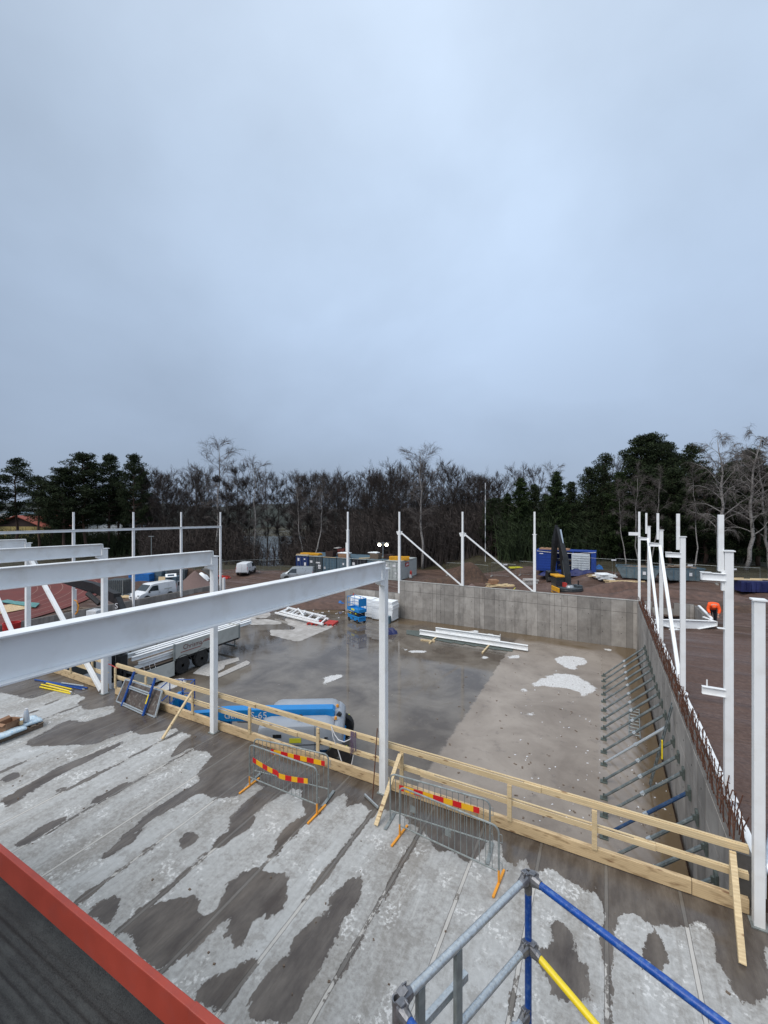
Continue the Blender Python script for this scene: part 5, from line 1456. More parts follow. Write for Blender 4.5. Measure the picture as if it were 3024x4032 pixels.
# foam blocks -----------------------------------------------------------------
rg = random.Random(12)
FL = ['bottom', 'second', 'third', 'fourth', 'top']
hs = [.30, .34, .32, .34, .28]
def foam(x0, x1, y0, y1, z, h, label):
    mb = MB(); n_ = 3
    for k in range(n_):
        o_ = rg.uniform(-.012, .012); mb.span((x0 + o_, y0 + o_, z + h * k / n_ + .002), (x1 + o_, y1 + o_, z + h * (k + 1) / n_ - .002))
    tag(mb.build('foam_block', M['eps']), label, 'foam block', 'white foam blocks by the far wall', 'thing')
for s_, (x0, x1, y0, y1, nm) in enumerate(((-17.9, -15.9, 31.75, 32.95, 'right stack'), (-20.35, -18.0, 32.05, 33.1, 'left stack, behind the scissor lift'))):
    z = PZ + .08
    mb = MB()
    for yy_ in np.linspace(y0 + .1, y1 - .1, 3): mb.box(((x0 + x1) / 2, yy_, PZ + .04), (x1 - x0 - .1, .1, .078))
    tag(mb.build('pallet', M['wood_old']), 'low pallet under the ' + ('right' if s_ == 0 else 'left') + ' stack of white foam blocks', 'pallet', None, 'thing')
    for k in range(5):
        d_ = rg.uniform(-.07, .07)
        foam(x0 + d_, x1 + d_, y0 + rg.uniform(-.04, .04), y1, z, hs[k], '%s white foam block of the %s' % (FL[k], nm)); z += hs[k] + .004
mb = MB(); mb.box((0, 0, .3), (.5, .35, .6)); mb.box((.02, -.18, .45), (.3, .02, .15)); o = mb.build('tool_box', M['cont_teal'], bevel=.02); o.location = (-16.15, 31.35, PZ); tag(o, 'dark teal upright box in front of the right foam stack', 'box', None, 'thing')
def heap_cloth(name, px, py, z, sx, sy, sz, m_, label, cat, seed, n=14, rough_=.4):
    p = at(px, py, z); rg2 = random.Random(seed); mb = MB(); N = n; vsx = []
    ph = [(rg2.uniform(1, 5), rg2.uniform(1, 5), rg2.uniform(0, 6.28)) for _ in range(6)]
    for j in range(N + 1):
        for i in range(N + 1):
            a, b = i / N * 2 - 1, j / N * 2 - 1
            r = math.sqrt(a * a + b * b); e_ = max(0, 1 - r ** 2.2)
            h_ = e_ ** .7 * (1 + rough_ * sum(math.sin(a * k1 * 2 + b * k2 * 2 + q) for k1, k2, q in ph) / 3)
            s_ = 1 - .18 * max(0, r - .9)
            vsx.append(V((a * sx * s_, b * sy * s_, max(0.0, h_) * sz + (0 if e_ > 0 else -.05))))
    mb.add(vsx, [(j * (N + 1) + i, j * (N + 1) + i + 1, (j + 1) * (N + 1) + i + 1, (j + 1) * (N + 1) + i) for j in range(N) for i in range(N)])
    o = mb.build(name, m_, smooth=True); o.location = p; o.rotation_euler = (0, 0, rg2.uniform(-.3, .3) + YAW)
    return tag(o, label, cat, None, 'thing')
heap_cloth('dark_netting', 1530, 2494, PZ, .75, .4, .35, M['tarp'], 'crumpled dark blue-black netting on the pit floor behind the middle column', 'netting', 3, rough_=.9)
heap_cloth('blue_bag', 1345, 2391, PZ, .5, .25, .3, M['tarp_bright'], 'small crumpled bright blue bag at the edge of the pit floor', 'bag', 4, rough_=.9)
heap_cloth('white_rag', 1226, 2390, PZ, .5, .25, .25, M['pink_gran'], 'crumpled grey-white sack on the mud left of the scissor lift', 'sack', 5, rough_=.9)
a_, b_ = at(1262, 2397, PZ), at(1343, 2347, PZ)
mb = MB(); mb.path([a_ + V((0, 0, .12)), a_.lerp(b_, .5) + V((0, 0, .3)), b_ + V((0, 0, .15))], .11, n=8); tag(mb.build('drain_pipe', M['black'], smooth='auto'), 'long black pipe lying on the mud bank left of the scissor lift', 'pipe', None, 'thing')
# narrow strips of litter near the bank
rg = random.Random(31); mb = MB()
for k in range(46):
    x_, y_ = rg.uniform(1150, 1400), rg.uniform(2385, 2440)
    p = at(x_, y_, PZ); s_ = rg.uniform(.04, .16); mb.box((p.x, p.y, PZ + .012), (s_ * rg.uniform(1, 2.5), s_, .02), rz=rg.uniform(0, 3))
for k in range(110):
    x_, y_ = rg.uniform(2020, 2640), rg.uniform(2620, 3250); p = at(x_, y_, PZ)
    if p.x < 1.9: s_ = rg.uniform(.012, .045); mb.box((p.x, p.y, PZ + .008), (s_ * rg.uniform(1, 2), s_, .014), rz=rg.uniform(0, 3))
tag(mb.build('litter', M['sticker']), 'white crumbs and scraps scattered on the pit floor', 'litter', None, 'stuff')
mb = MB()
for k in range(160):
    x_, y_ = rg.uniform(1700, 2640), rg.uniform(2560, 3300); p = at(x_, y_, PZ)
    if p.x < 1.9 and p.y > 9.8: s_ = rg.uniform(.015, .06); mb.box((p.x, p.y, PZ + .008), (s_ * rg.uniform(1, 2.5), s_, .014), rz=rg.uniform(0, 3))
tag(mb.build('litter', M['wood_old']), 'dark crumbs and chips scattered on the right of the pit floor', 'litter', None, 'stuff')

# welded ladder frames on red pallets ------------------------------------------
bz = lambda x, y, z: at(950 + x * .3014, 2380 + y * .3014, z)
def red_pallet(cx, cy, label, rz=0.2):
    t = thing('red_pallet', label, 'pallet', (*at(950 + cx * .3014, 2380 + cy * .3014, PZ)[:2], PZ), rz, 'red pallets in the pit')
    for k in range(5):
        mb = MB(); mb.box((0, -.5 + k * .25, .15), (.9, .16, .025)); mb.build('slat', M['redpaint'], t)
    for x_ in (-.4, 0, .4):
        mb = MB(); mb.box((x_, 0, .065), (.1, 1.2, .12)); mb.build('bearer', M['redpaint'], t)
red_pallet(1170, 255, 'bright red pallet under the right end of the white steel frames')
red_pallet(960, 250, 'red pallet mostly hidden under the middle of the white steel frames')
red_pallet(320, 85, 'red pallet at the far left end of the white steel frames')
def frame_piece(pts_a, pts_b, z, rungs, label, h=.12, xb=False):
    t = thing('ladder_truss', label, 'steel frame', (0, 0, 0), 0, 'welded white frames on the red pallets')
    a0, a1 = bz(*pts_a[0], z), bz(*pts_a[1], z); b0, b1 = bz(*pts_b[0], z), bz(*pts_b[1], z)
    for p_, q_ in ((a0, a1), (b0, b1)):
        mb = MB(); mb.bar(p_, q_, h, h); mb.build('chord', S, t)
    for k in range(rungs):
        f = (k + .3) / (rungs - .4)
        mb = MB(); mb.bar(a0.lerp(a1, f), b0.lerp(b1, f), h * .8, h * .8); mb.build('rung', S, t)
    if xb:
        mb = MB(); mb.bar(a0.lerp(a1, .62) + V((0, 0, .13)), b0.lerp(b1, .30) + V((0, 0, .13)), h * .8, h * .8); mb.build('cross_tube', S, t)
frame_piece(((445, 108), (1068, 258)), ((600, 45), (1138, 190)), PZ + .28, 7, 'lower white steel ladder frame lying on the red pallets', .13)
frame_piece(((520, 90), (1010, 215)), ((600, 38), (1100, 158)), PZ + .45, 5, 'upper white steel ladder frame with a loose crosswise tube on top', .12, True)

# long beams on the pit floor near the far wall ---------------------------------
dz_ = lambda x, y, z: at(1600 + x * .3134, 2450 + y * .3134, z)
p0, p1 = dz_(168, 122, PZ + .27), dz_(1528, 322, PZ + .27)
mb = MB(); mb.ibeam(p0, p1, .34, .22, .02, .015); tag(mb.build('floor_beam', S), 'longest white steel beam lying on timbers on the pit floor near the far wall', 'beam', 'white beams on the pit floor', 'thing')
q0, q1 = dz_(345, 100, PZ + .40), dz_(1160, 214, PZ + .40)
off = V((.05, .28, 0))
mb = MB(); mb.ibeam(q0 + off, q1 + off, .3, .2, .02, .015); mb.box(tuple(q0.lerp(q1, .64) + off + V((0, 0, .22))), (.3, .2, .14)); mb.box(tuple(q1 + off + V((0, 0, .2))), (.03, .1, .2)); tag(mb.build('floor_beam', S), 'shorter white steel beam lying behind and above the longest one', 'beam', 'white beams on the pit floor', 'thing')
for a_, b_, lb in (((390, 180), (290, 262), 'timber bearer under the left part of the white floor beams'), ((1040, 290), (955, 385), 'timber bearer under the right part of the white floor beams'), ((180, 222), (360, 240), 'loose pale timber batten beside the left bearer')):
    mb = MB(); mb.bar(dz_(*a_, PZ + .05), dz_(*b_, PZ + .05), .1, .09); tag(mb.build('timber_bearer', M['wood']), lb, 'timber', None, 'thing')
sheet('plastic_sheet', [(1600 + x * .3134, 2450 + y * .3134) for x, y in ((0, 100), (150, 110), (700, 200), (1345, 340), (1330, 372), (1180, 350), (1100, 345), (1000, 320), (900, 300), (850, 305), (740, 275), (700, 285), (600, 258), (560, 262), (400, 232), (200, 190), (0, 150))], PZ + .008, M['prop_plate'], 'dark wavy plastic strip on the pit floor under the white beams', 'plastic sheet', .03)

# wall props ---------------------------------------------------------------------
propY = [26.97, 26.1, 25.1, 24.2, 23.3, 22.25, 21.25, 20.4, 19.45, 18.4, 17.5, 16.4, 15.45, 14.55, 13.6, 12.6, 11.6, 10.65]
for i, y in enumerate(propY):
    m_ = M['prop_blue'] if i == 14 else (M['galv'] if i == 10 else M['prop'])
    if i == 14: lb = 'blue push-pull prop bracing the side wall'
    elif i == 10: lb = 'pale silver push-pull prop bracing the side wall'
    elif i < 10: lb = 'one of the ten similar grey props beyond the pale silver one, bracing the side wall'
    elif i < 14: lb = 'one of the three grey props between the pale silver prop and the blue prop'
    else: lb = 'one of the grey props nearest the railing, this side of the blue prop'
    t = thing('wall_prop', lb, 'prop', (0, y, PZ), 0, 'props beyond the pale one' if i < 10 else ('props between pale and blue' if 10 < i < 14 else ('props this side of the blue one' if i > 14 else 'single odd props')))
    r_ = .05
    A_, B_ = V((.06, 0, .10)), V((1.97, .02, 1.88))
    mid = A_.lerp(B_, .52)
    mb = MB(); mb.tube(A_, mid, r_ * .85, n=8); mb.build('inner_tube', m_, t, smooth='auto')
    mb = MB(); mb.tube(mid, B_, r_, n=8); mb.build('outer_tube', m_, t, smooth='auto')
    mb = MB(); mb.tube(mid - (B_ - A_).normalized() * .06, mid + (B_ - A_).normalized() * .06, r_ * 1.35, n=8); mb.bar(mid - V((.0, .12, 0)), mid + V((0, .12, 0)), .018, .018); mb.build('collar', M['galv'], t)
    mb = MB(); mb.box((.02, 0, .016), (.22, .20, .028)); mb.box((.04, .05, .08), (.10, .012, .12)); mb.box((.04, -.05, .08), (.10, .012, .12)); mb.build('floor_plate', M['prop_plate'], t)
    mb = MB(); mb.box((2.03, 0, 1.92), (.05, .24, .30)); mb.box((1.98, 0, 1.90), (.07, .06, .12)); mb.build('wall_plate', M['prop_plate'], t)
# ladders
def ladder(p, q, wvec, n, m_, label, r=.022):
    t = thing('ladder', label, 'ladder', (0, 0, 0), 0)
    for s in (-.5, .5):
        mb = MB(); mb.bar(p + wvec * s, q + wvec * s, .05, .03, up=(1, 0, 0)); mb.build('stile', m_, t)
    for k in range(n):
        f = (k + .7) / n; c_ = p.lerp(q, min(f, .99)); mb = MB(); mb.tube(c_ - wvec * .5, c_ + wvec * .5, r, n=6); mb.build('rung', m_, t)
ladder(V((1.40, 16.8, PZ + .03)), V((1.98, 16.3, .75)), V((.02, .34, 0)), 11, M['prop'], 'weathered ladder leaning steeply against the side wall among the props')
ladder(V((1.15, 20.1, PZ + .06)), V((1.30, 23.0, PZ + .10)), V((.40, 0, 0)), 9, M['steel_grey'], 'short silver ladder lying flat on the pit floor behind the props')
mb = MB(); mb.box((1.70, 16.25, -.75), (.04, .07, .6)); tag(mb.build('spirit_level', M['yellow']), 'yellow level bar standing by the leaning ladder', 'level', None, 'thing')
# ------------------------------------------------------------------ containers
def container(label, loc, rz, m_, L=6.06, group='site containers in a row', doors=True, stickers=(), edge=None, seed=0):
    t = thing('shipping_container', label, 'container', loc, rz, group)
    rg = random.Random(seed); w = 1.22; H = 2.59
    plan = []; x = .12
    while x < L - .12:
        for dx, dy in ((0, 0), (.07, -.035), (.17, -.035), (.24, 0)):
            if x + dx < L - .1: plan.append((x + dx, w - .02 + dy))
        x += .30
    plan2 = [(a, -b) for a, b in plan[::-1]]
    mb = MB(); mb.prism([(.06, w - .03)] + plan + [(L - .06, w - .03), (L - .06, -w + .03)] + plan2 + [(.06, -w + .03)], 'z', .14, H - .06); mb.build('side_walls', m_, t)
    mb = MB()
    for x_ in (.06, L - .06):
        for s in (-1, 1): mb.box((x_, s * (w - .06), H / 2), (.12, .12, H))
    for s in (-1, 1): mb.box((L / 2, s * (w - .04), H - .05), (L, .08, .1)); mb.box((L / 2, s * (w - .04), .08), (L, .08, .15))
    for x_ in (.05, L - .05): mb.box((x_, 0, H - .05), (.1, 2 * w, .11)); mb.box((x_, 0, .08), (.1, 2 * w, .15))
    mb.build('corner_frame', m_, t)
    mb = MB(); mb.box((L / 2, 0, H - .02), (L - .1, 2 * w - .1, .04)); mb.build('roof', edge or m_, t)
    if doors:
        for s in (-1, 1):
            mb = MB(); mb.box((.03, s * .55, 1.33), (.06, 1.06, 2.3))
            for k in range(5): mb.box((-.005, s * .55, .45 + k * .45), (.03, .96, .16))
            d = mb.build('door', m_, t)
            for y_ in (.25, .85):
                mb = MB(); mb.tube((-.05, s * y_, .16), (-.05, s * y_, H - .1), .018, n=6); mb.box((-.06, s * y_ - .08, 1.05), (.03, .22, .04)); mb.build('lock_rod', M['steel_grey'], d)
    for (y_, z_, a, b) in stickers:
        mb = MB(); mb.box((-.045, y_, z_), (.01, a, b)); mb.build('sticker', M['sticker'], t)
    return t
R90 = math.radians(90)
names = [('cont_navy', 'navy blue container, leftmost of the row beside the silver van', ((.7, 2.0, .4, .45), (-.6, 1.35, .35, .5), (-.5, 2.1, .3, .2), (-.6, .5, .35, .18))),
         ('cont_green', 'dark green-grey container with a column of white notices, second from the left in the row', ((.8, 1.8, .45, .35), (-.5, 1.7, .8, .2), (-.75, 1.25, .5, .3), (-.75, .9, .45, .22))),
         ('cont_teal', 'blue-grey container with bare doors, between the dark green and slate ones', ((.85, 1.0, .3, .3),)),
         ('cont_slate', 'slate blue container with a single small white notice, under the stacked crates', ((.1, 1.75, .28, .32),)),
         ('cont_black', 'black container in the middle of the row, right of the slate blue one', ((.9, 1.9, .4, .4),)),
         ('cont_teal', 'blue-grey container half hidden by the nearest beam, between the black and the pale one', ()),
         ('cont_pale', 'pale grey container with a red sign on its side, rightmost of the row', ((-.45, 2.0, .5, .3), (.75, 2.0, .4, .3), (-.75, .95, .22, .25)))]
cx = -24.7 - 1.22
for i, (mk, lb, stk) in enumerate(names[::-1]):
    x_ = cx - i * 2.585
    c = container(lb, (x_, 51.4, -2.40), R90, M[mk], stickers=stk, edge=M['cont_teal'] if mk != 'cont_pale' else M['cont_pale'], seed=i)
    mb = MB(); mb.box((-.03, 0, 2.62), (.14, 2.44, .05)); mb.build('front_edge_strip', [M['cont_pale'], M['tape_yellow']][0] if i != 4 else M['wood'], c)  # thin strip along the front top edge, pale on all but one container
    if i == 0:
        mb = MB(); mb.box((2.6, -1.245, 1.95), (1.1, .02, .52)); s_ = mb.build('red_sign', M['red_sign'], c)
        mb = MB(); mb.box((2.6, -1.258, 1.95), (.72, .008, .26)); mb.build('sign_lettering', M['sticker'], s_)
RC = -2.40 + 2.60
def crate(x, y, z, sx, sy, sz, m_, label, cat='crate', name='crate', group='crates on the container roofs'):
    mb = MB(); n_ = 3
    for k in range(n_):
        zz = sz * (k + .5) / n_
        for (c_, d_) in (((0, -sy / 2, zz), (sx, .03, sz / n_ - .03)), ((0, sy / 2, zz), (sx, .03, sz / n_ - .03)), ((-sx / 2, 0, zz), (.03, sy - .03, sz / n_ - .03)), ((sx / 2, 0, zz), (.03, sy - .03, sz / n_ - .03))): mb.box(c_, d_)
    mb.box((0, 0, .04), (sx - .06, sy - .06, .06)); mb.box((0, 0, sz * .8), (sx - .07, sy - .07, .06))
    o = mb.build(name, m_); o.location = (x, y, z); return tag(o, label, cat, group, 'thing')
def cpos(px, dy=52.6): return xat(px, dy)
crate(cpos(1304), 52.6, RC, 1.35, 1.1, .85, M['brick_dark'], 'dark brown slatted crate on the container roofs, left of the white column')
crate(cpos(1332), 53.8, RC, 1.2, 1.1, 1.15, M['redhut'], 'taller reddish crate topped with pale blocks, behind the dark brown one')
crate(cpos(1357), 52.5, RC, 1.5, 1.0, .6, M['card'], 'orange-brown crate with a white lid, right by the white column')
crate(cpos(1472), 53.2, RC, 1.4, 1.1, .8, M['wood_old'], 'dark grey crate with a white lid, left of the lit lamps')
crate(cpos(1512), 54.2, RC, 1.3, 1.1, .65, M['brick_dark'], 'low dark crate directly under the lit lamps')
for px_, dy, z_, w_, lb in ((1357, 52.5, .62, 1.9, 'white board lying on the orange-brown crate'), (1472, 53.2, .82, 1.5, 'white board lying on the dark grey crate'), (1330, 53.8, 1.18, .8, 'pale block on top of the tall reddish crate')):
    mb = MB(); mb.box((0, 0, .05), (w_, 1.0, .09)); mb.box((w_ * .1, .1, .13), (w_ * .5, .6, .06)); o = mb.build('white_board', M['pink_gran'] if z_ > 1 else M['eps']); o.location = (cpos(px_, dy), dy, RC + z_); tag(o, lb, 'board', None, 'thing')
def beam_stack(px, dy, z, n, L, label, m_, rz=0.1, w=.09, rows=2):
    mb = MB(); rg = random.Random(int(px))
    for r_ in range(rows):
        for k in range(n): mb.box((rg.uniform(-.15, .15), (k - n / 2) * (w + .05), .06 + r_ * .17), (L, w, .13), rz=rg.uniform(-.03, .03))
    o = mb.build('beam_bundle', m_); o.location = (cpos(px, dy), dy, z); o.rotation_euler = (0, 0, rz); return tag(o, label, 'bundle', 'yellow beam bundles on the containers', 'thing')
beam_stack(1225, 53.2, RC, 8, 3.4, 'amber bundle of beams on the roof of the dark blue and green containers', M['cab_yellow'], .1)
beam_stack(1192, 52.4, RC, 4, 2.2, 'small dull amber bundle at the left end of the container roofs', M['wood_wet'], .05, rows=1)
beam_stack(1572, 53.4, RC + .02, 8, 2.7, 'bright amber bundle of beams on the pale grey container', M['cab_yellow'], .35, rows=3)
mb = MB(); mb.box((0, 0, .01), (9.5, 4.2, .02)); o = mb.build('roof_sheet', M['cont_teal']); o.location = (-34, 54.6, RC + .01); tag(o, 'pale blue-grey sheeting covering the middle container roofs', 'sheeting', None, 'thing')
mb = MB(); 
for k in range(5): mb.bar((-31.5 + k * .12, 52.0, RC + .06), (-28.2 + k * .1, 55.2, RC + .10), .1, .1)
tag(mb.build('batten_bundle', M['wood']), 'pale battens lying askew on the container roofs right of the white column', 'battens', None, 'thing')
# lamp mast with two lit floodlights
lm = thing('lamp_mast', 'thin mast with two lit floodlights behind the containers', 'floodlight mast', (*dep(1508, 64)[:2], -2.45))
mb = MB(); mb.tube((0, 0, 0), (0, 0, 4.75), .05, n=6); mb.bar((-.95 * CA, -.95 * SA, 4.72), (.95 * CA, .95 * SA, 4.72), .06, .06)
for k in range(3): mb.tube((0, 0, .8), (.7 * math.cos(k * 2.1), .7 * math.sin(k * 2.1), 0), .03, n=5)
mb.build('mast', M['galv'], lm)
M['lamp'] = emit_mat('lit_lamp', (1.0, .93, .68), 9.0)
for s in (-1, 1):
    mb = MB(); mb.box((s * .55 * CA, s * .55 * SA, 4.42), (.56, .16, .42), rz=YAW); h_ = mb.build('lamp_head', M['black'], lm)
    mb = MB(); mb.tube((s * .55 * CA + .085 * SA, s * .55 * SA - .085 * CA, 4.42), (s * .55 * CA + .11 * SA, s * .55 * SA - .11 * CA, 4.42), .25, n=14); mb.build('lamp_glass', M['lamp'], h_)

# fire point at the pale container
fx_ = thing('fire_extinguisher', 'red fire extinguisher with a white notice by the pale grey container', 'extinguisher', (-24.2, 54.2, -2.4))
mb = MB(); mb.lathe([(.1, 0), (.16, .05), (.16, .55), (.08, .68), (.05, .75)], (0, 0, .35), n=10); mb.build('tank', M['redpaint'], fx_)
mb = MB(); mb.box((0, -.2, .32), (.35, .03, .45)); mb.build('notice', M['sticker'], fx_)
mb = MB(); mb.box((0, 0, .17), (.5, .4, .34)); mb.build('stand', M['steel_grey'], fx_)

# blue container with an open side and a white shutter
bc = thing('blue_container', 'bright blue container with an open bay and a white shutter behind the excavator', 'container', (-7.66, 57.0, -.55))
B = M['cont_blue']; L = 6.9; D = 2.45; H = 2.62
mb = MB(); mb.box((L / 2, D - .03, H / 2), (L, .06, H)); mb.box((.03, D / 2, H / 2), (.06, D - .01, H)); mb.box((L - .03, D / 2, H / 2), (.06, D - .01, H)); mb.box((L / 2, D / 2, .08), (L - .13, D - .13, .16)); mb.build('shell', B, bc)
mb = MB(); mb.box((L / 2, D / 2, H + .02), (L + .04, D + .04, .10)); mb.build('roof', B, bc)
for x_ in (.07, 2.35, 4.35, L - .28):
    mb = MB(); mb.box((x_ if x_ > .1 else .08, -.01, H / 2), (.16 if x_ < 6 else .52, .09, H)); mb.build('post', B, bc)
mb = MB(); mb.box((1.2, .05, 1.32), (2.1, .05, 2.3))
for k in range(7): mb.box((1.2, .015, .35 + k * .33), (2.0, .05, .12))
mb.build('side_panel', B, bc)
mb = MB(); mb.box((5.2, -.08, 1.28), (2.05, .05, 2.22)); sh = mb.build('white_shutter', M['shutter'], bc)
for k in range(7):
    mb = MB(); mb.box((5.2, -.125, .42 + k * .29), (1.86, .05, .14)); mb.build('shutter_slat', M['shutter'], sh, bevel=.015)
mb = MB(); mb.box((.6, -.035, 2.2), (.45, .01, .10)); mb.build('sticker', M['sticker'], bc)
for z_ in (.75, 1.35):
    mb = MB(); mb.box((3.4, 1.4, z_), (1.7, 1.2, .05)); mb.build('shelf', M['wood_old'], bc)
mb = MB(); mb.box((2.1, 1.0, H + .14), (3.6, 1.7, .12))
for k in range(6): mb.box((.6 + k * .6, 1.0, H + .22), (.3, 1.5, .06), rz=.1)
o = mb.build('board_stack', M['card']); o.location = (-7.66, 57, -.55); tag(o, 'flat brown boards stacked on the left half of the blue container roof', 'boards', None, 'thing')
mb = MB(); mb.path([(0.1, -.07, H - .1), (1.5, -.08, H - .2), (3.2, -.08, H - .27), (5, -.08, H - .22), (L, -.07, H)], .035, n=5); mb.build('cable', M['sticker'], bc)

# generic heaps in mesh
def mound(name, px, fw, rx, ry, h, m_, label, cat, seed, sharp=1.0, dz=-.05, rough_=.18, kind='thing', rz=0):
    p = gp(px, fw, dz); rg2 = np.random.RandomState(seed); N = 30; vsx = []
    ks = rg2.uniform(1.5, 7, (10, 2)); ph = rg2.uniform(0, 6.28, 10)
    for j in range(N + 1):
        for i in range(N + 1):
            a, b = i / N * 2 - 1, j / N * 2 - 1
            r = math.hypot(a, b)
            hh = max(0, 1 - r) ** sharp if m_ is M['gravel'] else max(0, 1 - r * r) ** (sharp * 1.6)
            hh *= 1 + rough_ * float(np.sum(np.sin(a * ks[:, 0] + b * ks[:, 1] + ph)) / 3)
            vsx.append((a * rx, b * ry, hh * h))
    mb = MB(); mb.add(vsx, [(j * (N + 1) + i, j * (N + 1) + i + 1, (j + 1) * (N + 1) + i + 1, (j + 1) * (N + 1) + i) for j in range(N) for i in range(N)])
    o = mb.build(name, m_, smooth=True); o.location = p; o.rotation_euler = (0, 0, YAW + rz)
    return tag(o, label, cat, None, kind)
M['gravel'] = mat('red_gravel', (.155, .105, .095), .9, var=.2, scale=12, bump=.5, bscale=30)
M['soil'] = mat('dark_soil', (.065, .038, .026), .85, var=.5, scale=2.5, bump=1.0, bscale=5, dirt=.5, dirtcol=(.16, .10, .06))
M['soil_light'] = mat('red_brown_soil', (.105, .062, .048), .8, var=.4, scale=2, bump=1.0, bscale=4)
mound('gravel_heap', 768, 52, 3.6, 2.6, 1.75, M['gravel'], 'cone of reddish gravel left of the second beam end', 'gravel heap', 2, 1.1)
mound('gravel_heap', 1858, 49, 2.2, 1.8, .95, M['gravel'], 'small cone of reddish gravel just behind the far wall, beside a column', 'gravel heap', 3, 1.2)
mound('soil_bank', 1748, 52, 3.8, 2.2, 1.3, M['soil'], 'rough dark soil bank under the left slanting brace', 'soil bank', 4, .7, rough_=.4)
mound('soil_bank', 1835, 57, 3.6, 2.4, 1.35, M['soil'], 'tall brushy dark bank of roots behind the small gravel cone', 'soil bank', 5, .6, rough_=.5)
mound('soil_bank', 1250, 42.5, 6.5, 2.6, .75, M['soil_light'], 'low red-brown mud bank at the back edge of the pit, left of the scissor lift', 'soil bank', 6, .8, rough_=.5)
mound('soil_bank', 1400, 47, 5.5, 2.6, .5, M['soil_light'], 'churned mud ridge in front of the pale grey container', 'soil bank', 7, .7, rough_=.6)
mound('soil_bank', 2420, 41, 5.5, 2.0, .6, M['soil_light'], 'churned soil ridge right of the excavator', 'soil bank', 8, .7, rough_=.6)
mound('soil_bank', 990, 40, 4.6, 2.0, .55, M['soil_light'], 'muddy ridge left end of the pit floor behind the nearest beam', 'soil bank', 9, .7, rough_=.6)
mound('soil_bank', 2640, 36, 7, 2.2, .5, M['soil_light'], 'long low soil ridge behind the annex walls', 'soil bank', 10, .7, rough_=.6)
mound('soil_bank', 2900, 29, 6, 1.6, .45, M['soil'], 'dark soil ridge behind the worker, right side', 'soil bank', 11, .7, rough_=.6)

# excavator --------------------------------------------------------------------
ep = gp(2238, 42.5)
ex = thing('excavator', 'excavator seen from behind with its black boom raised and a yellow cab roof', 'excavator', (ep.x, ep.y, -2.35), math.radians(117.75))
Y_ = M['cab_yellow']
for s in (-1, 1):
    mb = MB(); mb.prism([(-1.9, .35), (-1.6, .05), (1.6, .05), (1.9, .35), (1.9, .6), (1.6, .85), (-1.6, .85), (-1.9, .6)], 'y', s * .75, s * 1.25); mb.build('track', M['rubber'], ex, bevel=.03)
mb = MB(); mb.box((0, 0, .75), (2.0, 1.5, .4)); mb.tube((0, 0, .8), (0, 0, 1.1), .7, n=16); mb.build('undercarriage', BK, ex)
pl = [(1.2, -1.25), (1.2, 1.25)]
for k in range(13):
    a = math.pi / 2 + math.pi * k / 12; pl.append((-.25 + 1.35 * math.cos(a) * 1.0, 1.3 * math.sin(a)))
mb = MB(); mb.prism(pl, 'z', 1.08, 1.62); mb.build('counterweight', BK, ex, bevel=.08)
mb = MB(); mb.prism([(x * .93, y * .93) for x, y in pl], 'z', 1.62, 1.78); mb.box((-.5, -.75, 1.88), (.9, .55, .25)); mb.build('engine_deck', M['cont_green'], ex, bevel=.04)
mb = MB(); mb.lathe([(.42, 0), (.36, .16), (.2, .2)], (-.55, .1, 1.78), n=14); mb.build('engine_cap', M['vansilver'], ex)
mb = MB(); mb.tube((-.45, -.8, 1.98), (-.45, -.8, 2.42), .07, n=8); mb.build('exhaust', BK, ex)
for s in (-.9, .9):
    mb = MB(); mb.box((-1.52, s, 1.28), (.08, .34, .14)); mb.build('rear_light', M['redpaint'], ex)
mb = MB(); mb.box((.55, .90, 2.05), (1.35, .78, 1.25)); cb = mb.build('cab', M['glass'], ex, bevel=.06)
mb = MB(); mb.box((.50, .92, 2.80), (1.5, .95, .20)); mb.build('cab_roof', Y_, cb, bevel=.06)
mb = MB(); mb.box((-.15, .90, 1.80), (.1, .8, 1.1)); mb.box((-.16, .90, 2.1), (.06, .3, .35)); mb.build('cab_rear_panel', M['cont_black'], cb)
mb = MB(); mb.box((.0, 1.32, 1.35), (1.8, .14, .75)); mb.build('side_cover', Y_, ex, bevel=.04)
mb = MB(); mb.box((-.35, .55, 2.0), (.5, .3, .4)); mb.build('red_tank', M['redpaint'], ex)
mb = MB()
bp_ = [(.35, -.05, 1.7), (.65, -.05, 2.9), (1.05, 0, 4.6), (1.5, .12, 6.0), (1.9, .35, 7.6)]
bw = [.62, .60, .56, .44, .3]; bh = [.6, .85, .8, .6, .35]
secs = []
for (x_, y_, z_), w_, h_ in zip(bp_, bw, bh):
    secs.append([V((x_ + a * h_ / 2, y_ + b * w_ / 2, z_ + a * -.12)) for a, b in ((-1, -1), (-1, 1), (1, 1), (1, -1))])
mb.loft(secs); mb.build('boom', BK, ex, bevel=.03)
mb = MB(); mb.tube((.15, .22, 2.0), (.75, .22, 4.3), .09, n=8); mb.tube((.15, -.22, 2.0), (.75, -.22, 4.3), .09, n=8); mb.tube((1.0, 0, 5.2), (1.45, 0, 6.5), .11, n=8); mb.build('ram', M['cont_green'], ex)
mb = MB(); mb.tube((1.25, .0, 6.0), (1.62, .12, 7.5), .09, n=8); mb.build('ram_rod', M['chrome'], ex)
mb = MB(); mb.loft([[V((x_ + a * h_ / 2, y_ + b * w_ / 2, z_)) for a, b in ((-1, -1), (-1, 1), (1, 1), (1, -1))] for x_, y_, z_, w_, h_ in ((2.0, .38, 7.9, .26, .3), (2.2, .48, 6.3, .45, .65), (2.4, .52, 4.2, .45, .5), (2.5, .58, 2.8, .42, .35))]); mb.build('arm', BK, ex, bevel=.03)
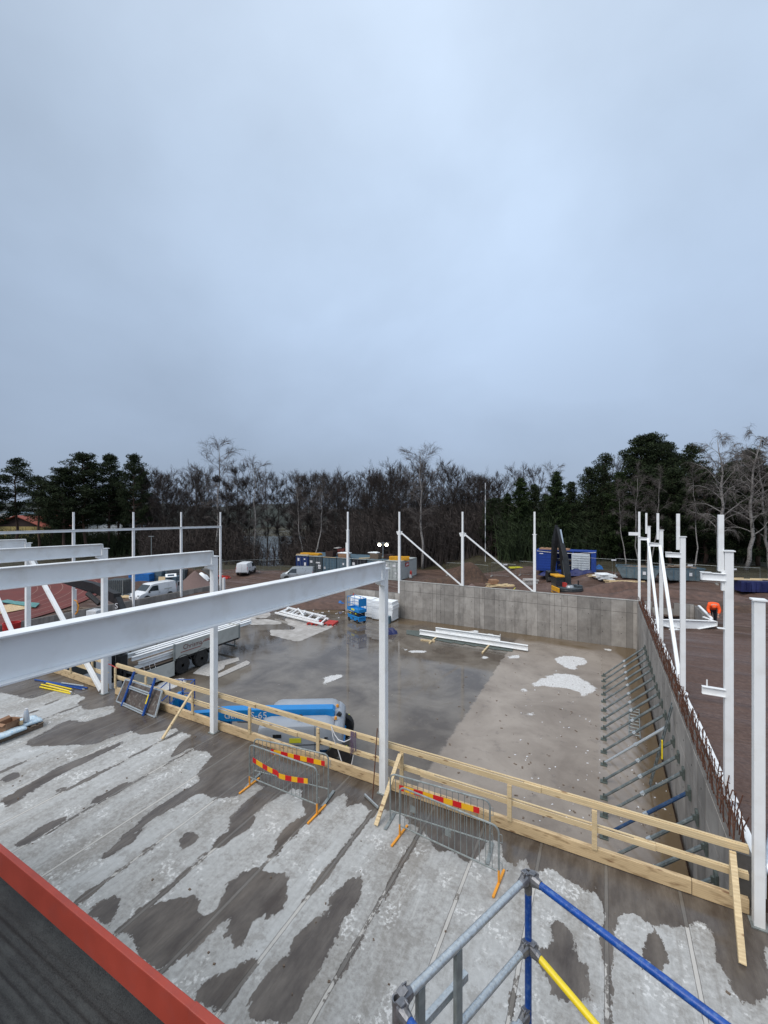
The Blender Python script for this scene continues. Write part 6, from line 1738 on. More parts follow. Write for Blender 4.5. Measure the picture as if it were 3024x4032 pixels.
mb = MB(); mb.prism([(2.0, 2.9), (2.9, 3.0), (3.1, 2.3), (2.6, 1.7), (2.0, 2.0), (2.2, 2.4)], 'y', .1, 1.2); mb.build('bucket', BK, ex, bevel=.03)
mb = MB(); mb.bar((.6, -1.9, .75), (.6, -3.3, .65), .1, .12); mb.bar((.6, -3.25, .9), (.6, -3.3, .25), .5, .08, up=(1, 0, 0)); mb.build('blade_arm', M['cont_pale'], ex)

# skips ---------------------------------------------------------------------------
def skip(label, loc, rz, load):
    t = thing('skip', label, 'skip', loc, rz, 'open waste skips by the rear fence')
    L, w, H = 3.3, 1.0, 1.35
    o_ = [(-L / 2 - .45, H), (L / 2 + .45, H), (L / 2 - .15, .15), (-L / 2 + .15, .15)]
    mb = MB()
    for s in (-1, 1): mb.prism(o_, 'y', s * w - .03, s * w + .03)
    mb.bar((-L / 2 - .45, 0, H), (-L / 2 + .15, 0, .15), 2 * w - .07, .05); mb.bar((L / 2 + .45, 0, H), (L / 2 - .15, 0, .15), 2 * w - .07, .05); mb.box((0, 0, .14), (L - .4, 2 * w - .07, .05)); mb.build('tub', M['skip'], t)
    mb = MB()
    for s in (-1, 1): mb.box((0, s * w, H + .03), (L + .95, .12, .08)); [mb.box((x_, s * (w + .05), .75), (.08, .06, 1.1)) for x_ in (-1.1, -.35, .35, 1.1)]
    for s in (-1, 1): mb.box((s * (L / 2 + .47), 0, H + .03), (.1, 2 * w - .13, .08))
    mb.build('rim', M['cont_teal'], t)
    rg = random.Random(5); mb = MB()
    for k in range(30): mb.box((rg.uniform(-1.3, 1.3), rg.uniform(-.75, .75), H - .12 + rg.uniform(-.1, load)), (rg.uniform(.2, 1.1), rg.uniform(.1, .4), .06), R=Matrix.Rotation(rg.uniform(0, 3), 3, 'Z') @ Matrix.Rotation(rg.uniform(-.5, .5), 3, 'X'))
    mb.box((0, 0, H - .35), (L - .3, 2 * w - .12, .4)); mb.build('rubble', M['wood_old'], t)
    mb = MB(); mb.box((.6, -w - .09, .8), (.3, .01, .35)); mb.build('label', M['sticker'], t)
    return t
s1 = gp(2512, 47); s2 = gp(2672, 45.5)
skip('left open grey skip, seen corner-on behind the stepped columns', (s1.x, s1.y, s1.z), YAW * .9 - .5, .15)
skip('right blue-grey skip heaped with waste, behind the second stepped column', (s2.x, s2.y, s2.z), YAW * .8, .35)

# timber, sheets, tarpaulins ------------------------------------------------------
def pile(name, px, fw, L, W_, n, m_, label, cat, seed, rz=0, th=.05, w=.14, rows=3, spread=.15):
    p = gp(px, fw); rg = random.Random(seed); mb = MB()
    for r_ in range(rows):
        for k in range(n):
            mb.box((rg.uniform(-.3, .3) * L * .2, (k - n / 2 + .5) * W_ / n + rg.uniform(-.05, .05), .06 + r_ * (th + .02)), (L * rg.uniform(.6, 1), w, th), rz=rg.uniform(-spread, spread))
    o = mb.build(name, m_); o.location = p; o.rotation_euler = (0, 0, rz + YAW); return tag(o, label, cat, None, 'thing')
pile('timber_pile', 1968, 53, 3.6, 1.5, 6, M['wood'], 'loose pale timber pile on the mud left of the blue container', 'timber pile', 3, .1, .06, .2, 3, .35)
pile('plywood_box', 1942, 54, 1.2, 1.0, 3, M['card'], 'small brown plywood box on the pale timber pile', 'box', 4, .1, .25, .35, 3, .03)
pile('plastic_pipes', 2030, 58.5, 1.9, .6, 5, M['sticker_y'], 'yellow pipe bundle lying by the left end of the blue container', 'pipes', 5, 0, .08, .08, 2, .1)
pile('stone_pack', 2088, 52.5, 1.8, 1.2, 4, M['pink_gran'], 'grey-white wrapped block pack in front of the blue container', 'pack', 6, 0, .16, .26, 4, .02)
pile('sheet_pile', 2378, 47.5, 2.0, 1.5, 3, M['eps'], 'heap of white corrugated sheets beside the navy tarpaulin', 'sheets', 7, .1, .06, .45, 8, .35)
pile('timber_pile', 2360, 48.2, 2.8, 1.2, 6, M['wood'], 'timber stack underneath and left of the white corrugated sheets', 'timber pile', 8, .15, .06, .12, 2, .2)
pile('timber_pile', 2468, 45.5, 4.2, .9, 6, M['wood'], 'long timber boards lying in front of the left skip', 'timber pile', 9, -.15, .05, .12, 3, .08)
heap_cloth('tarpaulin', 2285, 2262, -.6, 2.0, .9, .5, M['tarp'], 'crumpled navy tarpaulin on the ground in front of the blue container', 'tarpaulin', 9, rough_=.5)
heap_cloth('tarpaulin', 2170, 2262, -.9, 1.6, .8, .35, M['tarp'], 'small navy tarpaulin left of the excavator boom', 'tarpaulin', 10, rough_=.5)
heap_cloth('blue_sack', 2356, 2239, -.05, .6, .3, .35, M['tarp_bright'], 'bright blue sack on the white corrugated sheets', 'sack', 11, rough_=.5)
p = gp(2985, 39.0); mb = MB(); mb.box((0, 0, .5), (3.6, 1.5, 1.0)); 
for k in range(9): mb.box((-1.7 + k * .42, -.78, .45), (.25, .06, .9), R=Matrix.Rotation(.12 * math.sin(k * 2), 3, 'X'))
o = mb.build('covered_stack', M['tarp'], bevel=.06); o.location = (p.x, p.y, p.z); o.rotation_euler = (0, 0, YAW * .6); tag(o, 'stack wrapped in a navy tarpaulin at the right edge of the photo', 'covered stack', None, 'thing')
mb = MB(); mb.box((-1.2, 0, 1.05), (2.8, .5, .07)); mb.box((.6, .1, 1.10), (2.2, .4, .08)); o = mb.build('board', M['wood']); o.location = (p.x, p.y, p.z); o.rotation_euler = (0, 0, YAW * .6); tag(o, 'pale boards on top of the navy wrapped stack', 'boards', None, 'thing')
p = gp(2905, 41.5)
t = thing('pallet', 'pale pallet standing on edge between the columns at the right', 'pallet', (p.x, p.y, p.z), YAW)
for k in range(4):
    mb = MB(); mb.box((-.52 + k * .35, 0, .5), (.10, .03, 1.0)); mb.build('slat', M['wood'], t)
for z_ in (.06, .5, .94):
    mb = MB(); mb.box((0, .06, z_), (1.2, .09, .10)); mb.build('bearer', M['wood'], t)
# plate compactor
p = gp(1996, 46.5)
t = thing('plate_compactor', 'small black and yellow plate compactor on the mud behind the far wall', 'compactor', (p.x, p.y, p.z), .6)
mb = MB(); mb.prism([(-.5, .05), (.5, .05), (.6, .2), (-.6, .2)], 'y', -.3, .3); mb.build('plate', M['sticker_y'], t)
mb = MB(); mb.box((0, 0, .5), (.8, .5, .5)); mb.tube((0, -.2, .8), (0, .2, .8), .15, n=8); mb.build('engine', BK, t, bevel=.04)
mb = MB(); mb.tube((.4, 0, .4), (1.0, 0, 1.0), .03, n=6); mb.build('handle', M['sticker_y'], t)
mb = MB(); a_ = gp(2018, 43); b_ = gp(2062, 41.5); mb.path([a_ + V((0, 0, .1)), b_ + V((0, 0, .1))], .05, n=6); tag(mb.build('yellow_pole', M['sticker_y']), 'thin yellow pole on the mud behind the far wall', 'pole', None, 'thing')

# white tapered beam resting on the annex walls
tb = MB(); p0, p1 = V((2.62, 28.15, 0)), V((5.62, 29.42, 0)); d = (p1 - p0).normalized(); n_ = V((-d.y, d.x, 0)); Lb = (p1 - p0).length
top = [(0, .88), (Lb * .5, .90), (Lb, .86)]; bot = [(Lb, .62), (Lb * .62, .36), (Lb * .35, .37), (0, .66)]
def b3(x, z, o): q = p0 + d * x + n_ * o; return V((q.x, q.y, z))
pts = top + bot; k_ = len(pts)
tb.add([b3(x, z, -.01) for x, z in pts] + [b3(x, z, .01) for x, z in pts], [tuple(range(k_)), tuple(range(k_, 2 * k_))[::-1]] + [(i, k_ + i, k_ + (i + 1) % k_, (i + 1) % k_) for i in range(k_)])
for seq in (top, bot):
    for (xa_, za), (xb_, zb_) in zip(seq[:-1], seq[1:]): tb.bar(b3(xa_, za, 0), b3(xb_, zb_, 0), .2, .02)
tb.bar(b3(Lb, .86, 0), b3(Lb, .62, 0), .2, .02, up=d); tb.bar(b3(Lb - .1, .86, .08), b3(Lb - .3, .95, .6), .12, .05)
tag(tb.build('tapered_beam', S), 'white fish-bellied steel beam lying across the annex walls, in front of the worker', 'beam', None, 'thing')
mb = MB(); q_ = at(2655, 2480, .43); mb.box((q_.x, q_.y, .45), (.5, .2, .05), rz=.6); mb.box((q_.x + .15, q_.y + .4, .50), (.6, .14, .06), rz=-.2); mb.box((q_.x - .9, q_.y - .5, .45), (.25, .2, .1), rz=.3)
tag(mb.build('foam_offcuts', M['eps']), 'white offcuts on the mud beside the tapered beam', 'offcuts', None, 'stuff')
mb = MB(); q_ = V((2.62, 9.9, .5)); 
for k in range(5): mb.tube((q_.x + .1 * k, q_.y + .3 * k, .45), (q_.x + .15 + .1 * k, q_.y + .4 + .3 * k, .62), .07, n=7)
tag(mb.build('foil_scraps', M['foil'], smooth=True), 'crumpled silver foil scraps behind the side wall near the right column', 'scraps', None, 'stuff')

# worker ------------------------------------------------------------------------
def skinned(name, verts, edges, radii, m_, parent=None, sub=2):
    me = bpy.data.meshes.new(name); me.from_pydata([tuple(v) for v in verts], edges, []); o = link(bpy.data.objects.new(name, me))
    s = o.modifiers.new('skin', 'SKIN'); s.use_smooth_shade = True
    for i, r in enumerate(radii): me.skin_vertices[0].data[i].radius = (r, r) if not isinstance(r, tuple) else r
    me.skin_vertices[0].data[0].use_root = True
    ss = o.modifiers.new('sub', 'SUBSURF'); ss.levels = sub; ss.render_levels = sub
    bpy.context.view_layer.update()
    ev = o.evaluated_get(bpy.context.evaluated_depsgraph_get()); nm = bpy.data.meshes.new_from_object(ev)
    nm.materials.clear(); nm.materials.append(m_)
    bpy.data.objects.remove(o); o2 = link(bpy.data.objects.new(name, nm)); o2.parent = parent; return o2
wp = dep(2805, 24.6); wz = float(gz(wp.x, wp.y))
wk = thing('person', 'person in an orange jacket bending forward beside the annex wall', 'person', (wp.x, wp.y, wz), math.radians(-93))
# local: +x is where the person bends to; hips .9 m up
v = [(0, 0, .88), (.10, 0, 1.02), (.30, 0, 1.16), (.48, 0, 1.20), (.58, 0, 1.16), (.68, 0, 1.10), (.72, 0, 1.04),
     (.0, .10, .84), (.04, .13, .46), (-.05, .13, .08), (.10, .14, .04),
     (.0, -.10, .84), (.14, -.12, .48), (.06, -.13, .08), (.20, -.14, .04),
     (.44, .20, 1.16), (.50, .27, .90), (.66, .20, .72), (.70, .17, .64),
     (.44, -.20, 1.16), (.48, -.27, .90), (.62, -.20, .70), (.67, -.17, .62)]
e = [(0, 1), (1, 2), (2, 3), (3, 4), (4, 5), (5, 6), (0, 7), (7, 8), (8, 9), (9, 10), (0, 11), (11, 12), (12, 13), (13, 14), (3, 15), (15, 16), (16, 17), (17, 18), (3, 19), (19, 20), (20, 21), (21, 22)]
r = [.15, .15, .17, .16, .07, .10, .09, .10, .065, .045, .04, .10, .065, .045, .04, .07, .05, .035, .035, .07, .05, .035, .035]
body = skinned('body', v, e, r, M['skin'], wk)
ve = [0, 7, 8, 9, 11, 12, 13]; mp_ = {k: i for i, k in enumerate(ve)}
skinned('trousers', [v[k] for k in ve], [(mp_[a], mp_[b]) for a, b in e if a in mp_ and b in mp_], [.165, .125, .09, .075, .125, .09, .075], M['trousers'], wk)
ve = [0, 1, 2, 3, 15, 16, 17, 19, 20, 21]; mp_ = {k: i for i, k in enumerate(ve)}
skinned('jacket', [v[k] for k in ve], [(mp_[a], mp_[b]) for a, b in e if a in mp_ and b in mp_], [.185, .22, .235, .21, .11, .09, .07, .11, .09, .07], M['hivis'], wk)
mb = MB(); mb.lathe([(.105, -.03), (.118, .03), (.10, .09), (.05, .13), (.01, .14)], (.70, 0, 1.10), n=12); mb.build('hood', M['hivis'], wk, smooth='auto')
for s in (-1, 1):
    base = V((.70, s * .17, .64)) if s > 0 else V((.67, s * .17, .62))
    vv = [base, base + V((.03, 0, -.05))]; ee = [(0, 1)]; rr = [.03, .032]
    for k in range(4):
        o_ = V((.05, (k - 1.5) * .018, -.085)); vv += [base + o_, base + o_ + V((.015, 0, -.03 - .004 * (k % 3))), base + o_ + V((.01, 0, -.055 - .005 * (k in (1, 2))))]; n0 = len(vv) - 3
        ee += [(1, n0), (n0, n0 + 1), (n0 + 1, n0 + 2)]; rr += [.010, .009, .007]
    vv += [base + V((.05, -s * .03, -.04)), base + V((.075, -s * .035, -.07))]; n0 = len(vv) - 2; ee += [(1, n0), (n0, n0 + 1)]; rr += [.011, .009]
    skinned('hand', vv, ee, rr, M['skin'], wk, 1)
for x_, y_ in ((.02, .135), (.14, -.135)):
    mb = MB(); mb.prism([(-.10, 0), (.20, 0), (.20, .06), (.06, .13), (-.10, .13)], 'y', y_ - .05, y_ + .05); mb.build('boot', M['vansilver'] if y_ > 0 else M['black'], wk, bevel=.02)

# site fence at the back -----------------------------------------------------------
def fence_panel():
    t = thing('mesh_fence', '-', 'fence panel', (0, 0, 0), 0, None)
    mb = MB(); Lp = 3.45
    mb.path([(0, 0, .1), (0, 0, 1.95), (Lp, 0, 1.95), (Lp, 0, .1)], .021, n=5); mb.tube((0, 0, .25), (Lp, 0, .25), .015, n=5); mb.build('frame', M['steel_grey'], t)
    mb = MB()
    for k in range(1, 23): mb.bar((Lp * k / 23, 0, .25), (Lp * k / 23, 0, 1.93), .004, .004)
    for k in range(1, 8): mb.bar((0, 0, .25 + k * .21), (Lp, 0, .25 + k * .21), .004, .004)
    mb.build('mesh_infill', M['fence'], t)
    mb = MB(); mb.box((0, 0, .07), (.22, .65, .14)); mb.build('foot_block', M['concrete'], t)
    return t
fp = fence_panel(); first = True
line_r = [(1760, 62), (1834, 61), (2048, 56), (2424, 49), (2822, 43), (3024, 41.2), (3220, 39.5)]
line_l = [(640, 68), (760, 66), (874, 63), (1020, 66), (1130, 68)]
def run(line, lab_, grp):
    global first, fp
    pts = [dep(a, b) for a, b in line]; 
    for a, b in zip(pts[:-1], pts[1:]):
        d = (b - a); L_ = d.length; n_ = max(1, round(L_ / 3.5)); rz = math.atan2(d.y, d.x)
        for k in range(n_):
            q = a + d * k / n_; z_ = float(gz(q.x, q.y))
            loc = (q.x, q.y, z_ - .03)
            if first:
                fp.location = loc; fp.rotation_euler = (0, 0, rz); fp['label'] = lab_; fp['group'] = grp; first = False; o = fp
            else: o = dup(fp, loc, rz, lab_, grp)
run(line_r, 'grey mesh panel of the long rear fence running behind the blue container and the skips', 'rear fence panels on the right')
run(line_l, 'grey mesh panel of the fence by the trees, left of the containers', 'fence panels by the trees on the left')
for px_, fw_, lb in ((2417, 48.6, 'small white plate on the rear fence left of the left skip'), (1990, 57.0, 'white plate on the rear fence left of the blue container'), (2718, 44.3, 'white plate on the rear fence above the right skip'), (2890, 42.0, 'small white plate on the rear fence by the nearest stepped column')):
    p = gp(px_, fw_, 1.75); mb = MB(); mb.box((0, 0, 0), (.55, .02, .16)); o = mb.build('fence_sign', M['sticker']); o.location = p; o.rotation_euler = (0, 0, YAW); tag(o, lb, 'sign', None, 'thing')

# ------------------------------------------------------------------ left background
M['track'] = mat('running_track', (.135, .028, .022), .75, var=.2, scale=.4, dirt=.3, dirtcol=(.12, .05, .04))
TC = V((-69.5, 6.5, 0))
mb = MB(); N = 72; zt = -2.36
mb.add([(TC.x, TC.y, zt)] + [(TC.x + 27.5 * math.cos(2 * math.pi * k / N), TC.y + 27.5 * math.sin(2 * math.pi * k / N), zt) for k in range(N)], [(0, 1 + k, 1 + (k + 1) % N) for k in range(N)])
tag(mb.build('running_track', M['track']), kind='structure')
mb = MB()
for k in range(6): mb.ring((TC.x, TC.y, zt + .006), 20.6 + k * 1.22, .07, .004, n=90, a0=-.8, a1=2.4)
tag(mb.build('track_markings', mat('faded_line_paint', (.27, .15, .12), .7)), kind='structure')
sheet('plywood_sheet', [(0, 2385), (100, 2372), (140, 2390), (0, 2417)], -2.3, M['wood_wet'], 'flat plywood sheets lying on the running track at the left edge', 'plywood')
sheet('green_tarpaulin', [(0, 2368), (30, 2362), (60, 2368), (157, 2376), (140, 2392), (20, 2374)], -2.22, M['tarp_green'], 'sea green tarpaulin spread over the plywood on the running track', 'tarpaulin', .05)
p = at(46, 2500, -2.36); mb = MB(); mb.lathe([(.45, 0), (.52, .3), (.5, .3), (.54, .6), (.52, .6), (.56, .95), (.5, .95), (.45, .1)], (0, 0, 0), n=16); o = mb.build('red_tub', M['stone_red'], smooth='auto'); o.location = p; tag(o, 'stacked red tubs on the running track in the lower left gap', 'tub', None, 'thing')
# black crane of a machine on the track side
lc = thing('loader_crane', 'black loader crane reaching over the track, seen between the left columns', 'crane', (0, 0, 0))
P1, P2, P3, P4 = dep(240, 36, 1.35), dep(380, 35, .65), dep(462, 34, -.05), dep(492, 33.5, -1.5)
mb = MB(); mb.loft([[p + V((0, 0, h / 2)) + y, p + V((0, 0, h / 2)) - y, p - V((0, 0, h / 2)) - y, p - V((0, 0, h / 2)) + y] for p, h, y in ((P1, .35, V((.1, .15, 0))), (P2, .75, V((.15, .2, 0))), (P3, .8, V((.15, .2, 0))))]); mb.build('main_boom', BK, lc)
mb = MB(); mb.bar(P3, P4, .45, .5); mb.build('column', BK, lc)
mb = MB(); mb.bar(P4, V((P4.x, P4.y, -2.4)), .8, .7); mb.build('base', BK, lc)
mb = MB(); mb.bar(dep(250, 35.8, .95), dep(370, 35.2, .15), .12, .12); mb.tube(dep(345, 34.8, .2), dep(392, 34.5, -.6), .2, n=8); mb.build('hydraulics', BK, lc)
mb = MB(); c_ = dep(375, 35, -1.45); mb.box(c_, (.9, .9, .5), rz=.4); mb.box(c_ - V((0, 0, .45)), (.7, .7, .6), rz=.4); o = mb.build('control_cabin', M['vanwhite'], lc, bevel=.04)
mb = MB(); mb.path([dep(292, 35, -.4), dep(302, 35, -.5), dep(309, 35, -.9), dep(305, 35, -1.4), dep(296, 35, -1.6)], .05, n=6); mb.build('hose', M['orange'], lc)
text_mesh('lettering', 'S', .62, textM(P3.lerp(P4, .35) + V((0.13, -.36, 0)), (CA, SA, 0), (0, 0, 1)), M['sticker'], lc)
p = gp(467, 47.5); t = thing('wrapped_crates', 'dark grey mesh cages stacked on a pale pallet behind the left column', 'crate stack', (p.x, p.y, p.z), .5)
mb = MB()
for k in range(9): mb.box((-.9 + k * .225, -.8, 1.0), (.04, .04, 1.75)); mb.box((-.9 + k * .225, .8, 1.0), (.04, .04, 1.75)); mb.box((.95, -.8 + k * .2, 1.0), (.04, .04, 1.75))
mb.build('mesh_sides', M['steel_grey'], t)
mb = MB(); mb.box((0, 0, 1.0), (1.75, 1.5, 1.65)); mb.build('contents', M['cont_green'], t)
mb = MB(); mb.box((0, 0, .08), (2.0, 1.8, .12)); mb.build('pallet', M['cont_pale'], t)
items = [(560, 57, 3.0, 1.4, 1.1, 'tarp_bright', 'long stack under a bright blue sheet near the trees'), (600, 58, 3.6, 1.4, 1.4, 'cont_slate', 'slate grey bundle of stacked elements near the trees, left one'),
         (652, 58.5, 3.4, 1.4, 1.5, 'cont_slate', 'slate grey bundle of stacked elements near the trees, middle one'), (704, 58, 2.6, 1.4, 1.5, 'cont_green', 'dark bundle of stacked elements near the trees, by the gravel cone'),
         (675, 55.5, 2.0, 1.2, .9, 'cont_teal', 'low blue-grey pack topped by a white square frame')]
for px_, fw_, a_, b_, h_, mk, lb in items:
    p = gp(px_, fw_); mb = MB(); n_ = 4
    for k in range(n_): mb.box((.03 * (k % 2), 0, h_ * (k + .5) / n_), (a_, b_, h_ / n_ - .03))
    o = mb.build('element_stack', M[mk]); o.location = p; o.rotation_euler = (0, 0, YAW - .1); tag(o, lb, 'stack', 'stacks near the trees', 'thing')
p = gp(673, 55.2, .95); mb = MB()
for c_, d_ in (((0, .45, 0), (1.3, .25, .06)), ((0, -.45, 0), (1.3, .25, .06)), ((.52, 0, 0), (.25, .65, .06)), ((-.52, 0, 0), (.25, .65, .06))): mb.box(c_, d_)
o = mb.build('window_frame_unit', M['eps']); o.location = p; o.rotation_euler = (0.25, 0, YAW + .5); tag(o, 'white square frame lying on the low blue-grey pack', 'frame', None, 'thing')
p = gp(637, 54); mb = MB(); mb.box((0, 0, .5), (.85, .08, .85), R=Matrix.Rotation(-.2, 3, 'X')); o = mb.build('plywood_board', M['wood']); o.location = p; o.rotation_euler = (0, 0, YAW); tag(o, 'small square plywood board leaning beside the grey bundles', 'board', None, 'thing')
mound('white_bag', 795, 57.5, 1.1, .8, 1.0, M['eps'], 'white big bag lying by the trees right of the gravel cone', 'bag', 21, .5, rough_=.2)
mound('soil_bank', 765, 58.5, 3.0, 1.4, 1.0, M['soil'], 'brown soil and planks heap left of the white big bag', 'soil bank', 22, .7, rough_=.5)
mound('dark_sheet', 812, 59, 1.6, .9, 1.3, M['black'], 'black sheeting heap behind the white big bag', 'sheeting', 23, .7, rough_=.5)
pile('timber_pile', 530, 45.5, 4.5, .9, 5, M['wood'], 'timber boards on the mud beside the nose of the white van', 'timber pile', 14, -.3, .05, .12, 2, .1)
pile('scrap_pile', 872, 60.5, 2.5, .9, 4, M['redpaint'], 'reddish scrap pile left of the white van by the trees', 'scrap', 15, 0, .1, .2, 3, .5)
pile('scrap_pile', 325, 40, 3.2, 1.4, 5, M['wood_old'], 'dark scrap heap at the edge of the running track', 'scrap', 16, 0, .07, .2, 2, .5)
p = gp(596, 71); mb = MB(); mb.tube(p, p + V((0, 0, 5.2)), .06, n=6); mb.box(p + V((0, 0, 5.25)), (.9, .25, .1), rz=YAW); tag(mb.build('street_lamp', M['steel_grey']), 'thin street lamp before the dark trees at the left', 'street lamp', None, 'thing')

# houses ---------------------------------------------------------------------------
def house(label, px, fw, z0, w, d, hw, hr, wall, roof, rz, wins, gable_m=None, eave=.5, name='house'):
    p = dep(px, fw, z0)
    t = thing(name, label, 'house', tuple(p), rz)
    mb = MB(); mb.box((0, 0, hw / 2), (w, d, hw)); wl_ = mb.build('wall', wall, t)
    mb = MB(); mb.prism([(-w / 2, hw), (w / 2, hw), (0, hw + hr)], 'y', -d / 2 + .003, d / 2 - .003); mb.build('gable', gable_m or wall, t)
    k = hr / (w / 2); e_ = eave
    mb = MB()
    for s in (-1, 1):
        a = [(0, hw + hr + .02), (s * (w / 2 + e_), hw - k * e_ + .02), (s * (w / 2 + e_), hw - k * e_ + .2), (0, hw + hr + .2)]
        mb.prism(a, 'y', -d / 2 - e_, d / 2 + e_)
    rf = mb.build('roof', roof, t)
    mb = MB(); mb.box((w * .12, 0, hw + hr + .3), (.7, .7, 1.1)); mb.build('chimney', M['roof_red'], rf)
    for (x_, z_, a, b) in wins:
        mb = MB(); mb.box((x_, -d / 2 - .02, z_), (a, .06, b)); wf = mb.build('window', M['whitewall'], t)
        mb = MB(); mb.box((x_, -d / 2 - .06, z_), (a * .78, .03, b * .78)); mb.build('pane', M['glass'], wf)
    return t
h_ = house('yellow house with a dark gable and red tiled roof, seen between the left pines', 148, 108, -3.2, 13.5, 10, 6.6, 2.6, M['render_yellow'], M['roof_red'], YAW - .1, [(-1.3, 4.5, 1.8, 1.3), (3.5, 4.6, 1.5, 1.2), (-1.2, 1.6, 1.8, 1.4), (3.6, 1.8, 2.0, 1.6)], M['brick_dark'], 1.0)
mb = MB(); mb.box((-1.3, -5.6, 3.4), (3.4, 1.2, .9)); mb.build('balcony', M['brick_dark'], h_)
house('red-roofed house at the far left edge, beyond the yellow one', 5, 118, -3.2, 12, 9, 5.2, 2.8, M['whitewall'], M['roof_red'], YAW + .1, [(2.5, 3.4, 1.6, 1.2), (-1.0, 3.4, 1.6, 1.2)])
house('small pale far house right of the yellow one, behind the pines', 455, 135, -3.2, 15, 8, 5.5, 2.2, M['whitewall'], M['cont_slate'], YAW + .3, [(-3, 3, 1.4, 1.2), (0, 3, 1.4, 1.2), (3, 3, 1.4, 1.2)])
rg = random.Random(8)
for px_, fw_, w_, lb in ((60, 240, 20, 'white town block, leftmost of the far town'), (112, 260, 26, 'wide white town block behind the yellow house'), (215, 230, 22, 'pale town block with a slate roof right of the yellow chimney'), (260, 300, 24, 'white town block below the hazy hill'), (1425, 150, 20, 'long white far house seen through the trees left of the lit lamps'), (1470, 170, 16, 'pale far house right of the long white one, through the trees')):
    house(lb, px_, fw_, -1 if fw_ > 200 else -3, w_, 12, 6 if fw_ > 200 else 4.5, 2, M['whitewall'], M['cont_slate'], YAW + rg.uniform(-.3, .3), [(-5, 3.4, 1.8, 1.4), (-1, 3.4, 1.8, 1.4), (3, 3.4, 1.8, 1.4)])
house('red cabin with a dark roof and white windows behind the blue container', 2128, 72, -1.1, 5.0, 5, 2.3, 1.25, M['redhut'], M['roof_dark'], YAW + .1, [(-1.2, 1.3, .9, .9), (.2, 1.3, .9, .9), (1.5, 1.3, .7, .9)], name='cabin')
sh_ = house('long dark shed with a pale door right of the excavator boom', 2262, 68, -.9, 8.0, 5, 2.2, 1.1, M['brick_dark'], M['roof_dark'], YAW - .1, [], name='shed')
mb = MB(); mb.box((.4, -2.54, 1.2), (1.5, .06, 1.9)); mb.build('door', M['whitewall'], sh_)
# striped flagpole-like mast among the pines
p = gp(1911, 66); mb = MB()
for k in range(13): mb.tube(p + V((0, 0, 1.2 * k * .8)), p + V((0, 0, (k + 1) * .96 )), .05, n=5, mi=k % 2)
tag(mb.build('marker_pole', [M['sticker'], M['steel_grey']]), 'tall thin white and grey marker pole before the dark conifers', 'pole', None, 'thing')
# ------------------------------------------------------------------ trees
def foliage_mat(name, c0, c1, rough=.8):
    m = bpy.data.materials.new(name); n, l = nodes_of(m); b = n['Principled BSDF']
    t = n.new('ShaderNodeTexCoord').outputs['Object']
    g = n.new('ShaderNodeNewGeometry')
    nz = noisen(n, l, t, .9, 4, .7)
    f = mathn(n, l, 'ADD', mathn(n, l, 'MULTIPLY', g.outputs['Random Per Island'], .6), mathn(n, l, 'MULTIPLY', nz, .5))
    l.new(mixn(n, l, mapr(n, l, f, .2, .85), c0, c1), b.inputs['Base Color']); b.inputs['Roughness'].default_value = rough
    b.inputs['Specular IOR Level'].default_value = .15
    return m
M['needle'] = foliage_mat('pine_needles', (.008, .013, .007), (.040, .056, .024))
M['needle2'] = foliage_mat('spruce_needles', (.007, .014, .006), (.042, .064, .022))
M['twig'] = mat('bare_twigs', (.042, .032, .028), .9, var=.3, scale=.8)
M['twig2'] = mat('grey_twigs', (.105, .090, .083), .9, var=.25, scale=.8)
M['bark'] = mat('dark_bark', (.048, .040, .035), .9, var=.35, scale=4, stretch=(1, 1, .3))
M['pinebark'] = mat('pine_bark', (.085, .052, .038), .9, var=.3, scale=3, stretch=(1, 1, .4))
def birch_mat():
    m = mat('birch_bark', (.27, .25, .235), .8, var=.15, scale=3)
    n, l = nodes_of(m); b = n['Principled BSDF']
    t = n.new('ShaderNodeTexCoord').outputs['Object']
    a = noisen(n, l, t, 3.2, 5, .7, stretch=(1, 1, 2.2))
    src = b.inputs['Base Color'].links[0].from_socket
    l.new(mixn(n, l, mapr(n, l, a, .54, .60), src, (.05, .042, .038)), b.inputs['Base Color'])
    return m
M['birch'] = birch_mat()

def arms(mb, p, d, L, r, rg, n=4, droop=0.0, curl=.25, sides=3):
    pts = [p]; q = p; dd = d.normalized(); rs = [r]
    for k in range(n):
        dd = (dd + V((rg.gauss(0, curl), rg.gauss(0, curl), rg.gauss(0, curl) * .6 + .10 - droop * (k + 1) / n))).normalized()
        q = q + dd * (L / n); pts.append(q); rs.append(max(r * (1 - (k + 1) / n * .8), .006))
    mb.path(pts, rs, n=sides, cap=False)
    return pts

def twigs(vl, fl, p, d, L, w, rg, droop):
    """one hair-thin forked twig as two slim quads"""
    d = (d + V((rg.gauss(0, .45), rg.gauss(0, .45), rg.gauss(0, .35)))).normalized()
    s = d.cross(V((rg.gauss(0, 1), rg.gauss(0, 1), rg.gauss(0, 1)))).normalized() * w * .5
    m = p + d * L * .5; e = m + (d + V((rg.gauss(0, .3), rg.gauss(0, .3), -droop * 1.5))).normalized() * L * .5
    b = len(vl)
    vl += [p - s, p + s, m + s * .8, m - s * .8, e + s * .4, e - s * .4]
    fl += [(b, b + 1, b + 2, b + 3), (b + 3, b + 2, b + 4, b + 5)]

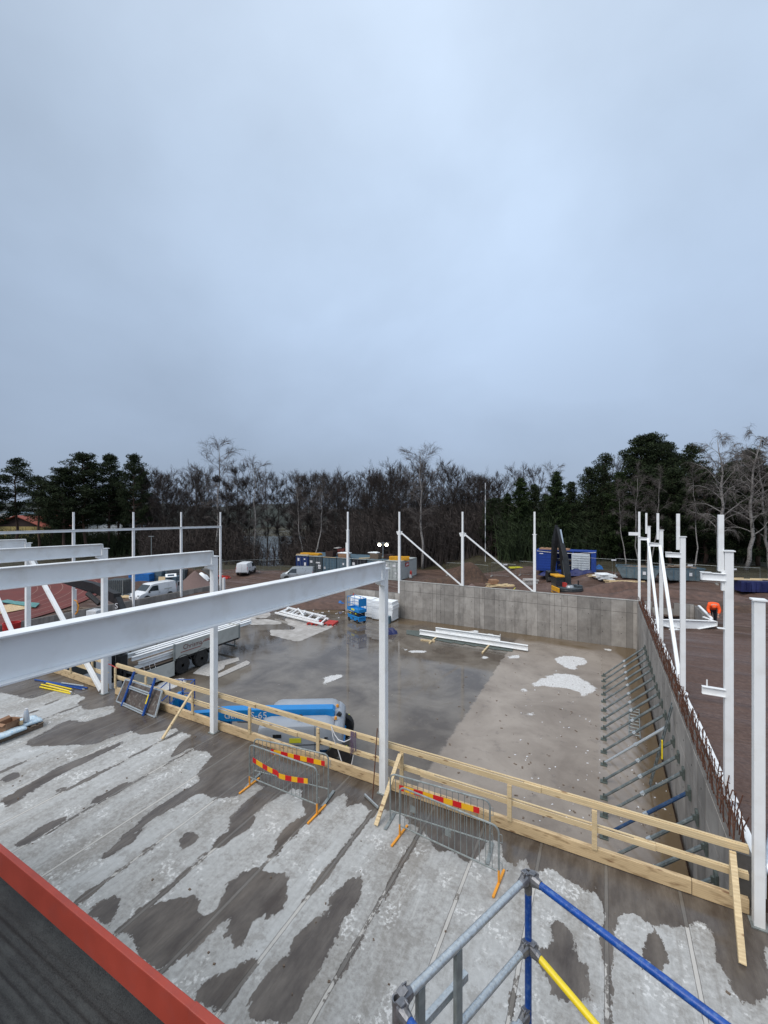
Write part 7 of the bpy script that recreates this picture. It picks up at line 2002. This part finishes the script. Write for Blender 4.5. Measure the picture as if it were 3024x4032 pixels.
def bare_tree(seed, H=18, W=4.5, r0=.24, nb=26, first=.3, style='alder', lean=0.0):
    rg = random.Random(seed); tr = MB(); br = MB(); vl, fl = [], []
    birch = style in ('birch', 'weeping'); droop = .55 if style == 'weeping' else (.20 if birch else -.05)
    pts, rs = [], []; x = y = 0.0
    for k in range(13):
        f = k / 12
        pts.append(V((x, y, f * H))); rs.append(r0 * (1 - f) ** .85 + .02)
        x += rg.gauss(lean * .5, .16); y += rg.gauss(0, .16)
    tr.path(pts, rs, n=8)
    def trunk(f):
        k = min(int(f * 12), 11); return pts[k].lerp(pts[k + 1], f * 12 - k)
    for i in range(nb):
        f = first + (0.97 - first) * (i + rg.random() * .8) / nb
        az = i * 2.4 + rg.uniform(-.5, .5)
        up = rg.uniform(.2, .9) + f * .7
        env = math.sin(math.pi * min(1, .18 + .82 * (1 - (f - first) / (1 - first)))) ** .6 if style != 'weeping' else (1 - f) ** .35
        L = W * env * rg.uniform(.65, 1.15) + .6
        d = V((math.cos(az), math.sin(az), up)).normalized()
        bp = arms(br, trunk(f), d, L, rs[min(int(f * 12), 11)] * .42, rg, 5, max(droop, 0) * .6, .16, 4)
        for q in range(rg.randint(8, 11)):
            g = rg.uniform(.2, 1) ** .7; k = min(int(g * 5), 4); sp = bp[k].lerp(bp[k + 1], g * 5 - k)
            dd = (bp[k + 1] - bp[k]).normalized()
            sd = (dd + V((rg.gauss(0, .6), rg.gauss(0, .6), rg.gauss(.15, .4)))).normalized()
            sb = arms(br, sp, sd, L * rg.uniform(.25, .5), .022, rg, 3, droop * 1.1, .25, 3)
            for w_ in range(17 if not birch else 13):
                h = rg.uniform(.1, 1); k2 = min(int(h * 3), 2); tp = sb[k2].lerp(sb[k2 + 1], h * 3 - k2)
                twigs(vl, fl, tp, (sb[k2 + 1] - sb[k2]).normalized() + V((0, 0, -droop)), rg.uniform(.45, 1.15), .022 if birch else .034, rg, droop)
    return tr, br, (vl, fl)

def clump(vl, fl, c, rx, rz_, n, rg, leaf=.26):
    for _ in range(n):
        a = rg.uniform(0, 6.283); zz = rg.uniform(-1, 1); rr = math.sqrt(max(0, 1 - zz * zz)) * rg.uniform(.55, 1.05)
        p = c + V((math.cos(a) * rr * rx, math.sin(a) * rr * rx, zz * rz_ * rg.uniform(.6, 1)))
        d = V((rg.gauss(0, 1), rg.gauss(0, 1), rg.gauss(.5, .7))).normalized()
        s = d.cross(V((rg.gauss(0, 1), rg.gauss(0, 1), rg.gauss(0, 1)))).normalized() * leaf * .20
        e = d * leaf * rg.uniform(.7, 1.4); b = len(vl)
        vl += [p - s, p + s, p + e + s * .4, p + e - s * .4]; fl += [(b, b + 1, b + 2, b + 3)]

def pine(seed, H=19, W=3.6, base=.5, nb=30, trunk_r=.26, flat=.42):
    rg = random.Random(seed); tr = MB(); vl, fl = [], []; x = y = 0; pts, rs = [], []
    for k in range(11):
        f = k / 10; pts.append(V((x, y, f * H * .97))); rs.append(trunk_r * (1 - f * .85)); x += rg.gauss(0, .15); y += rg.gauss(0, .15)
    tr.path(pts, rs, n=8)
    for i in range(nb):
        f = base + (1 - base) * (i + rg.random()) / nb
        k = min(int(f * 10), 9); p = pts[k].lerp(pts[k + 1], f * 10 - k)
        t = (f - base) / (1 - base)
        L = W * (math.sin(math.pi * min(1, .25 + t * .75)) ** .7) * rg.uniform(.55, 1.15)
        az = i * 2.4 + rg.uniform(-.6, .6)
        d = V((math.cos(az), math.sin(az), rg.uniform(-.05, .35) + t * .3))
        bp = arms(tr, p, d, L, .07, rg, 4, 0, .12, 4)
        nc = 2 + int(L * 1.1)
        for q in range(nc):
            g = .45 + .6 * q / nc; g = min(g, 1); kk = min(int(g * 4), 3); c = bp[kk].lerp(bp[kk + 1], g * 4 - kk) + V((rg.gauss(0, .35), rg.gauss(0, .35), rg.uniform(-.05, .3)))
            clump(vl, fl, c, rg.uniform(.6, 1.15), rg.uniform(.28, .55) * (flat / .42), 95, rg)
    for _ in range(4): clump(vl, fl, pts[-1] + V((rg.gauss(0, .4), rg.gauss(0, .4), rg.uniform(-.3, .3))), .7, .5, 80, rg)
    return tr, (vl, fl)

def conifer(seed, H=17, W=2.9, base=.06, ragged=.35, leaf=.30, nb=54):
    rg = random.Random(seed); tr = MB(); vl, fl = [], []
    tr.path([V((0, 0, 0)), V((.1, 0, H * .4)), V((0, .1, H * .8)), V((0, 0, H * .99))], [.2, .15, .07, .02], n=7)
    for i in range(nb):
        f = base + (1 - base) * (i + rg.random()) / nb
        L = (W * (1 - f) ** .75 + .35) * rg.uniform(1 - ragged, 1 + ragged * .5); az = i * 2.4 + rg.uniform(-.4, .4)
        d = V((math.cos(az), math.sin(az), rg.uniform(.05, .5)))
        bp = arms(tr, V((0, 0, f * H)), d, L, .035, rg, 3, .05, .1, 3)
        nc = 2 + int(L * 1.3)
        for q in range(nc):
            g = min(.25 + .8 * q / nc, 1); kk = min(int(g * 3), 2); c = bp[kk].lerp(bp[kk + 1], g * 3 - kk)
            clump(vl, fl, c + V((rg.gauss(0, .12), rg.gauss(0, .12), 0)), rg.uniform(.4, .75), rg.uniform(.22, .42), 62, rg, leaf)
    clump(vl, fl, V((0, 0, H * .99)), .22, .5, 30, rg, leaf)
    return tr, (vl, fl)

def raw(vf, name, m_, parent):
    me = bpy.data.meshes.new(name); me.from_pydata([tuple(p) for p in vf[0]], [], vf[1]); me.materials.append(m_); me.update()
    o = link(bpy.data.objects.new(name, me)); o.parent = parent; return o

PR = {}
def proto(key, name, cat, kind_, H, **kw):
    t = thing(name, '-', cat, (0, 0, -500)); t['H'] = H
    if kind_ == 'bare':
        tr, br, tw = bare_tree(H=H, **kw); st_ = kw.get('style', 'alder'); bi = st_ != 'alder'
        tr.build('trunk', M['birch'] if bi else M['bark'], t, smooth=True, recalc=False)
        br.build('limbs', (M['birch'] if st_ == 'weeping' else M['twig2']) if bi else M['bark'], t, smooth=True, recalc=False)
        raw(tw, 'crown', M['twig2'] if bi else M['twig'], t)
    elif kind_ == 'pine':
        tr, lf = pine(H=H, **kw); tr.build('trunk', M['pinebark'], t, smooth=True, recalc=False); raw(lf, 'crown', M['needle'], t)
    else:
        tr, lf = conifer(H=H, **kw); tr.build('trunk', M['bark'], t, smooth=True, recalc=False); raw(lf, 'crown', M['needle2'], t)
    t['H'] = 0.955 * max(max(v_.co.z for v_ in ch.data.vertices) for ch in t.children)
    PR[key] = [t, False]
proto('a1', 'bare_tree', 'tree', 'bare', 17, seed=1, W=4.8, nb=30, first=.28)
proto('a2', 'bare_tree', 'tree', 'bare', 16, seed=2, W=5.6, nb=36, first=.2)
proto('a3', 'bare_tree', 'tree', 'bare', 18, seed=3, W=3.6, nb=26, first=.35, r0=.18)
proto('a4', 'bare_tree', 'tree', 'bare', 15, seed=14, W=2.2, nb=14, first=.35, r0=.12)
proto('b1', 'birch_tree', 'birch', 'bare', 19, seed=4, W=3.4, nb=24, first=.30, style='birch', r0=.2)
proto('b2', 'birch_tree', 'birch', 'bare', 16, seed=5, W=2.6, nb=14, first=.45, style='birch', r0=.13, lean=.25)
proto('b3', 'birch_tree', 'birch', 'bare', 17, seed=6, W=4.6, nb=26, first=.25, style='weeping', r0=.24, lean=.35)
proto('p1', 'pine_tree', 'pine', 'pine', 19, seed=7, W=3.2, base=.42, nb=26)
proto('p2', 'pine_tree', 'pine', 'pine', 19, seed=8, W=4.6, base=.30, nb=44)
proto('p3', 'pine_tree', 'pine', 'pine', 17, seed=9, W=2.6, base=.50, nb=20)
proto('s1', 'conifer_tree', 'conifer', 'con', 16, seed=10, W=4.4, nb=64, ragged=.45)
proto('s2', 'conifer_tree', 'conifer', 'pine', 16, seed=11, W=3.6, base=.10, nb=46, flat=.6)
proto('s3', 'conifer_tree', 'conifer', 'pine', 18, seed=12, W=3.2, base=.14, nb=42, flat=.6)
cnt_ = 0
def plant(key, px, ytop, fw, label, group=None, wide=1.0):
    global cnt_
    cnt_ += 1
    t, used = PR[key]; p = dep(px, fw); z = float(gz(p.x, p.y)) - .1
    h = CAMZ + (2016 - ytop) * fw / FPX - z; s = h / t['H']
    rz = (cnt_ * 1.7) % 6.28; sc = (s * wide, s * wide, s)
    if key == 'b3' : rz = 0.4 + (cnt_ % 3) * 2.0
    if not used:
        t.location = (p.x, p.y, z); t.rotation_euler = (0, 0, rz); t.scale = sc; t['label'] = label
        if group: t['group'] = group
        PR[key][1] = True; return t
    r = dup(t, (p.x, p.y, z), rz, label, group, sc)
    if not group and 'group' in r: del r['group']
    return r
T = [
 ('p1', -14, 1890, 84, 'pine cut by the left edge of the photo', None, 1.1),
 ('p1', 66, 1815, 88, 'tall pine with a bare trunk left of the yellow house', None, 1.1),
 ('p3', 152, 1883, 86, 'slim pine with a thin crown in front of the yellow house', None, 1.1),
 ('p3', 196, 1905, 92, 'small pine at the left shoulder of the big dark pine group', None, 1.3),
 ('p2', 262, 1850, 84, 'broad pine forming the left half of the big dark pine group', None, 1.25),
 ('p2', 345, 1797, 87, 'tallest broad pine in the middle of the big dark pine group', None, 1.15),
 ('p2', 418, 1800, 90, 'broad pine forming the right part of the big dark pine group', None, .9),
 ('p2', 522, 1797, 86, 'upright pine standing alone right of the big pine group', None, .68),
 ('p1', 560, 1850, 92, 'pine at the right shoulder of the lone upright pine', None, .9),
 ('p3', 470, 1905, 95, 'small pine in the gap between the pine group and the lone upright pine', None, 1.2),
 ('a3', 592, 1843, 88, 'thin bare tree touching the right side of the lone upright pine', None, 1),
 ('a1', 645, 1843, 86, 'round-topped bare tree right of the pines', None, .9),
 ('a2', 762, 1812, 84, 'broad dark bare tree left of the tall birch with the dark ball', None, .8),
 ('a1', 800, 1832, 88, 'bare tree tucked just left of the tall birch with the dark ball', None, .9),
 ('b1', 852, 1726, 80, 'tallest birch at the left, with a dark ball in its crown', None, 1.05),
 ('b1', 1003, 1802, 82, 'second tall birch, above the right end of the distant railed row', None, .85),
 ('a4', 931, 1816, 84, 'slender bare tree between the two tall left birches', None, 1.2),
 ('a3', 1048, 1850, 88, 'thin bare tree right of the second tall birch', None, .8),
 ('a4', 1103, 1868, 86, 'slender bare tree in the lighter gap above the lake', None, 1.2),
 ('a3', 1166, 1861, 84, 'thin bare tree above the left end of the container row', None, .85),
 ('b2', 1205, 1870, 77, 'white-stemmed birch rising behind the navy container', None, 1),
 ('a3', 1222, 1858, 88, 'thin bare tree behind the white-stemmed birches', None, .9),
 ('b2', 1232, 1880, 74, 'leaning white-stemmed birch just right of the first one', None, 1.2),
 ('a1', 1270, 1858, 86, 'dark round bare tree behind the container crates', None, .8),
 ('a1', 1318, 1868, 84, 'dark round bare tree left of the sky gap', None, .8),
 ('a2', 1432, 1852, 84, 'dark bare tree at the right side of the sky gap', None, .7),
 ('a2', 1470, 1832, 82, 'dense dark bare tree left of the lit lamps', None, .8),
 ('a2', 1522, 1815, 80, 'dense dark bare tree above the lit lamps', None, .85),
 ('a1', 1560, 1815, 78, 'spreading dark bare tree right of the lit lamps', None, 1.0),
 ('a1', 1600, 1835, 84, 'dark bare tree left of the central tall birch', None, .9),
 ('a2', 1652, 1783, 84, 'dark bare tree directly behind the central tall birch', None, .8),
 ('b1', 1663, 1752, 70, 'central tall birch with a white trunk above the pale grey container', None, 1.05),
 ('a1', 1745, 1811, 82, 'first bare tree right of the central tall birch', None, .9),
 ('a3', 1778, 1830, 80, 'thin bare tree behind the left slanting brace', None, 1),
 ('a1', 1813, 1840, 84, 'second round bare tree right of the central tall birch', None, .8),
 ('a3', 1866, 1866, 82, 'thin bare tree left of the lowest gap in the treeline', None, 1),
 ('a4', 1904, 1893, 84, 'slender bare tree in the lowest gap in the treeline', None, 1.3),
 ('s2', 1938, 1968, 72, 'low dark conifer under the lowest gap in the treeline', None, 1.1),
 ('a1', 2040, 1825, 90, 'rounded bare crown rising behind the conifers, leftmost of three', None, .85),
 ('a3', 2106, 1834, 90, 'narrow bare crown rising behind the conifers, middle of three', None, .9),
 ('b1', 2172, 1822, 88, 'pale bare crown rising behind the conifers, rightmost of three', None, .8),
 ('s1', 2050, 1892, 68, 'green conifer behind the left end of the blue container', None, .95),
 ('s1', 2000, 1950, 74, 'shorter green conifer left of the blue container', None, 1.1),
 ('s2', 2105, 1915, 72, 'ragged green conifer above the red cabin', None, .9),
 ('s1', 2190, 1868, 66, 'tall green conifer right behind the excavator boom', None, .95),
 ('s2', 2250, 1905, 70, 'ragged conifer above the long dark shed', None, .9),
 ('s3', 2310, 1852, 66, 'conifer with an uneven top above the white sheets', None, .9),
 ('s3', 2376, 1798, 65, 'taller ragged conifer left of the highest dark pines', None, .85),
 ('a3', 2430, 1800, 72, 'thin bare tree left of the highest dark pines', None, .8),
 ('s1', 2440, 1870, 62, 'conifer in front of the left side of the highest pines', None, 1.0),
 ('p2', 2497, 1735, 66, 'high dark pine, left of the tallest one', None, 1.0),
 ('p2', 2568, 1716, 64, 'tallest dark pine at the right, above the skips', None, 1.05),
 ('p2', 2632, 1751, 66, 'high dark pine, right of the tallest one', None, 1.0),
 ('s3', 2545, 1850, 60, 'dark conifer filling the foot of the tallest pine', None, 1.2),
 ('s3', 2640, 1860, 60, 'dark conifer behind the right skip', None, 1.2),
 ('p1', 2735, 1762, 66, 'dark pine behind the weeping birches, left one', None, 1.1),
 ('s2', 2775, 1850, 60, 'low dark conifer between the weeping birches', None, 1.3),
 ('p2', 2935, 1783, 62, 'dark pine behind the weeping birches at the right', None, 1.05),
 ('s2', 2860, 1880, 60, 'dark conifer behind the biggest weeping birch', None, 1.3),
 ('s2', 2985, 1850, 58, 'dark conifer at the right edge of the photo', None, 1.3),
 ('b2', 2464, 1880, 58, 'thin leaning birch stem crossing behind the corner column', None, .8),
 ('b2', 2518, 1820, 56, 'straight thin birch stem above the left skip', None, .8),
 ('b2', 2562, 1835, 57, 'thin birch stem between the stepped columns', None, .8),
 ('b2', 2735, 1820, 54, 'thin birch stem left of the biggest weeping birch', None, .8),
 ('b3', 2842, 1712, 52, 'biggest weeping birch with a curved white trunk', None, 1.0),
 ('b3', 2935, 1694, 55, 'weeping birch with the highest drooping crown at the right edge', None, 1.0),
 ('b3', 3030, 1740, 55, 'weeping birch cut by the right edge of the photo', None, .9),
]
for k_, px_, yt, fw_, lb, g_, wd in T: plant(k_, px_, yt, fw_, lb, g_, wd)
# second line of trees filling the wood behind, grouped where nothing tells them apart
rg = random.Random(17)
for px_ in np.arange(590, 1400, 22):
    if 1005 < px_ < 1120: continue
    plant(rg.choice(['a1', 'a3', 'a4', 'a3']), px_ + rg.uniform(-12, 12), rg.choice([rg.uniform(1850, 1900), rg.uniform(1930, 2000)]), rg.uniform(92, 108), 'thin bare tree deeper in the wood left of the containers', 'inner trees left of the containers')
for px_ in np.arange(1390, 1970, 24):
    plant(rg.choice(['a1', 'a2', 'a3']), px_ + rg.uniform(-12, 12), rg.uniform(1830, 1960), rg.uniform(86, 106), 'bare tree deeper in the wood behind the middle of the far wall', 'inner trees behind the far wall')
for px_ in np.arange(1960, 3060, 46):
    plant(rg.choice(['s1', 's2', 's3', 'p3']), px_ + rg.uniform(-15, 15), rg.uniform(1785, 1880) if px_ > 2600 else rg.uniform(1850, 1930) if px_ > 2350 else rg.uniform(1930, 1985), rg.uniform(76, 90), 'dark conifer deeper in the wood behind the blue container and skips', 'inner conifers on the right')
for px_ in np.arange(210, 600, 42):
    plant(rg.choice(['p3', 's2']), px_ + rg.uniform(-12, 12), rg.uniform(1940, 1990), rg.uniform(96, 106), 'dark conifer low behind the big pine group', 'inner conifers on the left')
# dark ball nest in the tallest left birch
mb = MB(); rgx = random.Random(3); vl, fl = [], []
c = dep(852, 80, CAMZ + (2016 - 1888) * 80 / FPX)
clump(vl, fl, c, .75, .65, 260, rgx, .35)
mb.v = [tuple(q) for q in vl]; mb.f = fl; mb.m = [0] * len(fl)
tag(mb.build('twig_nest', M['twig'], recalc=False), 'round dark nest-like ball in the crown of the tallest left birch', 'nest', None, 'thing')
# undergrowth: low thicket under and behind the trees, one mass
def thicket(name, label, a, b, fwa, fwb, n, hmax, seed, mats_, conif=0.0):
    rg = random.Random(seed); vl, fl = [], []
    for _ in range(n):
        px_ = rg.uniform(a, b); fw_ = rg.uniform(fwa, fwb); p = gp(px_, fw_); h = rg.uniform(.4, 1) ** 1.2 * hmax
        if 1015 < px_ < 1115 and rg.random() < .88: continue
        az = rg.uniform(0, 6.28); d = V((math.cos(az) * .25, math.sin(az) * .25, 1)).normalized()
        s = V((CA, SA, 0)) * rg.uniform(.03, .09)
        m = p + d * h * .5; e = m + (d + V((rg.gauss(0, .3), rg.gauss(0, .3), 0))).normalized() * h * .5; k = len(vl)
        vl += [p - s, p + s, m + s * .6, m - s * .6, e + s * .2, e - s * .2]; fl += [(k, k + 1, k + 2, k + 3), (k + 3, k + 2, k + 4, k + 5)]
        for q in range(7):
            f = rg.uniform(.25, 1); bp = p + d * h * f; dd = V((rg.gauss(0, 1), rg.gauss(0, 1), rg.uniform(.1, 1))).normalized(); L = rg.uniform(.4, 1.5)
            s2 = V((CA, SA, 0)) * .035 + V((0, 0, .02)); k = len(vl); vl += [bp - s2, bp + s2, bp + dd * L + s2 * .4, bp + dd * L - s2 * .4]; fl += [(k, k + 1, k + 2, k + 3)]
    me = bpy.data.meshes.new(name); me.from_pydata([tuple(p) for p in vl], [], fl); me.materials.append(mats_); me.update()
    return tag(link(bpy.data.objects.new(name, me)), label, 'undergrowth', None, 'stuff')
thicket('undergrowth', 'tangled bare undergrowth filling the wood left of the containers', 560, 1400, 76, 112, 5600, 8.0, 1, M['twig'])
thicket('undergrowth', 'tangled bare undergrowth behind the containers and the far wall', 1380, 2000, 70, 112, 6500, 10.5, 2, M['twig'])
thicket('undergrowth', 'dark undergrowth between the conifers on the right', 1960, 3100, 62, 92, 5200, 8.0, 3, M['needle'])
thicket('undergrowth', 'low dark scrub under the pines at the left', -40, 600, 88, 112, 3200, 6.0, 4, M['needle'])
